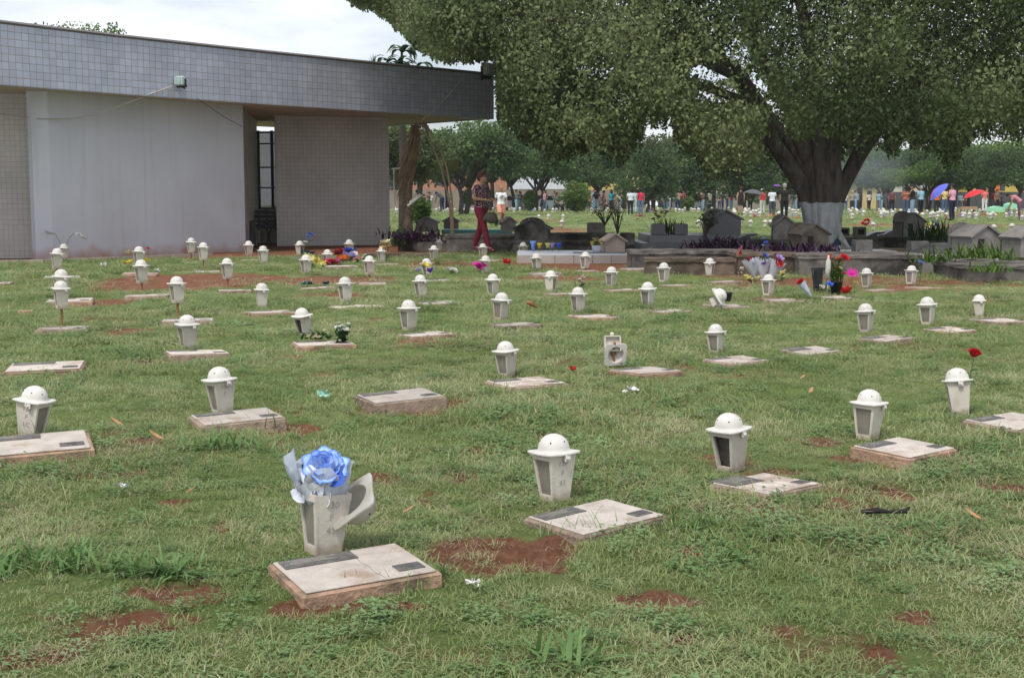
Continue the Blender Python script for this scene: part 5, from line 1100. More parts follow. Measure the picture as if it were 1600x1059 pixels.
# crown
ENVX = [540, 560, 590, 620, 650, 680, 700, 740, 773, 777, 800, 830, 860, 890, 930, 970, 995, 1010, 1045, 1060, 1090, 1120, 1150, 1180, 1205, 1225, 1260, 1300, 1330, 1350, 1380, 1410, 1450, 1480, 1510, 1540, 1580, 1620, 1700, 1900]
ENVY = [-5, 12, 22, 48, 76, 92, 96, 90, 88, 180, 205, 210, 232, 248, 240, 234, 228, 196, 192, 236, 254, 266, 264, 250, 240, 238, 238, 238, 240, 242, 230, 226, 246, 250, 232, 214, 210, 208, 200, 150]
# windows in the foliage (photo space at the tree's depth): x0, x1, y0, y1
HOLES = [(1078, 1150, 92, 128, .9), (1130, 1178, 62, 112, .7), (1150, 1200, 110, 165, .85), (1085, 1160, 128, 160, .8), (1194, 1240, 178, 300, .97), (1228, 1345, 204, 320, .97), (1330, 1352, 190, 235, .6), (1370, 1400, 200, 225, .5), (955, 990, 140, 190, .55), (900, 960, 95, 125, .4), (1295, 1330, 115, 150, .45), (1380, 1440, 115, 170, .3), (868, 885, 140, 180, .5), (1190, 1215, 150, 200, .8)]
def foliage(cent, per, spread, droop, lsz, rg, flat=.5):
    n = len(cent); C = np.repeat(cent, per, 0); N_ = len(C)
    rad = rg.random(N_) ** .6; th = rg.random(N_) * 2 * PI; sprd = np.repeat(spread, per)
    x = np.cos(th) * rad * sprd; y = np.sin(th) * rad * sprd; z = rg.normal(0, .22, N_) * sprd - droop * np.repeat(rg.random(n), per) * rg.random(N_) * sprd
    return C + np.stack([x, y, z], 1)
def leafquads(L, size, rg, aspect=.55, hang=.5):
    n = len(L); a = rg.normal(0, 1, (n, 3)); a[:, 2] -= hang; a /= np.linalg.norm(a, axis=1, keepdims=True)
    b = np.cross(a, rg.normal(0, 1, (n, 3))); b /= np.linalg.norm(b, axis=1, keepdims=True); s = (size * (.6 + .8 * rg.random(n)))[:, None]
    w_ = s * aspect / 2; c = L + a * s * .5
    V = np.stack([L, c + b * w_, L + a * s, c - b * w_], 1).reshape(-1, 3); return V, np.arange(n * 4).reshape(-1, 4)
def proj(Pt):
    d = Pt - np.array([0, 0, CH]); fw = d[:, 1] * cp - d[:, 2] * sp; up = d[:, 1] * sp + d[:, 2] * cp
    return CX + F * d[:, 0] / fw, CY - F * up / fw
def big_crown():
    rg = np.random.default_rng(11); n = 25000
    cx = tb.x + 1.0; X = rg.uniform(-4.2, 18.5, n * 4); Y = rg.uniform(19.5, 37, n * 4)
    e = ((X - cx) / 11.4) ** 2 + ((Y - TY) / 8.4) ** 2; ok = e < 1; X, Y, e = X[ok], Y[ok], e[ok]
    top = 3.0 + 7.0 * np.sqrt(1 - e)
    front = np.where(Y < TY, 1.0, 0)
    pxs = CX + F * X / Y; envy = np.interp(pxs, ENVX, ENVY); zlow = CH + (YH - envy) * 28 / F * (.86 + .14 * Y / 28) 
    zlow = np.maximum(zlow, 1.9)  
    u = rg.random(len(X)) ** 1.5; Z = zlow + .25 + u * np.maximum(top - zlow - .3, .1)
    keep = (Z < 6.3) | (rg.random(len(X)) < .5); X, Y, Z, e = X[keep], Y[keep], Z[keep], e[keep]
    # clumpiness
    cl = fbm(X * .9 + 30, Z * 1.1 + Y * .7 + 30, 3, 9); keep = rg.random(len(X)) < np.clip((cl - .36) * 5.5, .2, 1); X, Y, Z, e = X[keep][:n], Y[keep][:n], Z[keep][:n], e[keep][:n]
    C = np.stack([X, Y, Z], 1)
    N_ = len(C) * 25; C2 = np.repeat(C, 25, 0); hl = np.repeat(rg.uniform(.25, 1.15, len(C)), 25); tt = rg.random(N_); wd = np.repeat(np.where(Z > 6.3, .55, .26) * rg.uniform(.6, 1.3, len(C)), 25) * (1 - .55 * tt)
    L = C2 + np.stack([rg.normal(0, .55, N_) * wd, rg.normal(0, .55, N_) * wd, .12 - tt * hl + rg.normal(0, .05, N_)], 1)
    px, py = proj(L); lim = np.interp(px, ENVX, ENVY) + np.where(px > 776, 1, .35) * (52 * (vnoise(px / 6.5, L[:, 1] * .8, 4) - .62) + 40 * (vnoise(px / 31, px * 0, 6) - .45)); k = py < lim
    for x0, x1, y0, y1, s in HOLES:
        cxh, cyh = (x0 + x1) / 2, (y0 + y1) / 2; dd = ((px - cxh) / ((x1 - x0) / 2)) ** 2 + ((py - cyh) / ((y1 - y0) / 2)) ** 2
        inside = dd + .9 * (vnoise(px / 9, py / 9, 8) - .5) < 1
        # the openings look in from the front: only the front half of the crown is open for the limbs, all of it for sky
        thru = inside & ((L[:, 1] < TY + .8) | (s < .92)); k &= ~(thru & (rg.random(len(L)) < s))
    L = L[k]; hi = L[:, 2] > 6.4
    V, Q = leafquads(L, np.where(hi, .21, .074), rg, .6, .9)
    tint = np.clip(vnoise(L[:, 0] * 1.7, L[:, 2] * 2 + L[:, 1], 3) * .7 + rg.random(len(L)) * .5 - .1, 0, 1)
    V = V - np.array([tb.x, TY, 0]); me = npmesh('crown', V, Q, leafmat('ficus_leaf', (.038, .060, .021), (.092, .128, .045), (.25, .30, .14), .36, scale=.42, nr=(.40, .62)), tint)
    link('crown', me, big); print('crown leaves', len(L))
big_crown()
# ================================================================== BACKGROUND TREES
def bgtree(H, Wd, seed, m_, lsz=.28, n=420, per=24, trunkh=.35, cz=.66, stems=1, flatf=.5):
    rg = np.random.default_rng(seed); q = random.Random(seed); t = thing('tree', 'x', 'tree'); m = MB(); tips = []
    for s in range(stems):
        base = Vector((q.uniform(-.3, .3) * (stems > 1), 0, -.3)); fork = Vector((q.uniform(-.08, .08) * H, 0, trunkh * H)); m.tube([base, base.lerp(fork, .3) + Vector((q.uniform(-.1, .1), 0, 0)), base.lerp(fork, .65) + Vector((q.uniform(-.22, .22), 0, 0)), fork], [.032 * H, .024 * H, .021 * H, .019 * H], 8)
        for i in range(6):
            a = q.uniform(0, 6.3); e = Vector((math.cos(a) * Wd * .33, math.sin(a) * Wd * .33, H * q.uniform(.6, .85))); mid = fork.lerp(e, .5) + Vector((0, 0, .03 * H)); m.tube([fork, mid, e], [.018 * H, .012 * H, .005 * H], 6)
    m.build('trunk', mat('bg_bark', (.055, .045, .038), .9, .3, 3), t)
    k = 11; lc = np.array([[math.cos(a) * Wd * .30 * r, math.sin(a) * Wd * .30 * r, H * z] for a, r, z in [(q.uniform(0, 6.3), q.uniform(.3, 1.15), q.uniform(cz - .18, cz + .2)) for _ in range(k)]])
    lr = np.array([q.uniform(.16, .26) * Wd for _ in range(k)]); idx = rg.integers(0, k, n); d = rg.normal(0, 1, (n, 3)); d /= np.linalg.norm(d, axis=1, keepdims=True); rr = rg.random(n) ** .35
    C = lc[idx] + d * (lr[idx] * rr)[:, None] * np.array([1, 1, flatf * 1.1]); C[:, 2] = np.minimum(C[:, 2], H * .985); L = foliage(C, per, rg.uniform(.35, .8, n) * Wd / 9, .5, lsz, rg)
    V, Q = leafquads(L, np.full(len(L), lsz), rg, .65, .3); tint = np.clip(rg.random(len(L)) * .5 + vnoise(L[:, 0], L[:, 2] * 1.5, seed) * .6 - .05, 0, 1)
    link('crown', npmesh('crown', V, Q, m_, tint), t); return t
LM1 = leafmat('bg_leaf_dark', (.036, .066, .026), (.068, .118, .043), (.135, .20, .07), .3, scale=.35)
LM2 = leafmat('bg_leaf_light', (.06, .11, .028), (.11, .185, .045), (.21, .29, .085), .35, scale=.35)
LM4 = leafmat('bg_leaf_fresh', (.04, .085, .03), (.075, .14, .045), (.15, .23, .07), .35, scale=.35)
LM3 = leafmat('bg_leaf_olive', (.05, .075, .03), (.09, .12, .045), (.15, .18, .08), .35, scale=.35)
protos = [bgtree(9, 11, 1, LM1, .26, trunkh=.28, cz=.6), bgtree(9, 10, 2, LM2, .26, stems=2, trunkh=.28, cz=.6), bgtree(9, 9, 3, LM3, .25, 460), bgtree(9, 13, 4, LM1, .28, 460, stems=2, cz=.58, trunkh=.26), bgtree(7, 7.5, 5, LM1, .22, 380, trunkh=.16, cz=.5, flatf=.95)]
used = set()
# x px of trunk, top row, Y, proto, where
BT_ = [(628, 196, 58, 2, 'just right of the tiled corner wall'), (655, 188, 95, 1, 'behind the dry palm'), (700, 184, 100, 0, 'between the leaning stems'), (725, 190, 80, 3, 'left of the walking woman\'s head'), (770, 188, 110, 1, 'above the walking woman'), (805, 196, 118, 0, 'above the man in the white shirt'), (842, 215, 105, 3, 'with a twisted trunk in front of the pale roof'), (890, 195, 140, 2, 'above the yellow building\'s left end'), (932, 228, 105, 0, 'with a crooked trunk in front of the yellow wall'), (975, 200, 150, 1, 'behind the dark round tree'), (1010, 212, 92, 4, 'dark and round in the middle'), (1045, 205, 120, 2, 'at the left edge of the hanging foliage'), (1075, 225, 105, 4, 'dark, right of the round one'),
       (1115, 200, 112, 2, 'greyish, behind the people with the grey umbrella'), (1165, 208, 100, 4, 'behind the person in the red shirt'), (1205, 205, 104, 4, 'left of the painted trunk'), (1345, 225, 125, 1, 'in the smoke right of the painted trunk'), (1385, 230, 118, 3, 'thin-stemmed behind the smoke'), (1425, 222, 112, 0, 'behind the man in the black T-shirt'), (1450, 230, 100, 3, 'behind the blue and red umbrella'), (1490, 222, 125, 1, 'right of the blue and red umbrella'), (1512, 214, 100, 0, 'in front of the orange house'), (1550, 222, 108, 1, 'left of the last tree at the right'), (1590, 212, 96, 0, 'tall at the right edge'), (1622, 205, 110, 3, 'cut by the right edge'), (1475, 218, 150, 3, 'farthest on the right')]
for x, yt, Y, pi, wh in BT_:
    p = P(x, 320, Y); zt = P(x, yt - 6, Y).z; z0 = float(gzs(Y)); H0 = 7 if pi == 4 else 9; s = (zt - z0) / H0; lab = ['dense dark green tree', 'light green leafy tree', 'olive green tree', 'wide spreading tree', 'round dark tree'][pi] + ' ' + wh
    yj = random.uniform(-.12, .10); s *= 1 + yj; sc3 = (s * random.uniform(.75, 1.25), s * 1.05, s)
    if pi not in used: o = protos[pi]; used.add(pi); o.location = (p.x, Y, z0); o.rotation_euler = (0, 0, random.uniform(0, 6)); o.scale = sc3; o['label'] = lab; o['group'] = 'trees beyond the cemetery'
    else: dup(protos[pi], (p.x, Y, z0), (0, 0, random.uniform(0, 6)), sc3, lab, 'trees beyond the cemetery', {'crown': {0: LM1, 1: LM2, 2: LM3, 3: LM2 if x > 1400 else LM4, 4: LM1}[pi]})
for i, x in enumerate(range(612, 1640, 44)):
    if 1240 < x < 1310: continue
    Y = 225 + 14 * math.sin(i * 2.3); p = P(x + 9 * math.sin(i * 5.1), 320, Y); zt = P(x, 232 + 12 * math.sin(i * 1.7), Y).z; s = zt / 7
    dup(protos[4], (p.x, Y, float(gzs(Y)) - .2), (0, 0, i * 1.3), (s * 1.05, s, s), 'dark low-crowned tree in the back row beyond the houses and wall', 'back row of trees')
# round bush and low bushes
def bush(x, yb, yt, Y, wpx, m_, label, seed, lsz=.16, n=260):
    rg = np.random.default_rng(seed); p = P(x, yb, Y); k = kk(Y); h = (yb - yt) / k; w_ = wpx / k / 2; d = rg.normal(0, 1, (n, 3)); d /= np.linalg.norm(d, axis=1, keepdims=True); rr = rg.random(n) ** .4
    C = d * rr[:, None] * np.array([w_, w_, h / 2]) * .92 + np.array([0, 0, h / 2]); L = foliage(C, 22, np.full(n, w_ * .28), .3, lsz, rg); L = L[L[:, 2] > -.05]
    V, Q = leafquads(L, np.full(len(L), lsz), rg, .5, -.6); t = thing('bush', label, 'bush', (p.x, Y, p.z)); link('foliage', npmesh('foliage', V, Q, m_, rg.random(len(L))), t); m = MB(); m.tube([(0, 0, -.2), (0, 0, h * .5)], [.09, .03], 6); m.build('stem', MATS['bg_bark'], t)
bush(900, 331, 283, 88, 46, LM2, 'round feathery green bush left of the yellow wall', 1); bush(1072, 330, 307, 100, 22, LM2, 'small light green bush behind the far crowd', 2); bush(828, 330, 298, 105, 20, LM2, 'light green bush right of the man in white', 3); bush(655, 345, 312, 45, 34, LM2, 'green bush at the palm foot near the white stick', 4, .12); bush(733, 322, 296, 100, 18, LM2, 'small bush behind the woman\'s shoulder', 5)
bush(628, 384, 360, 28.0, 26, LM1, 'low dark bush at the tiled corner wall', 6, .08, 120)
# trees rising behind the roof
for x, y0, y1, Y, n, lb, sd_ in ((130, 27, 62, 55, 110, 'sunlit tree top showing above the roof band at the left', 3), (193, 51, 66, 60, 12, 'tiny twig of a tree above the roof band', 4)):
    t = thing('tree', lb, 'tree', (P(x, y1, Y).x, Y, 0)); rg = np.random.default_rng(sd_); k = kk(Y); w_ = (62 if n > 20 else 8) / k; zc = P(x, y1, Y).z; hh = (y1 - y0) / k
    C = np.stack([rg.uniform(-w_, w_, n), rg.uniform(-1, 1, n), zc - .25 + rg.random(n) ** .8 * hh * (1 - .5 * rg.random(n))], 1); L = foliage(C, 16, np.full(n, .30), .4, .12, rg); V, Q = leafquads(L, np.full(len(L), .14), rg, .5, 0); link('crown', npmesh('crown', V, Q, LM2, rg.random(len(L))), t)
    m = MB(); m.tube([(0, 0, 0), (0, 0, zc * .6)], [.2, .12], 8)
    for i in range(7): m.tube([(0, 0, zc * .6), (w_ * q.uniform(-.9, .9), 0, zc + hh * .3)], [.09, .03], 5)
    m.build('trunk', MATS['bg_bark'], t)
# umbrella-leaved tree and spiky yucca behind the roof
t = thing('umbrella_leaf_tree', 'large drooping-leaved tree top rising behind the right part of the roof', 'tree', (P(628, 100, 40).x, 40, 0)); m = MB(); q = random.Random(4); zc = P(628, 96, 40).z; m2 = MB()
for cxo, cz_, n in ((0, .28, 14), (-.45, .0, 7), (.5, -.15, 8), (-.1, -.1, 8)):
    for i in range(n):
        a = q.uniform(-.3, PI + .3); m.at((cxo, 0, zc + cz_)); m.blade((0, q.uniform(-.2, .2), 0), q.choice([0, PI, .5, -.5, 2.6, 3.7]), q.uniform(.45, .8), .26, q.uniform(.3, 1.2), 1.9, 6)
    m2.tube([(0, 0, zc - 2), (cxo, 0, zc + cz_)], [.08, .04], 6)
m2.tube([(0, 0, 0), (0, 0, zc - 2)], [.16, .1], 8)
m.at(); m.build('crown', leafmat('umbrella_leaf', (.03, .075, .03), (.06, .13, .05), (.13, .20, .09), .3, scale=2), t); m2.build('trunk', MATS['bg_bark'], t)
t = thing('yucca', 'spiky yucca tip showing above the roof', 'tree', (P(584, 100, 40).x, 40, 0)); m = MB(); zc = P(584, 108, 40).z
for i in range(26): m.blade((0, 0, zc), q.uniform(0, 6.3), q.uniform(.3, .52), .045, q.uniform(.1, 1.1), .1, 3)
m.build('crown', LM2, t); m = MB(); m.tube([(0, 0, 0), (0, 0, zc)], [.12, .08], 8); m.build('trunk', MATS['bg_bark'], t)
# dry palm / yucca with hanging dead fronds at the corner
YP = 30.6; g0 = P(640, 372, YP); t = thing('dry_palm', 'palm with a skirt of dead brown fronds beside the tiled corner wall', 'palm', (g0.x, YP, 0)); m = MB(); T = lambda x, y, dy=0: (P(x, y, YP + dy).x - g0.x, dy, P(x, y, YP + dy).z)
m.tube([T(636, 375), T(637, 340), T(640, 270), T(648, 200)], [.17, .10, .08, .07], 9); m.build('trunk', mat('palm_trunk', (.20, .145, .10), .95, .4, 14, .6, 30), t)
m = MB(); M_dead = leafmat('dead_frond', (.36, .26, .16), (.55, .42, .28), (.70, .58, .42), .25, scale=3); q = random.Random(6)
for i in range(90):
    a = Vector(T(650, 196)); b = Vector((q.gauss(0, .07), q.gauss(0, .12), 0)); L = q.uniform(.6, 1.9); sway = -.28 * L * q.uniform(.6, 1.2); sd2 = .016
    pts = [a + b * .4, a + b + Vector((sway * .15, 0, -L * .35)), a + b * 1.3 + Vector((sway * .6, 0, -L * .7)), a + b * 1.2 + Vector((sway, 0, -L))]
    m.tube(pts, [.016, .013, .010, .003], 3, False)
for i in range(24):
    a = Vector(T(650, 196)); an = q.uniform(-.6, 1.2); m.tube([a, a + Vector((math.sin(an) * .25, q.uniform(-.2, .2), .05)), a + Vector((math.sin(an) * .5, q.uniform(-.2, .2), -.3))], [.02, .015, .004], 3, False)
m.build('dead_fronds', M_dead, t)
m = MB(); g = G(640, 372)
for i in range(70): m.blade((q.gauss(0, .22), q.gauss(0, .15), q.uniform(-.1, .4) + g.z), q.uniform(0, 6.3), q.uniform(.2, .5), .03, q.uniform(.1, 1), .8, 4)
m.build('undergrowth', leafmat('brown_under', (.06, .045, .03), (.12, .08, .05), (.12, .18, .05), .2, scale=3), t)
t = thing('leaning_stems', 'pair of long leaning stems with one big round yellowish leaf, right of the palm', 'plant', (P(712, 365, 31).x, 31, 0)); b0 = P(712, 365, 31).x; T2 = lambda x, y: (P(x, y, 31).x - b0, 0, P(x, y, 31).z); M_st = mat('dry_stem', (.42, .31, .21), .8, .2, 6)
for s in (((665, 200), (690, 265), (703, 320), (706, 368)), ((683, 222), (698, 262), (706, 310), (708, 366))): m = MB(); m.tube([T2(*a) for a in s], [.02, .022, .028, .032], 6); m.build('stem', M_st, t)
m = MB(); c = T2(709, 259); m.ball((0, 0, 0), .155, 16, 8, (1, .18, .95)); m.v = [(x * (1 + .08 * math.sin(9 * math.atan2(z, x))), y, z * (1 + .08 * math.sin(7 * math.atan2(z, x)))) for x, y, z in m.v]; o = m.build('round_leaf', leafmat('round_leaf', (.14, .17, .05), (.22, .24, .09), (.35, .36, .18), .35, scale=8), t, True); o.location = c
m = MB(); a = P(637, 322, 30); b = P(659, 305, 30); c = P(640, 316, 30); m.tube([a, b], [.03, .02], 5); m.tube([c, P(657, 303, 30)], [.018, .012], 5); tag(m.build('pale_stick', mat('pale_wood', (.62, .62, .60), .7)), 'pale forked stick standing out beside the palm', 'stick')
m = MB(); m.tube([P(615.5, 333, 30.2), P(615.5, 303, 30.2)], .022, 6); m.tube([P(615.5, 303, 30.2), P(615.5, 264, 30.2)], .014, 6); m.tube([P(612, 264, 30.2), P(626, 263, 30.2)], .02, 5); tag(m.build('pole', mat('white_pole', (.55, .55, .55), .6)), 'thin pole with a white lower part by the tiled corner wall', 'pole')

# ================================================================== FAR WALLS, HOUSES, CARS
def bgbuild(x0, x1, yb, yt, Y, col, label, name='house', roof=None, D=8, wins=(), brick=False, cat='building', roofh=0):
    a = P(x0, yb, Y); b = P(x1, yt, Y); w_ = b.x - a.x; h = b.z; t = thing(name, label, cat, (a.x + w_ / 2, Y + D / 2, 0)); m = MB(); m.box((0, 0, h / 2 - .2), (w_, D, h + .4))
    if brick:
        mt = tilemat('red_bricks' + str(x0), (.42, .17, .09), (.28, .22, .18), .4, .2, .02); o = m.build('wall', mt, t); ul = o.data.uv_layers.new(name='UVMap')
        for po in o.data.polygons:
            for li in po.loop_indices: v = o.data.vertices[o.data.loops[li].vertex_index].co; ul.data[li].uv = (v.x + v.y, v.z)
    else: m.build('wall', mat('wall_' + str(x0), col, .9, .1, .5), t)
    if roof: m = MB(); m.prism([(-w_ / 2 - .4, h - .0), (w_ / 2 + .4, h - .0), (w_ / 2 + .4, h + .12), (w_ / 2 * .9, h + roofh + .12), (-w_ / 2 * .9, h + roofh + .12), (-w_ / 2 - .4, h + .12)], -D / 2 - .5, D / 2 + .5); m.build('roof', mat('roof_' + str(x0), roof, .8, .1, 2), t)
    for (xa, xb, ya, yb_) in wins:
        p0 = P(xa, ya, Y); p1 = P(xb, yb_, Y); cxw = (p0.x + p1.x) / 2 - (a.x + w_ / 2); m = MB(); zc = (p0.z + p1.z) / 2; ww, hh = p1.x - p0.x, p0.z - p1.z
        m.box((cxw, -D / 2 - .02, zc), (ww, .06, abs(hh))); m.build('window', mat('far_window', (.06, .07, .08), .3), t)
    return t
bgbuild(560, 1010, 330, 297, 165, (.23, .185, .15), 'long brown perimeter wall behind the crowd, left half', 'perimeter_wall', D=.4, cat='wall')
bgbuild(1040, 1300, 330, 304, 160, (.25, .22, .19), 'grey perimeter wall behind the people with the grey umbrella', 'perimeter_wall', D=.4, cat='wall')
bgbuild(1370, 1720, 330, 300, 160, (.075, .075, .08), 'dark perimeter fence wall on the right', 'perimeter_wall', D=.4, cat='wall')
bgbuild(632, 715, 300, 268, 175, (.3, .2, .15), 'small grey and brick house behind the leaning stems', brick=True, roof=(.2, .19, .18), wins=((648, 660, 275, 288), (680, 690, 275, 290)))
bgbuild(722, 792, 300, 268, 172, (.3, .2, .15), 'orange brick house behind the walking woman', brick=True, roof=(.24, .23, .22), wins=((750, 760, 273, 285),))
bgbuild(800, 882, 305, 296, 168, (.50, .48, .46), 'long shed with a pale metal roof', 'shed', roof=(.60, .62, .66), roofh=1.6)
bgbuild(802, 850, 300, 262, 200, (.55, .52, .46), 'pale house with a yellow upper band above the shed', roof=(.35, .3, .3), wins=((812, 820, 270, 280), (830, 840, 270, 280)))
m = MB(); a = P(804, 290, 180); b = P(842, 278, 180); m.box(((a.x + b.x) / 2, 180, (a.z + b.z) / 2), (b.x - a.x, .3, b.z - a.z)); tag(m.build('yellow_awning', mat('yellow_paint', (.62, .38, .02), .7)), 'yellow band with posts above the pale roof', 'awning')
bgbuild(862, 1000, 312, 250, 178, (.52, .38, .14), 'tall ochre yellow building behind the round bush', roof=(.3, .25, .2), wins=((880, 890, 262, 275), (930, 938, 262, 275), (965, 975, 262, 275)))
bgbuild(1095, 1128, 312, 292, 175, (.55, .53, .48), 'small cream house left of the grey umbrella', roof=(.35, .2, .15)); bgbuild(1345, 1385, 318, 292, 180, (.50, .40, .20), 'yellow house behind the smoke', roof=(.3, .2, .15), wins=((1355, 1362, 298, 308),))
bgbuild(1395, 1450, 318, 284, 182, (.50, .48, .44), 'pale grey house behind the man in the black T-shirt', roof=(.3, .25, .2), wins=((1410, 1418, 292, 302),))
bgbuild(1478, 1510, 316, 276, 176, (.55, .45, .25), 'cream house with an orange top beyond the umbrellas', roof=(.5, .25, .12), roofh=.8, wins=((1488, 1495, 285, 298),)); yh = bgbuild(1515, 1612, 316, 280, 172, (.52, .40, .10), 'yellow house with an orange front at the right', roof=(.45, .2, .1), roofh=1, wins=((1530, 1540, 286, 298), (1560, 1570, 286, 298)))
m = MB(); a = P(1543, 303, 171); b = P(1562, 277, 171); m.box(((a.x + b.x) / 2, 171, (a.z + b.z) / 2), (b.x - a.x, .4, b.z - a.z)); o = m.build('orange_panel', mat('orange_paint', (.55, .16, .05), .8)); o.parent = yh; o.location = -yh.location
def car(x, Y, col, label, yaw=0):
    z = float(gzs(Y)); p = P(x, 320, Y); t = thing('parked_car', label, 'car', (p.x, Y, z), R(yaw), 'cars parked beyond the far crowd'); m = MB()
    m.prism([(-2.1, .3), (2.1, .3), (2.12, .75), (1.2, .92), (.6, 1.42), (-1.1, 1.45), (-1.8, .98), (-2.12, .9)], -.82, .82); m.build('body', mat('car_' + str(x), col, .3, .03, 2, spec=.6), t)
    for s in (-1, 1): m = MB(); m.prism([(1.02, .94), (.54, 1.36), (-1.02, 1.38), (-1.6, .98)], s * .83 - .005, s * .83 + .005); m.build('window', mat('car_glass', (.03, .035, .04), .1), t)
    for xx in (-1.35, 1.35):
        for s in (-1, 1):
            w0 = MB(); w0.tube([(xx, s * .7, .32), (xx, s * .86, .32)], .32, 14); w0.build('wheel', mat('tyre', (.02, .02, .02), .8), t)
for x, Y, c, lb in ((790, 120, (.5, .5, .52), 'silver car parked beside the man in white'), (813, 122, (.07, .13, .14), 'dark teal car parked behind the left crowd'), (845, 121, (.03, .03, .035), 'black car parked under the twisted tree'), (872, 120, (.66, .66, .68), 'white car parked left of the round bush'), (1063, 124, (.10, .10, .11), 'dark grey car parked in the middle distance'), (1085, 123, (.45, .46, .48), 'light grey car parked in the middle distance')): car(x, Y, c, lb, random.uniform(-12, 12))
# ================================================================== PEOPLE
def fuse(m, name, vox=.013, sm=4):
    """weld overlapping limb volumes into one continuous skin"""
    o = bpy.data.objects.new(name, m.mesh(name)); sc.collection.objects.link(o)
    md = o.modifiers.new('r', 'REMESH'); md.mode = 'VOXEL'; md.voxel_size = vox; md.use_smooth_shade = True
    md = o.modifiers.new('s', 'SMOOTH'); md.factor = .5; md.iterations = sm
    dg = bpy.context.evaluated_depsgraph_get(); res = bpy.data.meshes.new_from_object(o.evaluated_get(dg)); bpy.data.objects.remove(o); res.materials.clear(); res.materials.append(M_skin[0]); res.name = name
    res.polygons.foreach_set('use_smooth', [True] * len(res.polygons)); return res
def torso(m, rings, n=16):
    """rings (centre, rx, ry) with the side axis fixed to x"""
    vs = []; k = len(rings)
    for i, (c, rx, ry) in enumerate(rings):
        d = (rings[min(i + 1, k - 1)][0] - rings[max(i - 1, 0)][0]).normalized(); X_ = Vector((1, 0, 0)); f_ = X_.cross(d).normalized()
        for u in range(n): th = 2 * PI * u / n; vs.append(c + X_ * math.cos(th) * rx + f_ * math.sin(th) * ry)
    fs = [(i * n + u, i * n + (u + 1) % n, (i + 1) * n + (u + 1) % n, (i + 1) * n + u) for i in range(k - 1) for u in range(n)]; m.add(vs, fs + [tuple(range(n - 1, -1, -1)), tuple((k - 1) * n + u for u in range(n))])
def pose(kind):
    """joint dict for a 1.66 m figure facing -y"""
    J = dict(pel=(0, 0, .93), wst=(0, .0, 1.05), chs=(0, 0, 1.25), nck=(0, .0, 1.41), chn=(0, -.01, 1.47), hed=(0, -.01, 1.56), top=(0, 0, 1.64))
    for s, S in ((-1, 'L'), (1, 'R')):
        J['hip' + S] = (s * .09, 0, .90); J['kne' + S] = (s * .10, -.02, .50); J['ank' + S] = (s * .10, .02, .09); J['toe' + S] = (s * .115, -.13, .03); J['sho' + S] = (s * .165, .0, 1.355); J['elb' + S] = (s * .215, .03, 1.10); J['wri' + S] = (s * .22, -.03, .87)
    if kind == 'walk':
        J.update(kneL=(-.08, -.16, .52), ankL=(-.08, -.22, .10), toeL=(-.09, -.36, .04), kneR=(.09, .05, .50), ankR=(.09, .26, .12), toeR=(.10, .14, .03), elbL=(-.21, .12, 1.12), wriL=(-.2, .08, .88), elbR=(.21, -.05, 1.11), wriR=(.2, -.2, .92))
    if kind == 'woman':   # walking, both hands held in front at the waist
        J.update(kneL=(-.09, -.14, .50), ankL=(-.10, -.24, .09), toeL=(-.10, -.38, .03), kneR=(.09, .08, .50), ankR=(.10, .24, .11), toeR=(.11, .11, .03), elbL=(-.25, .04, 1.12), wriL=(-.08, -.20, 1.09), elbR=(.24, .03, 1.11), wriR=(.06, -.24, 1.10), chn=(0, -.03, 1.46), hed=(0, -.035, 1.55), top=(0, -.02, 1.63))
    if kind == 'front': J.update(elbL=(-.23, -.02, 1.12), wriL=(-.1, -.24, 1.12), elbR=(.23, -.02, 1.12), wriR=(.1, -.24, 1.14))
    if kind == 'reach': J.update(elbR=(.20, -.22, 1.22), wriR=(.16, -.46, 1.22), elbL=(-.22, .02, 1.12), wriL=(-.18, -.16, .98))
    if kind == 'bend': J.update(wst=(0, -.08, 1.03), chs=(0, -.26, 1.14), nck=(0, -.40, 1.20), chn=(0, -.46, 1.21), hed=(0, -.54, 1.24), top=(0, -.60, 1.29), shoL=(-.16, -.34, 1.17), shoR=(.16, -.34, 1.17), elbL=(-.2, -.38, .92), wriL=(-.14, -.45, .70), elbR=(.2, -.38, .92), wriR=(.14, -.5, .72))
    if kind == 'sit':
        for k in list(J): x, y, z = J[k]; J[k] = (x, y, z - .45)
        for s, S in ((-1, 'L'), (1, 'R')): J['kne' + S] = (s * .12, -.42, .46); J['ank' + S] = (s * .12, -.42, .09); J['toe' + S] = (s * .12, -.55, .03); J['wri' + S] = (s * .1, -.3, .6); J['elb' + S] = (s * .22, -.05, .68)
    if kind == 'umb': J.update(elbR=(.22, -.1, 1.15), wriR=(.16, -.24, 1.32))
    return {k: Vector(v) for k, v in J.items()}
M_skin = [mat('skin_brown', (.30, .165, .105), .6, .06, 20), mat('skin_tan', (.42, .24, .16), .6, .06, 20), mat('skin_dark', (.14, .075, .05), .6, .06, 20)]
M_hair = [mat('hair_black', (.015, .012, .011), .6), mat('hair_auburn', (.075, .022, .018), .6), mat('hair_grey', (.30, .29, .28), .7)]
def hidden_cloth(col, name): return mat(name, col, .85, .12, 14, col2=tuple(c * .7 for c in col), c2=.55)
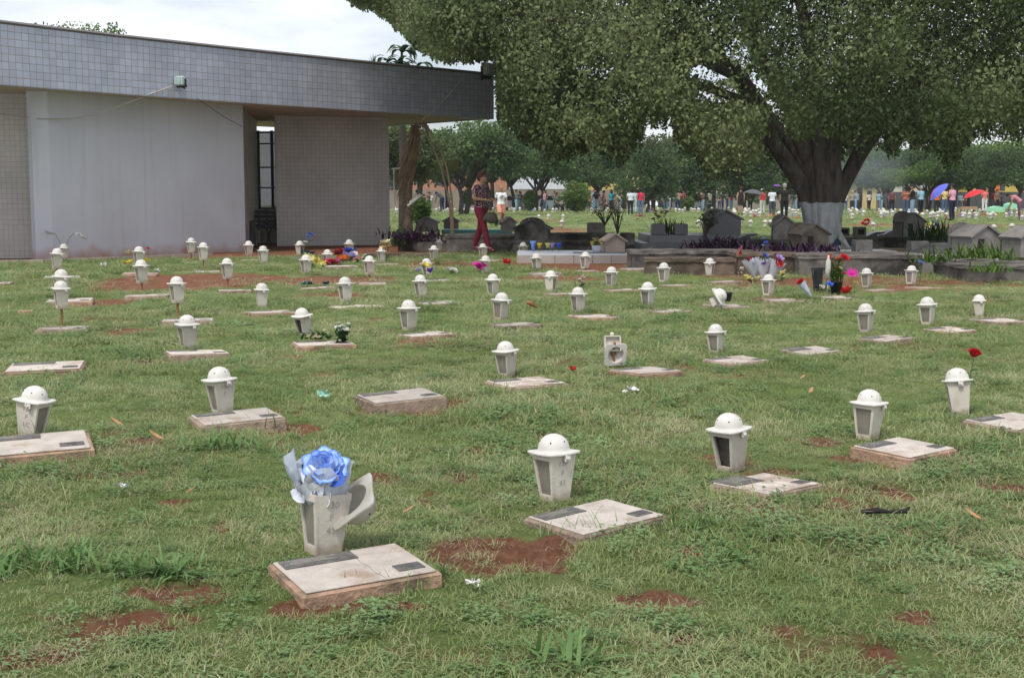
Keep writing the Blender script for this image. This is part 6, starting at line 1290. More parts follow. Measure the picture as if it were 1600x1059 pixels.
def figure_parts(kind, sleeve='short', legs='long', fem=False, hairk='short', fingers=True):
    J = pose(kind); U = lambda a, b, t: J[a].lerp(J[b], t); fe = .012 if fem else 0
    def rings(g, lo=0, hi=9):
        R_ = [(J['pel'] + (J['pel'] - J['wst']) * .55, .12, .10), (J['pel'], .158 + fe, .115 + fe), (U('pel', 'wst', .55), .150 + fe, .108), (J['wst'], .132, .098), (U('wst', 'chs', .55), .142, .104), (J['chs'], .155, .112 + fe), (U('chs', 'nck', .45), .150, .098), (U('chs', 'nck', .75), .115, .072), (J['nck'], .052, .05)]
        return [(c, rx + g, ry + g) for c, rx, ry in R_[lo:hi]]
    m = MB(); torso(m, rings(0)); h = J['hed']; up = (J['top'] - J['chn']).normalized(); fw = Vector((0, -1, 0)) if kind != 'bend' else Vector((0, -.5, -.86)); fw = (fw - up * fw.dot(up)).normalized(); rt = fw.cross(up).normalized()
    m.tube([U('chs', 'nck', .7), J['nck'], J['chn'] + up * .02], [.06, .052, .05], 12)
    Mh = Matrix((rt, -fw, up)).transposed().to_4x4(); Mh.translation = h + up * .02; m.M = Mh; m.ball((0, .008, .012), 1, 16, 10, (.076, .094, .105)); m.M = Mh; m.ball((0, -.022, -.052), 1, 14, 8, (.056, .066, .062)); m.ball((0, -.094, -.018), 1, 8, 6, (.014, .02, .022)); m.ball((0, -.078, -.085), 1, 8, 6, (.028, .022, .02))
    for s in (-1, 1): m.ball((s * .078, .01, -.015), 1, 8, 6, (.012, .022, .032))
    m.at()
    for s, S in ((-1, 'L'), (1, 'R')):
        m.tube([J['sho' + S] + Vector((-s * .04, 0, 0)), J['sho' + S], U('sho' + S, 'elb' + S, .5), J['elb' + S]], [.05, .052, .043, .038], 12); m.tube([J['elb' + S], U('elb' + S, 'wri' + S, .3), J['wri' + S]], [.038, .038, .026], 12); d = (J['wri' + S] - J['elb' + S]).normalized(); m.tube([J['wri' + S] - d * .02, J['wri' + S] + d * .03, J['wri' + S] + d * .085], [.025, .034, .03], 10, sq=.62)
        m.tube([U('hip' + S, 'kne' + S, -.12), U('hip' + S, 'kne' + S, .25), J['kne' + S]], [.088, .085, .055], 14); m.tube([J['kne' + S], U('kne' + S, 'ank' + S, .3), J['ank' + S]], [.055, .056, .036], 12); m.tube([J['ank' + S], J['toe' + S]], [.04, .03], 10)
    body = fuse(m, 'body', .013, 3)
    mb = MB(); mb.v = [tuple(v.co) for v in body.vertices]; mb.f = [tuple(p.vertices) for p in body.polygons]
    for s, S in ((-1, 'L'), (1, 'R')):
        w0 = J['wri' + S]; d = (w0 - J['elb' + S]).normalized(); side = d.cross(Vector((0, -.3, 1))).normalized() if abs(d.z) < .8 else Vector((0, 1, 0)); nrm = d.cross(side).normalized(); pb = w0 + d * .075
        for i, (o_, L) in enumerate(((-.024, .058), (-.008, .068), (.008, .064), (.023, .05))):
            a = pb + side * o_; mb.tube([a - d * .02, a + d * L * .5 + nrm * .008, a + d * L * .82 + nrm * .028], [.0095, .0085, .006], 6)
        a = w0 + d * .02; mb.tube([a, a + d * .03 + side * s * .035, a + d * .065 + side * s * .045], [.011, .010, .007], 6)
    body = mb.mesh('body', M_skin[0], True)
    m = MB(); m.M = Mh
    for s in (-1, 1): m.ball((s * .031, -.083, .002), .011, 7, 5, (1.3, .6, .6)); m.box((s * .031, -.088, .022), (.032, .008, .006))
    eyes = m.at().mesh('eyes', M_hair[0]); m = MB(); m.M = Mh; m.ball((0, -.089, -.055), .019, 8, 4, (1.1, .4, .3)); mouth = m.at().mesh('mouth', mat('lips', (.24, .07, .06), .5))
    m = MB(); m.M = Mh; m.ball((0, .022, .035), 1, 16, 10, (.087, .097, .094)); [m.ball((s * .045, .0, .052), 1, 12, 8, (.045, .078, .06)) for s in (-1, 1)]; m.ball((0, .055, -.02), 1, 12, 8, (.074, .058, .075)); m.ball((.01, -.048, .085), 1, 10, 7, (.06, .045, .032))
    if fem: [m.ball((s * .074, .012, .01), 1, 10, 7, (.018, .04, .05)) for s in (-1, 1)]
    if hairk == 'long': m.ball((0, .075, -.09), 1, 12, 8, (.078, .045, .14))
    m.M = Matrix.Identity(4); hair = fuse(m, 'hair', .012, 2)
    m = MB(); torso(m, rings(.016, 1 if fem or kind == 'bend' else 1, 8) + [(U('chs', 'nck', .97), .062, .06)]); f = {'short': .62, 'long': 1, 'none': .05}[sleeve]
    for s, S in ((-1, 'L'), (1, 'R')):
        m.tube([J['sho' + S] + Vector((-s * .05, 0, .0)), J['sho' + S], U('sho' + S, 'elb' + S, max(f * .5, .03)), U('sho' + S, 'elb' + S, f)], [.062, .066, .06, .058], 12)
        if sleeve == 'long': m.tube([J['elb' + S], U('elb' + S, 'wri' + S, .85)], [.054, .042], 10)
    if fem: [m.ball((s * .06, -.075, 1.24), .06, 10, 8) for s in (-1, 1)] if kind not in ('bend', 'sit') else None
    shirt = fuse(m, 'shirt', .013, 2)
    m = MB(); torso(m, rings(.011, 0, 3))
    for S in 'LR':
        a = J['hip' + S]
        if legs == 'long': m.tube([U('hip' + S, 'kne' + S, -.1), U('hip' + S, 'kne' + S, .3), J['kne' + S]], [.098, .097, .070], 14); m.tube([J['kne' + S], U('kne' + S, 'ank' + S, .35), U('kne' + S, 'ank' + S, .96)], [.070, .068, .052], 14)
        else: m.tube([U('hip' + S, 'kne' + S, -.1), U('hip' + S, 'kne' + S, .3), U('hip' + S, 'kne' + S, .82)], [.100, .105, .092], 14)
    pants = fuse(m, 'trousers', .013, 2)
    shoes = []
    for S in 'LR':
        a = J['ank' + S]; b = J['toe' + S]; m = MB(); m.tube([a - (b - a) * .18 + Vector((0, 0, -.035)), a + Vector((0, 0, -.01)), a.lerp(b, .6) + Vector((0, 0, .0)), b + (b - a) * .15], [.045, .052, .045, .02], 8, sq=.75); shoes.append(m.mesh('shoe', M_skin[0], True))
    return dict(body=body, eyes=eyes, mouth=mouth, hair=hair, shirt=shirt, trousers=pants, shoes=shoes)
FIG = {}
def person(x, yhead, yfoot, label, kind='stand', top=(.6, .6, .6), bot=(.03, .03, .05), sk=0, hr=0, yaw=0, sleeve='short', legs='long', fem=False, hairk='short', group='visitors among the far graves', Y=None, topm=None, hat=None, shoe=(.03, .03, .03), extra=None):
    key = (kind, sleeve, legs, fem, hairk)
    if key not in FIG: FIG[key] = figure_parts(*key)
    f = FIG[key]; hpx = yfoot - yhead; hm = {'bend': 1.32, 'sit': 1.2}.get(kind, 1.66)
    if Y is None: Y = F * hm / hpx
    s = min(1.12, max(.85, hpx / kk(Y) / hm)); z = float(gzs(Y)); p = P(x, yfoot, Y); zf = min(max(p.z, z - .02), z + .06)
    t = thing('person', label, 'person', (p.x, Y, zf), R(yaw), group, s)
    c1 = tuple(round(c, 2) for c in top); c2 = tuple(round(c, 2) for c in bot)
    part('body', f['body'], t, mt=M_skin[sk]); part('hair', f['hair'], t, mt=M_hair[hr])
    if Y < 45: part('eyes', f['eyes'], t); part('mouth', f['mouth'], t)
    part('shirt', f['shirt'], t, mt=topm or hidden_cloth(top, 'cloth_%s' % (c1,))); part('trousers' if legs == 'long' else 'shorts', f['trousers'], t, mt=hidden_cloth(bot, 'cloth_%s' % (c2,)))
    for sh in f['shoes']: part('shoe', sh, t, mt=mat('shoe_%s' % (shoe,), shoe, .6))
    if hat: m = MB(); h = pose(kind)['hed']; m.at(h + Vector((0, -.0, .04))); m.lathe([(.108, 0), (.108, .02), (.09, .07), (.04, .095), (.001, .1)], 12); m.box((0, -.13, .012), (.13, .09, .012)); m.build('cap', mat('hat_%s' % (hat,), hat, .8), t, True)
    return t
def patmat():
    m = bpy.data.materials.new('maroon_pattern'); m.use_nodes = True; t = m.node_tree; n = t.nodes; l = t.links; b = n['Principled BSDF']; tc = n.new('ShaderNodeTexCoord'); v = n.new('ShaderNodeTexVoronoi'); v.inputs['Scale'].default_value = 38; nz = n.new('ShaderNodeTexNoise'); nz.inputs['Scale'].default_value = 45
    l.new(tc.outputs['Object'], v.inputs[0]); l.new(tc.outputs['Object'], nz.inputs[0]); r = n.new('ShaderNodeValToRGB'); r.color_ramp.interpolation = 'CONSTANT'; e = r.color_ramp.elements; e[0].color = (.62, .55, .58, 1); e[1].color = (.13, .018, .045, 1); e[1].position = .33; x = e.new(.62); x.color = (.03, .012, .025, 1)
    l.new(v.outputs['Distance'], r.inputs[0]); l.new(r.outputs[0], b.inputs['Base Color']); b.inputs['Roughness'].default_value = .8; return m
GP = 'visitors among the far graves'
wt = person(752, 271, 394, 'woman in a speckled maroon blouse and maroon trousers walking with a bag, hands together', 'woman', (.13, .02, .04), (.19, .018, .035), 1, 1, 58, fem=True, group=None, topm=patmat(), shoe=(.16, .03, .05), Y=26.3)
m = MB(); m.tube([(-.15, 0, -.01), (-.12, 0, 0), (0, 0, .0), (.12, 0, .0), (.15, 0, -.01)], [.03, .05, .06, .05, .03], 14, sq=1); m.v = [(x * (1.05 if z < 0 else .8), y, z * 2.0) for x, y, z in m.v]; bagm = mat('olive_bag', (.10, .085, .065), .6)
bgo = m.build('handbag', bagm, None, True); bgo.location = P(767, 340, 26.1); bgo.rotation_euler = (0, R(10), R(8)); tag(bgo, 'olive brown shoulder bag hanging at the walking woman\'s hip', 'bag')
m = MB(); m.tube([(-.08, .02, .08), (-.16, .02, .28), (-.26, .10, .60), (-.22, .22, .58), (-.06, .2, .28), (.08, .02, .08)], .007, 5); o = m.build('strap', bagm, bgo)
m = MB(); h = pose('woman')['hed']; h = h + Vector((0, 0, .022))
for s in (-1, 1): m.tube([(h.x + s * .012, h.y - .094, h.z + .002), (h.x + s * .031, h.y - .097, h.z + .018), (h.x + s * .052, h.y - .088, h.z + .002), (h.x + s * .031, h.y - .097, h.z - .014), (h.x + s * .012, h.y - .094, h.z + .002)], .0028, 4); m.tube([(h.x + s * .052, h.y - .088, h.z + .002), (h.x + s * .08, h.y, h.z + .0)], .0028, 4)
m.build('glasses', M_dark, wt)
mt_ = person(783, 288, 352, 'bald man in a white T-shirt with a dark mark and salmon shorts', 'walk', (.74, .76, .80), (.72, .33, .26), 0, 0, 15, legs='short', group=None, Y=46, shoe=(.3, .3, .3))
m = MB()
pts = [(-.075, 1.258), (-.062, 1.236), (-.038, 1.228), (-.005, 1.242), (.035, 1.262), (.085, 1.288), (.03, 1.252), (-.01, 1.222), (-.045, 1.206), (-.07, 1.214), (-.083, 1.236)]
m.add([(x, -.1335, z) for x, z in pts] + [(x, -.17, z) for x, z in pts], [tuple(range(10, -1, -1)), tuple(range(11, 22))] + [(i, (i + 1) % 11, (i + 1) % 11 + 11, i + 11) for i in range(11)])
for i, xx in enumerate((-.028, -.005, .02, .045)): m.box((xx, -.128, 1.285 + i * .002), (.015, .02, .024))
m.build('shirt_mark', M_dark, mt_); [bpy.data.objects.remove(c) for c in list(mt_.children) if c.name.startswith('hair')]
PEOPLE = [
 (985, 298, 338, 'person in white shirt and black trousers, left of the one in crimson', 'stand', (.62, .66, .74), (.02, .02, .025), 0, 0, 180), (1001, 298, 338, 'person in a crimson shirt and blue jeans right of the one in white', 'stand', (.50, .03, .08), (.10, .16, .28), 0, 0, 170),
 (991, 300, 337, 'person in pale clothes half hidden between white and crimson shirts', 'front', (.42, .55, .62), (.35, .50, .52), 1, 0, 160), (955, 302, 338, 'person in a teal top looking down, left of the white shirt', 'front', (.03, .22, .28), (.04, .04, .06), 1, 0, 200, 'short', 'long', True, 'long'),
 (920, 310, 336, 'person in a pink top by the round bush', 'stand', (.60, .13, .22), (.06, .08, .14), 0, 0, 150), (937, 312, 336, 'person in a brown top right of the pink one by the bush', 'stand', (.22, .13, .11), (.25, .12, .10), 0, 0, 170), (1046, 312, 336, 'person with a striped pale shirt bending over a grave', 'bend', (.60, .62, .66), (.30, .32, .35), 1, 0, 100),
 (1157, 292, 334, 'woman with reddish hair in a sleeveless black dress', 'stand', (.02, .02, .02), (.03, .025, .025), 1, 1, 190, 'none', 'short', True), (1172, 304, 336, 'woman in a bright pink T-shirt under the grey umbrella', 'umb', (.70, .22, .36), (.015, .02, .04), 0, 0, 190, 'short', 'long', True),
 (1191, 296, 336, 'person in a red shirt and white cap with light trousers', 'stand', (.48, .04, .05), (.48, .50, .47), 0, 0, 200), (1206, 294, 342, 'man in a loose white shirt and grey jeans left of the one in black', 'front', (.66, .68, .76), (.07, .075, .10), 2, 0, 200), (1225, 287, 344, 'person dressed all in black near the trunk', 'stand', (.015, .017, .018), (.012, .014, .018), 0, 2, 180),
 (1240, 308, 333, 'person in a dark red top just left of the trunk', 'front', (.22, .03, .05), (.10, .18, .26), 0, 0, 170), (1320, 304, 333, 'person in a white T-shirt and jeans just right of the trunk', 'stand', (.62, .63, .65), (.05, .09, .2), 0, 0, 170), (1331, 300, 333, 'person in a khaki shirt right of the trunk', 'front', (.28, .25, .20), (.05, .05, .06), 0, 2, 190),
 (1393, 296, 333, 'person in a dark maroon shirt standing alone', 'stand', (.13, .05, .06), (.02, .02, .025), 0, 0, 170), (1414, 292, 335, 'woman in a rust top and jeans left of the black T-shirt', 'front', (.38, .10, .07), (.06, .09, .16), 0, 0, 200, 'none', 'long', True, 'long'), (1425, 283, 336, 'tall man in a black T-shirt and light blue jeans', 'reach', (.018, .02, .022), (.20, .30, .44), 0, 0, 260),
 (1438, 289, 336, 'man in a light blue shirt and black trousers', 'front', (.25, .45, .58), (.015, .015, .02), 0, 2, 210), (1463, 296, 335, 'person in an orange shirt under the blue and red umbrella', 'umb', (.60, .14, .03), (.02, .02, .025), 0, 0, 190), (1475, 291, 334, 'person in a pale yellow shirt behind the pink one', 'front', (.62, .50, .22), (.07, .12, .22), 0, 0, 200),
 (1487, 288, 344, 'person in a pink shirt and navy trousers in front on the right', 'front', (.68, .33, .46), (.015, .02, .05), 0, 0, 215), (1538, 291, 328, 'person in a coral shirt and white trousers beside the red umbrella', 'front', (.62, .17, .16), (.62, .62, .62), 0, 0, 170), (1563, 303, 331, 'person in dark clothes between the trees on the right', 'stand', (.05, .04, .07), (.02, .02, .03), 0, 0, 180),
 (1592, 318, 360, 'person in a pink patterned top bending down at the right edge', 'bend', (.48, .20, .24), (.16, .07, .12), 0, 0, 250, 'short', 'long', True), (1376, 312, 334, 'child in an orange shirt next to the maroon one', 'stand', (.60, .22, .03), (.1, .1, .12), 0, 0, 180), (1507, 312, 334, 'person with red hair sitting near the pink shirt', 'sit', (.08, .03, .03), (.02, .02, .02), 1, 1, 150, 'none', 'long', True, 'long'),
 (1097, 311, 335, 'person in a red T-shirt far left of the grey umbrella', 'stand', (.50, .03, .05), (.10, .12, .2), 0, 0, 180), (1345, 313, 331, 'person in dark red far right of the trunk', 'stand', (.25, .03, .04), (.06, .06, .1), 0, 0, 160), (642, 316, 345, 'person in dark teal bending behind the palm', 'front', (.03, .07, .09), (.04, .06, .1), 0, 0, 90),
 (677, 313, 332, 'person in a red shirt left of the leaning stems', 'front', (.50, .04, .05), (.1, .1, .14), 0, 0, 150), (714, 313, 332, 'person in a white and lilac shirt right of the leaning stems', 'front', (.50, .50, .62), (.1, .13, .2), 0, 0, 170), (798, 312, 332, 'person in a pale shirt right of the man in white', 'stand', (.52, .55, .66), (.1, .14, .24), 0, 2, 200), (838, 316, 333, 'person in a red top among the far left crowd', 'stand', (.42, .03, .04), (.05, .05, .06), 0, 0, 180), (836, 325, 336, 'child in pink crouching among the far left crowd', 'bend', (.60, .40, .46), (.2, .2, .25), 0, 0, 90)]
for a in PEOPLE:
    hat = (.7, .7, .7) if 'cap' in a[3] else None
    person(*a[:4], *a[4:11 + 0], *(a[11:] if len(a) > 11 else ()), hat=hat) if len(a) <= 10 else person(a[0], a[1], a[2], a[3], a[4], a[5], a[6], a[7], a[8], a[9], *a[10:], hat=hat)
# far crowd: smaller people, own colours
q = random.Random(21); cols = [('white', (.60, .60, .62)), ('grey', (.20, .20, .21)), ('dark blue', (.04, .06, .14)), ('red', (.34, .04, .05)), ('black', (.02, .02, .02)), ('teal', (.06, .16, .18)), ('pink', (.55, .25, .32)), ('light blue', (.25, .38, .50)), ('brown', (.18, .11, .08)), ('dark green', (.05, .12, .06)), ('beige', (.40, .34, .26))]
regions = [(630, 735, 'left of the walking woman', 12), (800, 880, 'left of the round bush', 16), (925, 975, 'right of the round bush', 7), (1010, 1090, 'below the round dark trees', 16), (1095, 1145, 'left of the grey umbrella', 9), (1235, 1255, 'touching the left of the trunk', 3), (1330, 1400, 'under the smoke', 9), (1450, 1600, 'behind the right umbrellas', 9)]
for x0, x1, wh, n in regions:
    for i in range(n):
        cn, c = q.choice(cols); bn, b = q.choice([c_ for c_ in cols if c_[0] in ('dark blue', 'black', 'grey', 'light blue')]); x = x0 + (x1 - x0) * (.12 + .25 * (i % 4) + q.gauss(0, .05)); kd = q.choice(['stand', 'front', 'stand', 'reach', 'bend', 'sit', 'front']); Y = q.uniform(92, 138); hp = 1.66 * kk(Y)
        person(x, 318 - hp * .6, 318 - hp * .6 + hp, 'far person in %s top and %s trousers %s' % (cn, bn, wh), kd, c, b, q.choice([0, 1, 2, 0]), 0, q.uniform(0, 360), group='small people in the distant crowd', Y=Y)
def umbrella(x, y, Y, r, tilt, cs, label):
    p = P(x, y, Y); t = thing('umbrella', label, 'umbrella', p, rot=(0, tilt, 0)); n = 16
    for gi, c in enumerate(cs):
        m = MB(); segs = range(gi * n // len(cs), (gi + 1) * n // len(cs))
        for k in segs:
            for i in range(4):
                def pt(i, k): f = i / 4; th = 2 * PI * k / n; return (r * f * math.cos(th), r * f * math.sin(th), r * .42 * (1 - f * f) - (.03 * r if i == 4 and k % 2 else 0))
                m.add([pt(i, k), pt(i + 1, k), pt(i + 1, k + 1), pt(i, k + 1)], [(0, 1, 2, 3)])
        m.build('canopy', mat('umb_%s' % (c,), c, .6), t, True)
    m = MB(); m.tube([(0, 0, r * .45), (0, 0, -r * .9)], .012, 5); m.build('shaft', M_dark, t)
umbrella(1178, 303, 62, .5, .15, [(.09, .09, .10)], 'grey open umbrella over the pink T-shirt'); umbrella(1467, 300, 64, .58, -.8, [(.08, .12, .55), (.55, .04, .04), (.10, .14, .60), (.10, .12, .55)], 'large blue and red umbrella held tilted'); umbrella(1522, 304, 66, .55, -.35, [(.55, .03, .04)], 'red umbrella held low on the right'); umbrella(1214, 291, 66, .22, .1, [(.18, .06, .30)], 'small purple umbrella behind the white shirt')
for x, y, w_, lb in ((1560, 325, 22, 'pale green tarpaulin stall on the far right'), (1583, 320, 14, 'small pale green tarpaulin behind the right trees')):
    Y = 70; p = P(x, y, Y); m = MB(); s = w_ / kk(Y) / 2; m.prism([(-s, -.22), (s, -.22), (s * .9, .02), (0, .10), (-s * .9, .02)], 0, .8); tag(m.build('tarpaulin', mat('mint_tarp', (.30, .62, .42), .6), None, False, p), lb, 'tarpaulin')
m = MB(); a = P(1500, 322, 74); b = P(1525, 328, 74); m.box(((a.x + b.x) / 2, 74, (a.z + b.z) / 2), (b.x - a.x, .5, .16)); [m.box((xx, 74, .45), (.06, .4, .6)) for xx in (a.x + .1, b.x - .1)]; tag(m.build('bench', mat('bench_wood', (.35, .24, .15), .8)), 'brown bench among the far graves on the right', 'bench')
# ================================================================== FAR LAWN LANTERNS AND FLOWERS
pr = MB(); pr.box((0, 0, .22), (.13, .13, .20), 1.25); bodym = pr.mesh('far_body', M_lan); pr = MB(); pr.box((0, 0, .325), (.24, .24, .015)); pr.ball((0, 0, .33), .095, 10, 6); capm = pr.mesh('far_cap', M_lan2, False); pr = MB(); pr.box((0, 0, .06), (.03, .03, .14)); postm = pr.mesh('far_post', M_rust)
q = random.Random(33); FLB = []
def farlan(x, Y, label, s=1):
    p = P(x, 330, Y); t = thing('grave_lantern', label, 'grave lantern', (p.x, Y, float(gzs(Y))), R(q.uniform(0, 90)), 'lanterns on the far lawn', s)
    part('body', bodym, t, mt=None); part('cap', capm, t); part('post', postm, t)
# near ones, told apart
for x, y, lb in ((878, 352, 'lone one in the open grass above the beige headstone'), (776, 349, 'small one behind the grey headstone by the man in white'), (1196, 352, 'left of a close pair left of the trunk'), (1204, 352, 'right of a close pair left of the trunk'), (1158, 350, 'above the slanted gravestone left of the trunk'), (1173, 352, 'nearest above the slanted gravestone'), (1365, 357, 'lone one right of the trunk in bright grass'), (1554, 362, 'behind the right house headstone'), (1582, 360, 'rightmost big one on the far lawn'), (842, 341, 'on a tall post behind the leafy shrub\'s left'), (857, 340, 'twin of the tall post one'), (1229, 356, 'next to the arched headstone left of the trunk'), (1092, 352, 'above the big granite tomb'), (1145, 345, 'between the granite tomb and the pink shirt'), (880, 340, 'left of the brown flower bunch in the distance')):
    g = G(x, y + 6); farlan(x, g.y, 'far white grave lantern, ' + lb, .8)
for i in range(235):
    r_ = q.random()
    if i < 95: x = q.uniform(615, 1130)
    elif i < 140: x = q.uniform(1130, 1255)
    else: x = q.uniform(1325, 1610)
    k = q.uniform(19, 34) if x > 1325 else (q.uniform(19, 30) if x > 1130 else q.uniform(17.5, 24)); farlan(x, F / k, 'tiny white domed lantern standing in the crowded far rows', q.uniform(.75, 1.0))
for i in range(120):
    x = q.choice([q.uniform(615, 1130), q.uniform(1130, 1255), q.uniform(1325, 1610), q.uniform(1325, 1610)]); k = q.uniform(18, 33) if x > 1130 else q.uniform(17.5, 24); c = q.choice(['white', 'cream', 'yellow', 'pink', 'red', 'lilac', 'white', 'orange', 'blue', 'white']); m = MB(); Y = F / k; p = P(x, 330, Y)
    for j in range(7): bloom_mb(m, (q.gauss(0, .09), q.gauss(0, .06), q.uniform(.08, .28)), .055)
    tag(m.build('far_bouquet', fmat(c), None, False, (p.x, Y, float(gzs(Y)))), 'tiny %s bouquet among the lanterns of the far rows' % {'pyellow': 'yellow'}.get(c, c), 'flowers', 'small bouquets on the far lawn')
for x, y, c, lb in ((1578, 337, 'lilac', 'white and purple flower heap at the far right'), (1560, 326 + 10, 'yellow', 'yellow flowers beside the purple heap'), (1350, 352, 'red', 'red and white flowers right of the trunk'), (1354, 350, 'white', 'white flowers right of the trunk'), (1462, 357, 'blue', 'blue flowers before the pink shirt'), (1458, 359, 'pyellow', 'yellow flowers before the pink shirt'), (1000, 343, 'rose', 'pinkish flowers below the crimson shirt')):
    g = G(x, y + 3); m = MB(); [bloom_mb(m, (q.gauss(0, .10), q.gauss(0, .06), q.uniform(.05, .28)), .09) for j in range(10)]; tag(m.build('flower_heap', fmat(c), None, False, g), lb, 'flowers')
# ================================================================== GRASS (uncountable)
def tufts():
    col = bpy.data.collections.new('tuft_sources'); q = random.Random(77)
    gm = leafmat('grass_blade', (.180, .245, .082), (.295, .355, .145), (.48, .485, .29), .42, objrand=True, scale=.9)
    gs = leafmat('straw_blade', (.24, .19, .11), (.38, .32, .20), (.50, .44, .30), .25, objrand=True, scale=2)
    gc = leafmat('clover_leaf', (.11, .20, .06), (.16, .26, .10), (.26, .36, .17), .3, objrand=True, scale=2)
    for i in range(5):
        m = MB()
        for _ in range(60): m.blade((q.gauss(0, .035), q.gauss(0, .035), 0), q.uniform(0, 6.3), q.uniform(.015, .042), q.uniform(.0022, .0042), q.uniform(.3, 1.4), q.uniform(.2, 1.0), 3)
        o = bpy.data.objects.new('tuft_%d' % i, m.mesh('tuft', gm)); col.objects.link(o)
    m = MB()
    for _ in range(30): m.blade((q.gauss(0, .05), q.gauss(0, .05), .002), q.uniform(0, 6.3), q.uniform(.02, .055), q.uniform(.0015, .003), q.uniform(1.0, 1.5), q.uniform(0, .3), 3)
    col.objects.link(bpy.data.objects.new('tuft_5', m.mesh('tuft', gs)))
    m = MB()
    for _ in range(46): c = (q.gauss(0, .04), q.gauss(0, .04), q.uniform(.006, .03)); [m.petal(c, (0, q.uniform(-.3, .1), a * 2.1 + q.random()), .008, .008, .1, 2) for a in range(3)]
    col.objects.link(bpy.data.objects.new('tuft_6', m.mesh('tuft', gc)))
    for i in (7, 8):   # long blades
        m = MB()
        for _ in range(12): m.blade((q.gauss(0, .03), q.gauss(0, .03), 0), q.uniform(0, 6.3), q.uniform(.04, .085), q.uniform(.003, .0055), q.uniform(.2, 1.25), q.uniform(.3, 1.2), 4)
        col.objects.link(bpy.data.objects.new('tuft_%d' % i, m.mesh('tuft', gm)))
    return col
def scatter():
    rg = np.random.default_rng(5); A = []
    for (y0, y1, dens, s0, zs) in ((2.0, 5.5, 800, 1.0, 1), (5.5, 9, 520, 1.12, 1), (9, 16, 230, 1.4, .85), (16, 31, 90, 1.9, .75), (31, 62, 16, 3.6, .55), (62, 125, 2.6, 7, .38)):
        hw = .44 * y1 + .6; n = int(dens * (y1 - y0) * 2 * hw); Y = rg.uniform(y0, y1, n); X = rg.uniform(-hw, hw, n); ok = np.abs(X) < .44 * Y + .6; X, Y = X[ok], Y[ok]
        D = dirtmask(X, Y); dn = fbm(X * 2.2 + 9, Y * 2.2, 3, 41); ok = rg.random(len(X)) > np.clip(D * 1.15, 0, .86); ok &= rg.random(len(X)) < np.clip(.45 + 1.2 * (dn - .25), .3, 1)
        ok &= ~((X < -1.2) & (Y > np.interp(X, [-16, -9.1, -6.9, -5, -2.6, -1], [22.6, 22.9, 24.7, 25.3, 26.4, 27.3])) & (Y < 42))
        ok &= (X - tb.x) ** 2 + (Y - TY) ** 2 > .45
        # under the tree's tomb row grass is thin
        ok &= ~((Y > 19) & (Y < 30) & (X > -.5) & (rg.random(len(X)) < .55))
        for bx, by, yw, ha, hb in BLOCK:
            c, s = math.cos(yw), math.sin(yw); dx, dy = X - bx, Y - by; u = dx * c + dy * s; v = -dx * s + dy * c; ok &= ~((np.abs(u) < ha + .015) & (np.abs(v) < hb + .015))
        X, Y, D = X[ok], Y[ok], D[ok]; n = len(X); r = rg.random(n); straw = np.where(Y > 31, 0, 1) * np.clip(.10 + .9 * (fbm(X * 1.1, Y * 1.1, 3, 61) - .45), .05, .42); idx = rg.integers(0, 5, n); idx = np.where(r < straw, 5, idx); idx = np.where((r > .84) & (r < .93), 6, idx); idx = np.where((D > .3) & (rg.random(n) < .6), 5, idx); idx = np.where(r >= .955, 7 + (rg.random(n) > .5), idx)
        hn = fbm(X * .9 + 70, Y * .9, 3, 51); s = s0 * rg.uniform(.6, 1.3, n) * (.35 + 1.2 * hn); A.append((X, Y, gz(X, Y), rg.uniform(0, 6.28, n), s, s * zs * rg.uniform(.7, 1.2, n), idx)); print('tufts', y0, n)
    X, Y, Z, Rz, S, SZ, I = [np.concatenate([a[k] for a in A]) for k in range(7)]; n = len(X)
    me = bpy.data.meshes.new('grass'); me.vertices.add(n); me.vertices.foreach_set('co', np.stack([X, Y, Z], 1).astype(np.float32).ravel()); me.update()
    a = me.attributes.new('rot', 'FLOAT_VECTOR', 'POINT'); a.data.foreach_set('vector', np.stack([rg.normal(0, .12, n), rg.normal(0, .12, n), Rz], 1).astype(np.float32).ravel())
    a = me.attributes.new('scl', 'FLOAT_VECTOR', 'POINT'); a.data.foreach_set('vector', np.stack([S, S, SZ], 1).astype(np.float32).ravel())
    a = me.attributes.new('idx', 'INT', 'POINT'); a.data.foreach_set('value', I.astype(np.int32))
    o = bpy.data.objects.new('grass', me); sc.collection.objects.link(o); tag(o, 'short green grass with straw and clover covering the lawn', 'grass', kind='stuff')
    ng = bpy.data.node_groups.new('scatter', 'GeometryNodeTree'); ng.interface.new_socket('Geometry', in_out='INPUT', socket_type='NodeSocketGeometry'); ng.interface.new_socket('Geometry', in_out='OUTPUT', socket_type='NodeSocketGeometry'); n_ = ng.nodes; l = ng.links
    gi = n_.new('NodeGroupInput'); go = n_.new('NodeGroupOutput'); ip = n_.new('GeometryNodeInstanceOnPoints'); ci = n_.new('GeometryNodeCollectionInfo'); ci.inputs['Collection'].default_value = tufts(); ci.inputs['Separate Children'].default_value = True; ci.inputs['Reset Children'].default_value = True
    def na(name, ty): x = n_.new('GeometryNodeInputNamedAttribute'); x.data_type = ty; x.inputs['Name'].default_value = name; return x.outputs['Attribute']
    e2r = n_.new('FunctionNodeEulerToRotation'); l.new(na('rot', 'FLOAT_VECTOR'), e2r.inputs[0])
    l.new(gi.outputs[0], ip.inputs['Points']); l.new(ci.outputs[0], ip.inputs['Instance']); ip.inputs['Pick Instance'].default_value = True; l.new(na('idx', 'INT'), ip.inputs['Instance Index']); l.new(e2r.outputs[0], ip.inputs['Rotation']); l.new(na('scl', 'FLOAT_VECTOR'), ip.inputs['Scale']); l.new(ip.outputs[0], go.inputs[0])
    md = o.modifiers.new('scatter', 'NODES'); md.node_group = ng
scatter()

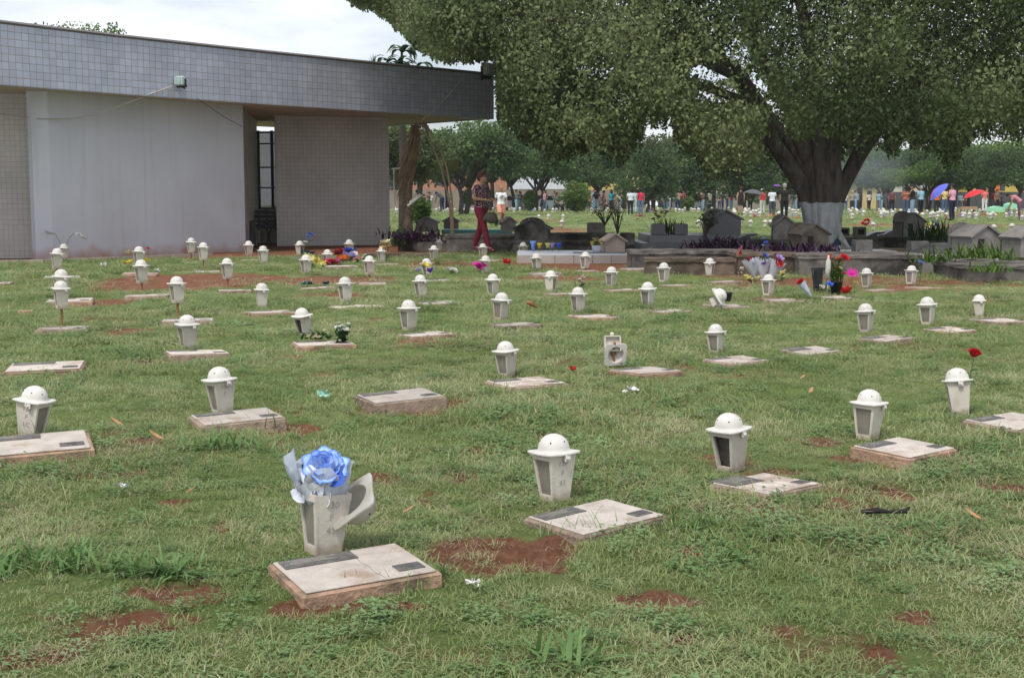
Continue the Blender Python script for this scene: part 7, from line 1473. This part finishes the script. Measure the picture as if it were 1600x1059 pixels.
# ================================================================== AIR
m = MB(); m.box((0, 222, 14.5), (1130, 476, 33)); hz = m.build('haze', None); hm = bpy.data.materials.new('haze_air'); hm.use_nodes = True; t = hm.node_tree; t.nodes.clear(); o = t.nodes.new('ShaderNodeOutputMaterial'); v = t.nodes.new('ShaderNodeVolumePrincipled'); v.inputs['Density'].default_value = .0003; v.inputs['Color'].default_value = (.88, .92, .97, 1); t.links.new(v.outputs[0], o.inputs['Volume']); hz.data.materials.append(hm); tag(hz, 'thin haze over the cemetery', 'haze', kind='stuff')

p = P(1352, 268, 88); m = MB(); m.ball((0, 0, 0), 1, 24, 14, (3.4, 4, 2.3)); sm_ = m.build('smoke', None, None, True, p); sm = bpy.data.materials.new('smoke_puff'); sm.use_nodes = True; t = sm.node_tree; t.nodes.clear(); o = t.nodes.new('ShaderNodeOutputMaterial'); v = t.nodes.new('ShaderNodeVolumePrincipled'); v.inputs['Color'].default_value = (.75, .84, .95, 1)
tc = t.nodes.new('ShaderNodeTexCoord'); ln = t.nodes.new('ShaderNodeVectorMath'); ln.operation = 'LENGTH'; sc_v = t.nodes.new('ShaderNodeVectorMath'); sc_v.operation = 'DIVIDE'; sc_v.inputs[1].default_value = (3.4, 4, 2.3); nz = t.nodes.new('ShaderNodeTexNoise'); nz.inputs['Scale'].default_value = .8
t.links.new(tc.outputs['Object'], sc_v.inputs[0]); t.links.new(sc_v.outputs[0], ln.inputs[0]); t.links.new(tc.outputs['Object'], nz.inputs[0]); mr = t.nodes.new('ShaderNodeMapRange'); mr.inputs[1].default_value = 1; mr.inputs[2].default_value = 0; mr.inputs[3].default_value = 0; mr.inputs[4].default_value = .11; t.links.new(ln.outputs['Value'], mr.inputs[0]); mu = t.nodes.new('ShaderNodeMath'); mu.operation = 'MULTIPLY'; t.links.new(mr.outputs[0], mu.inputs[0]); t.links.new(nz.outputs[0], mu.inputs[1]); t.links.new(mu.outputs[0], v.inputs['Density']); t.links.new(v.outputs[0], o.inputs['Volume'])
sm_.data.materials.append(sm); tag(sm_, 'bluish smoke drifting before the trees right of the trunk', 'smoke', kind='stuff')
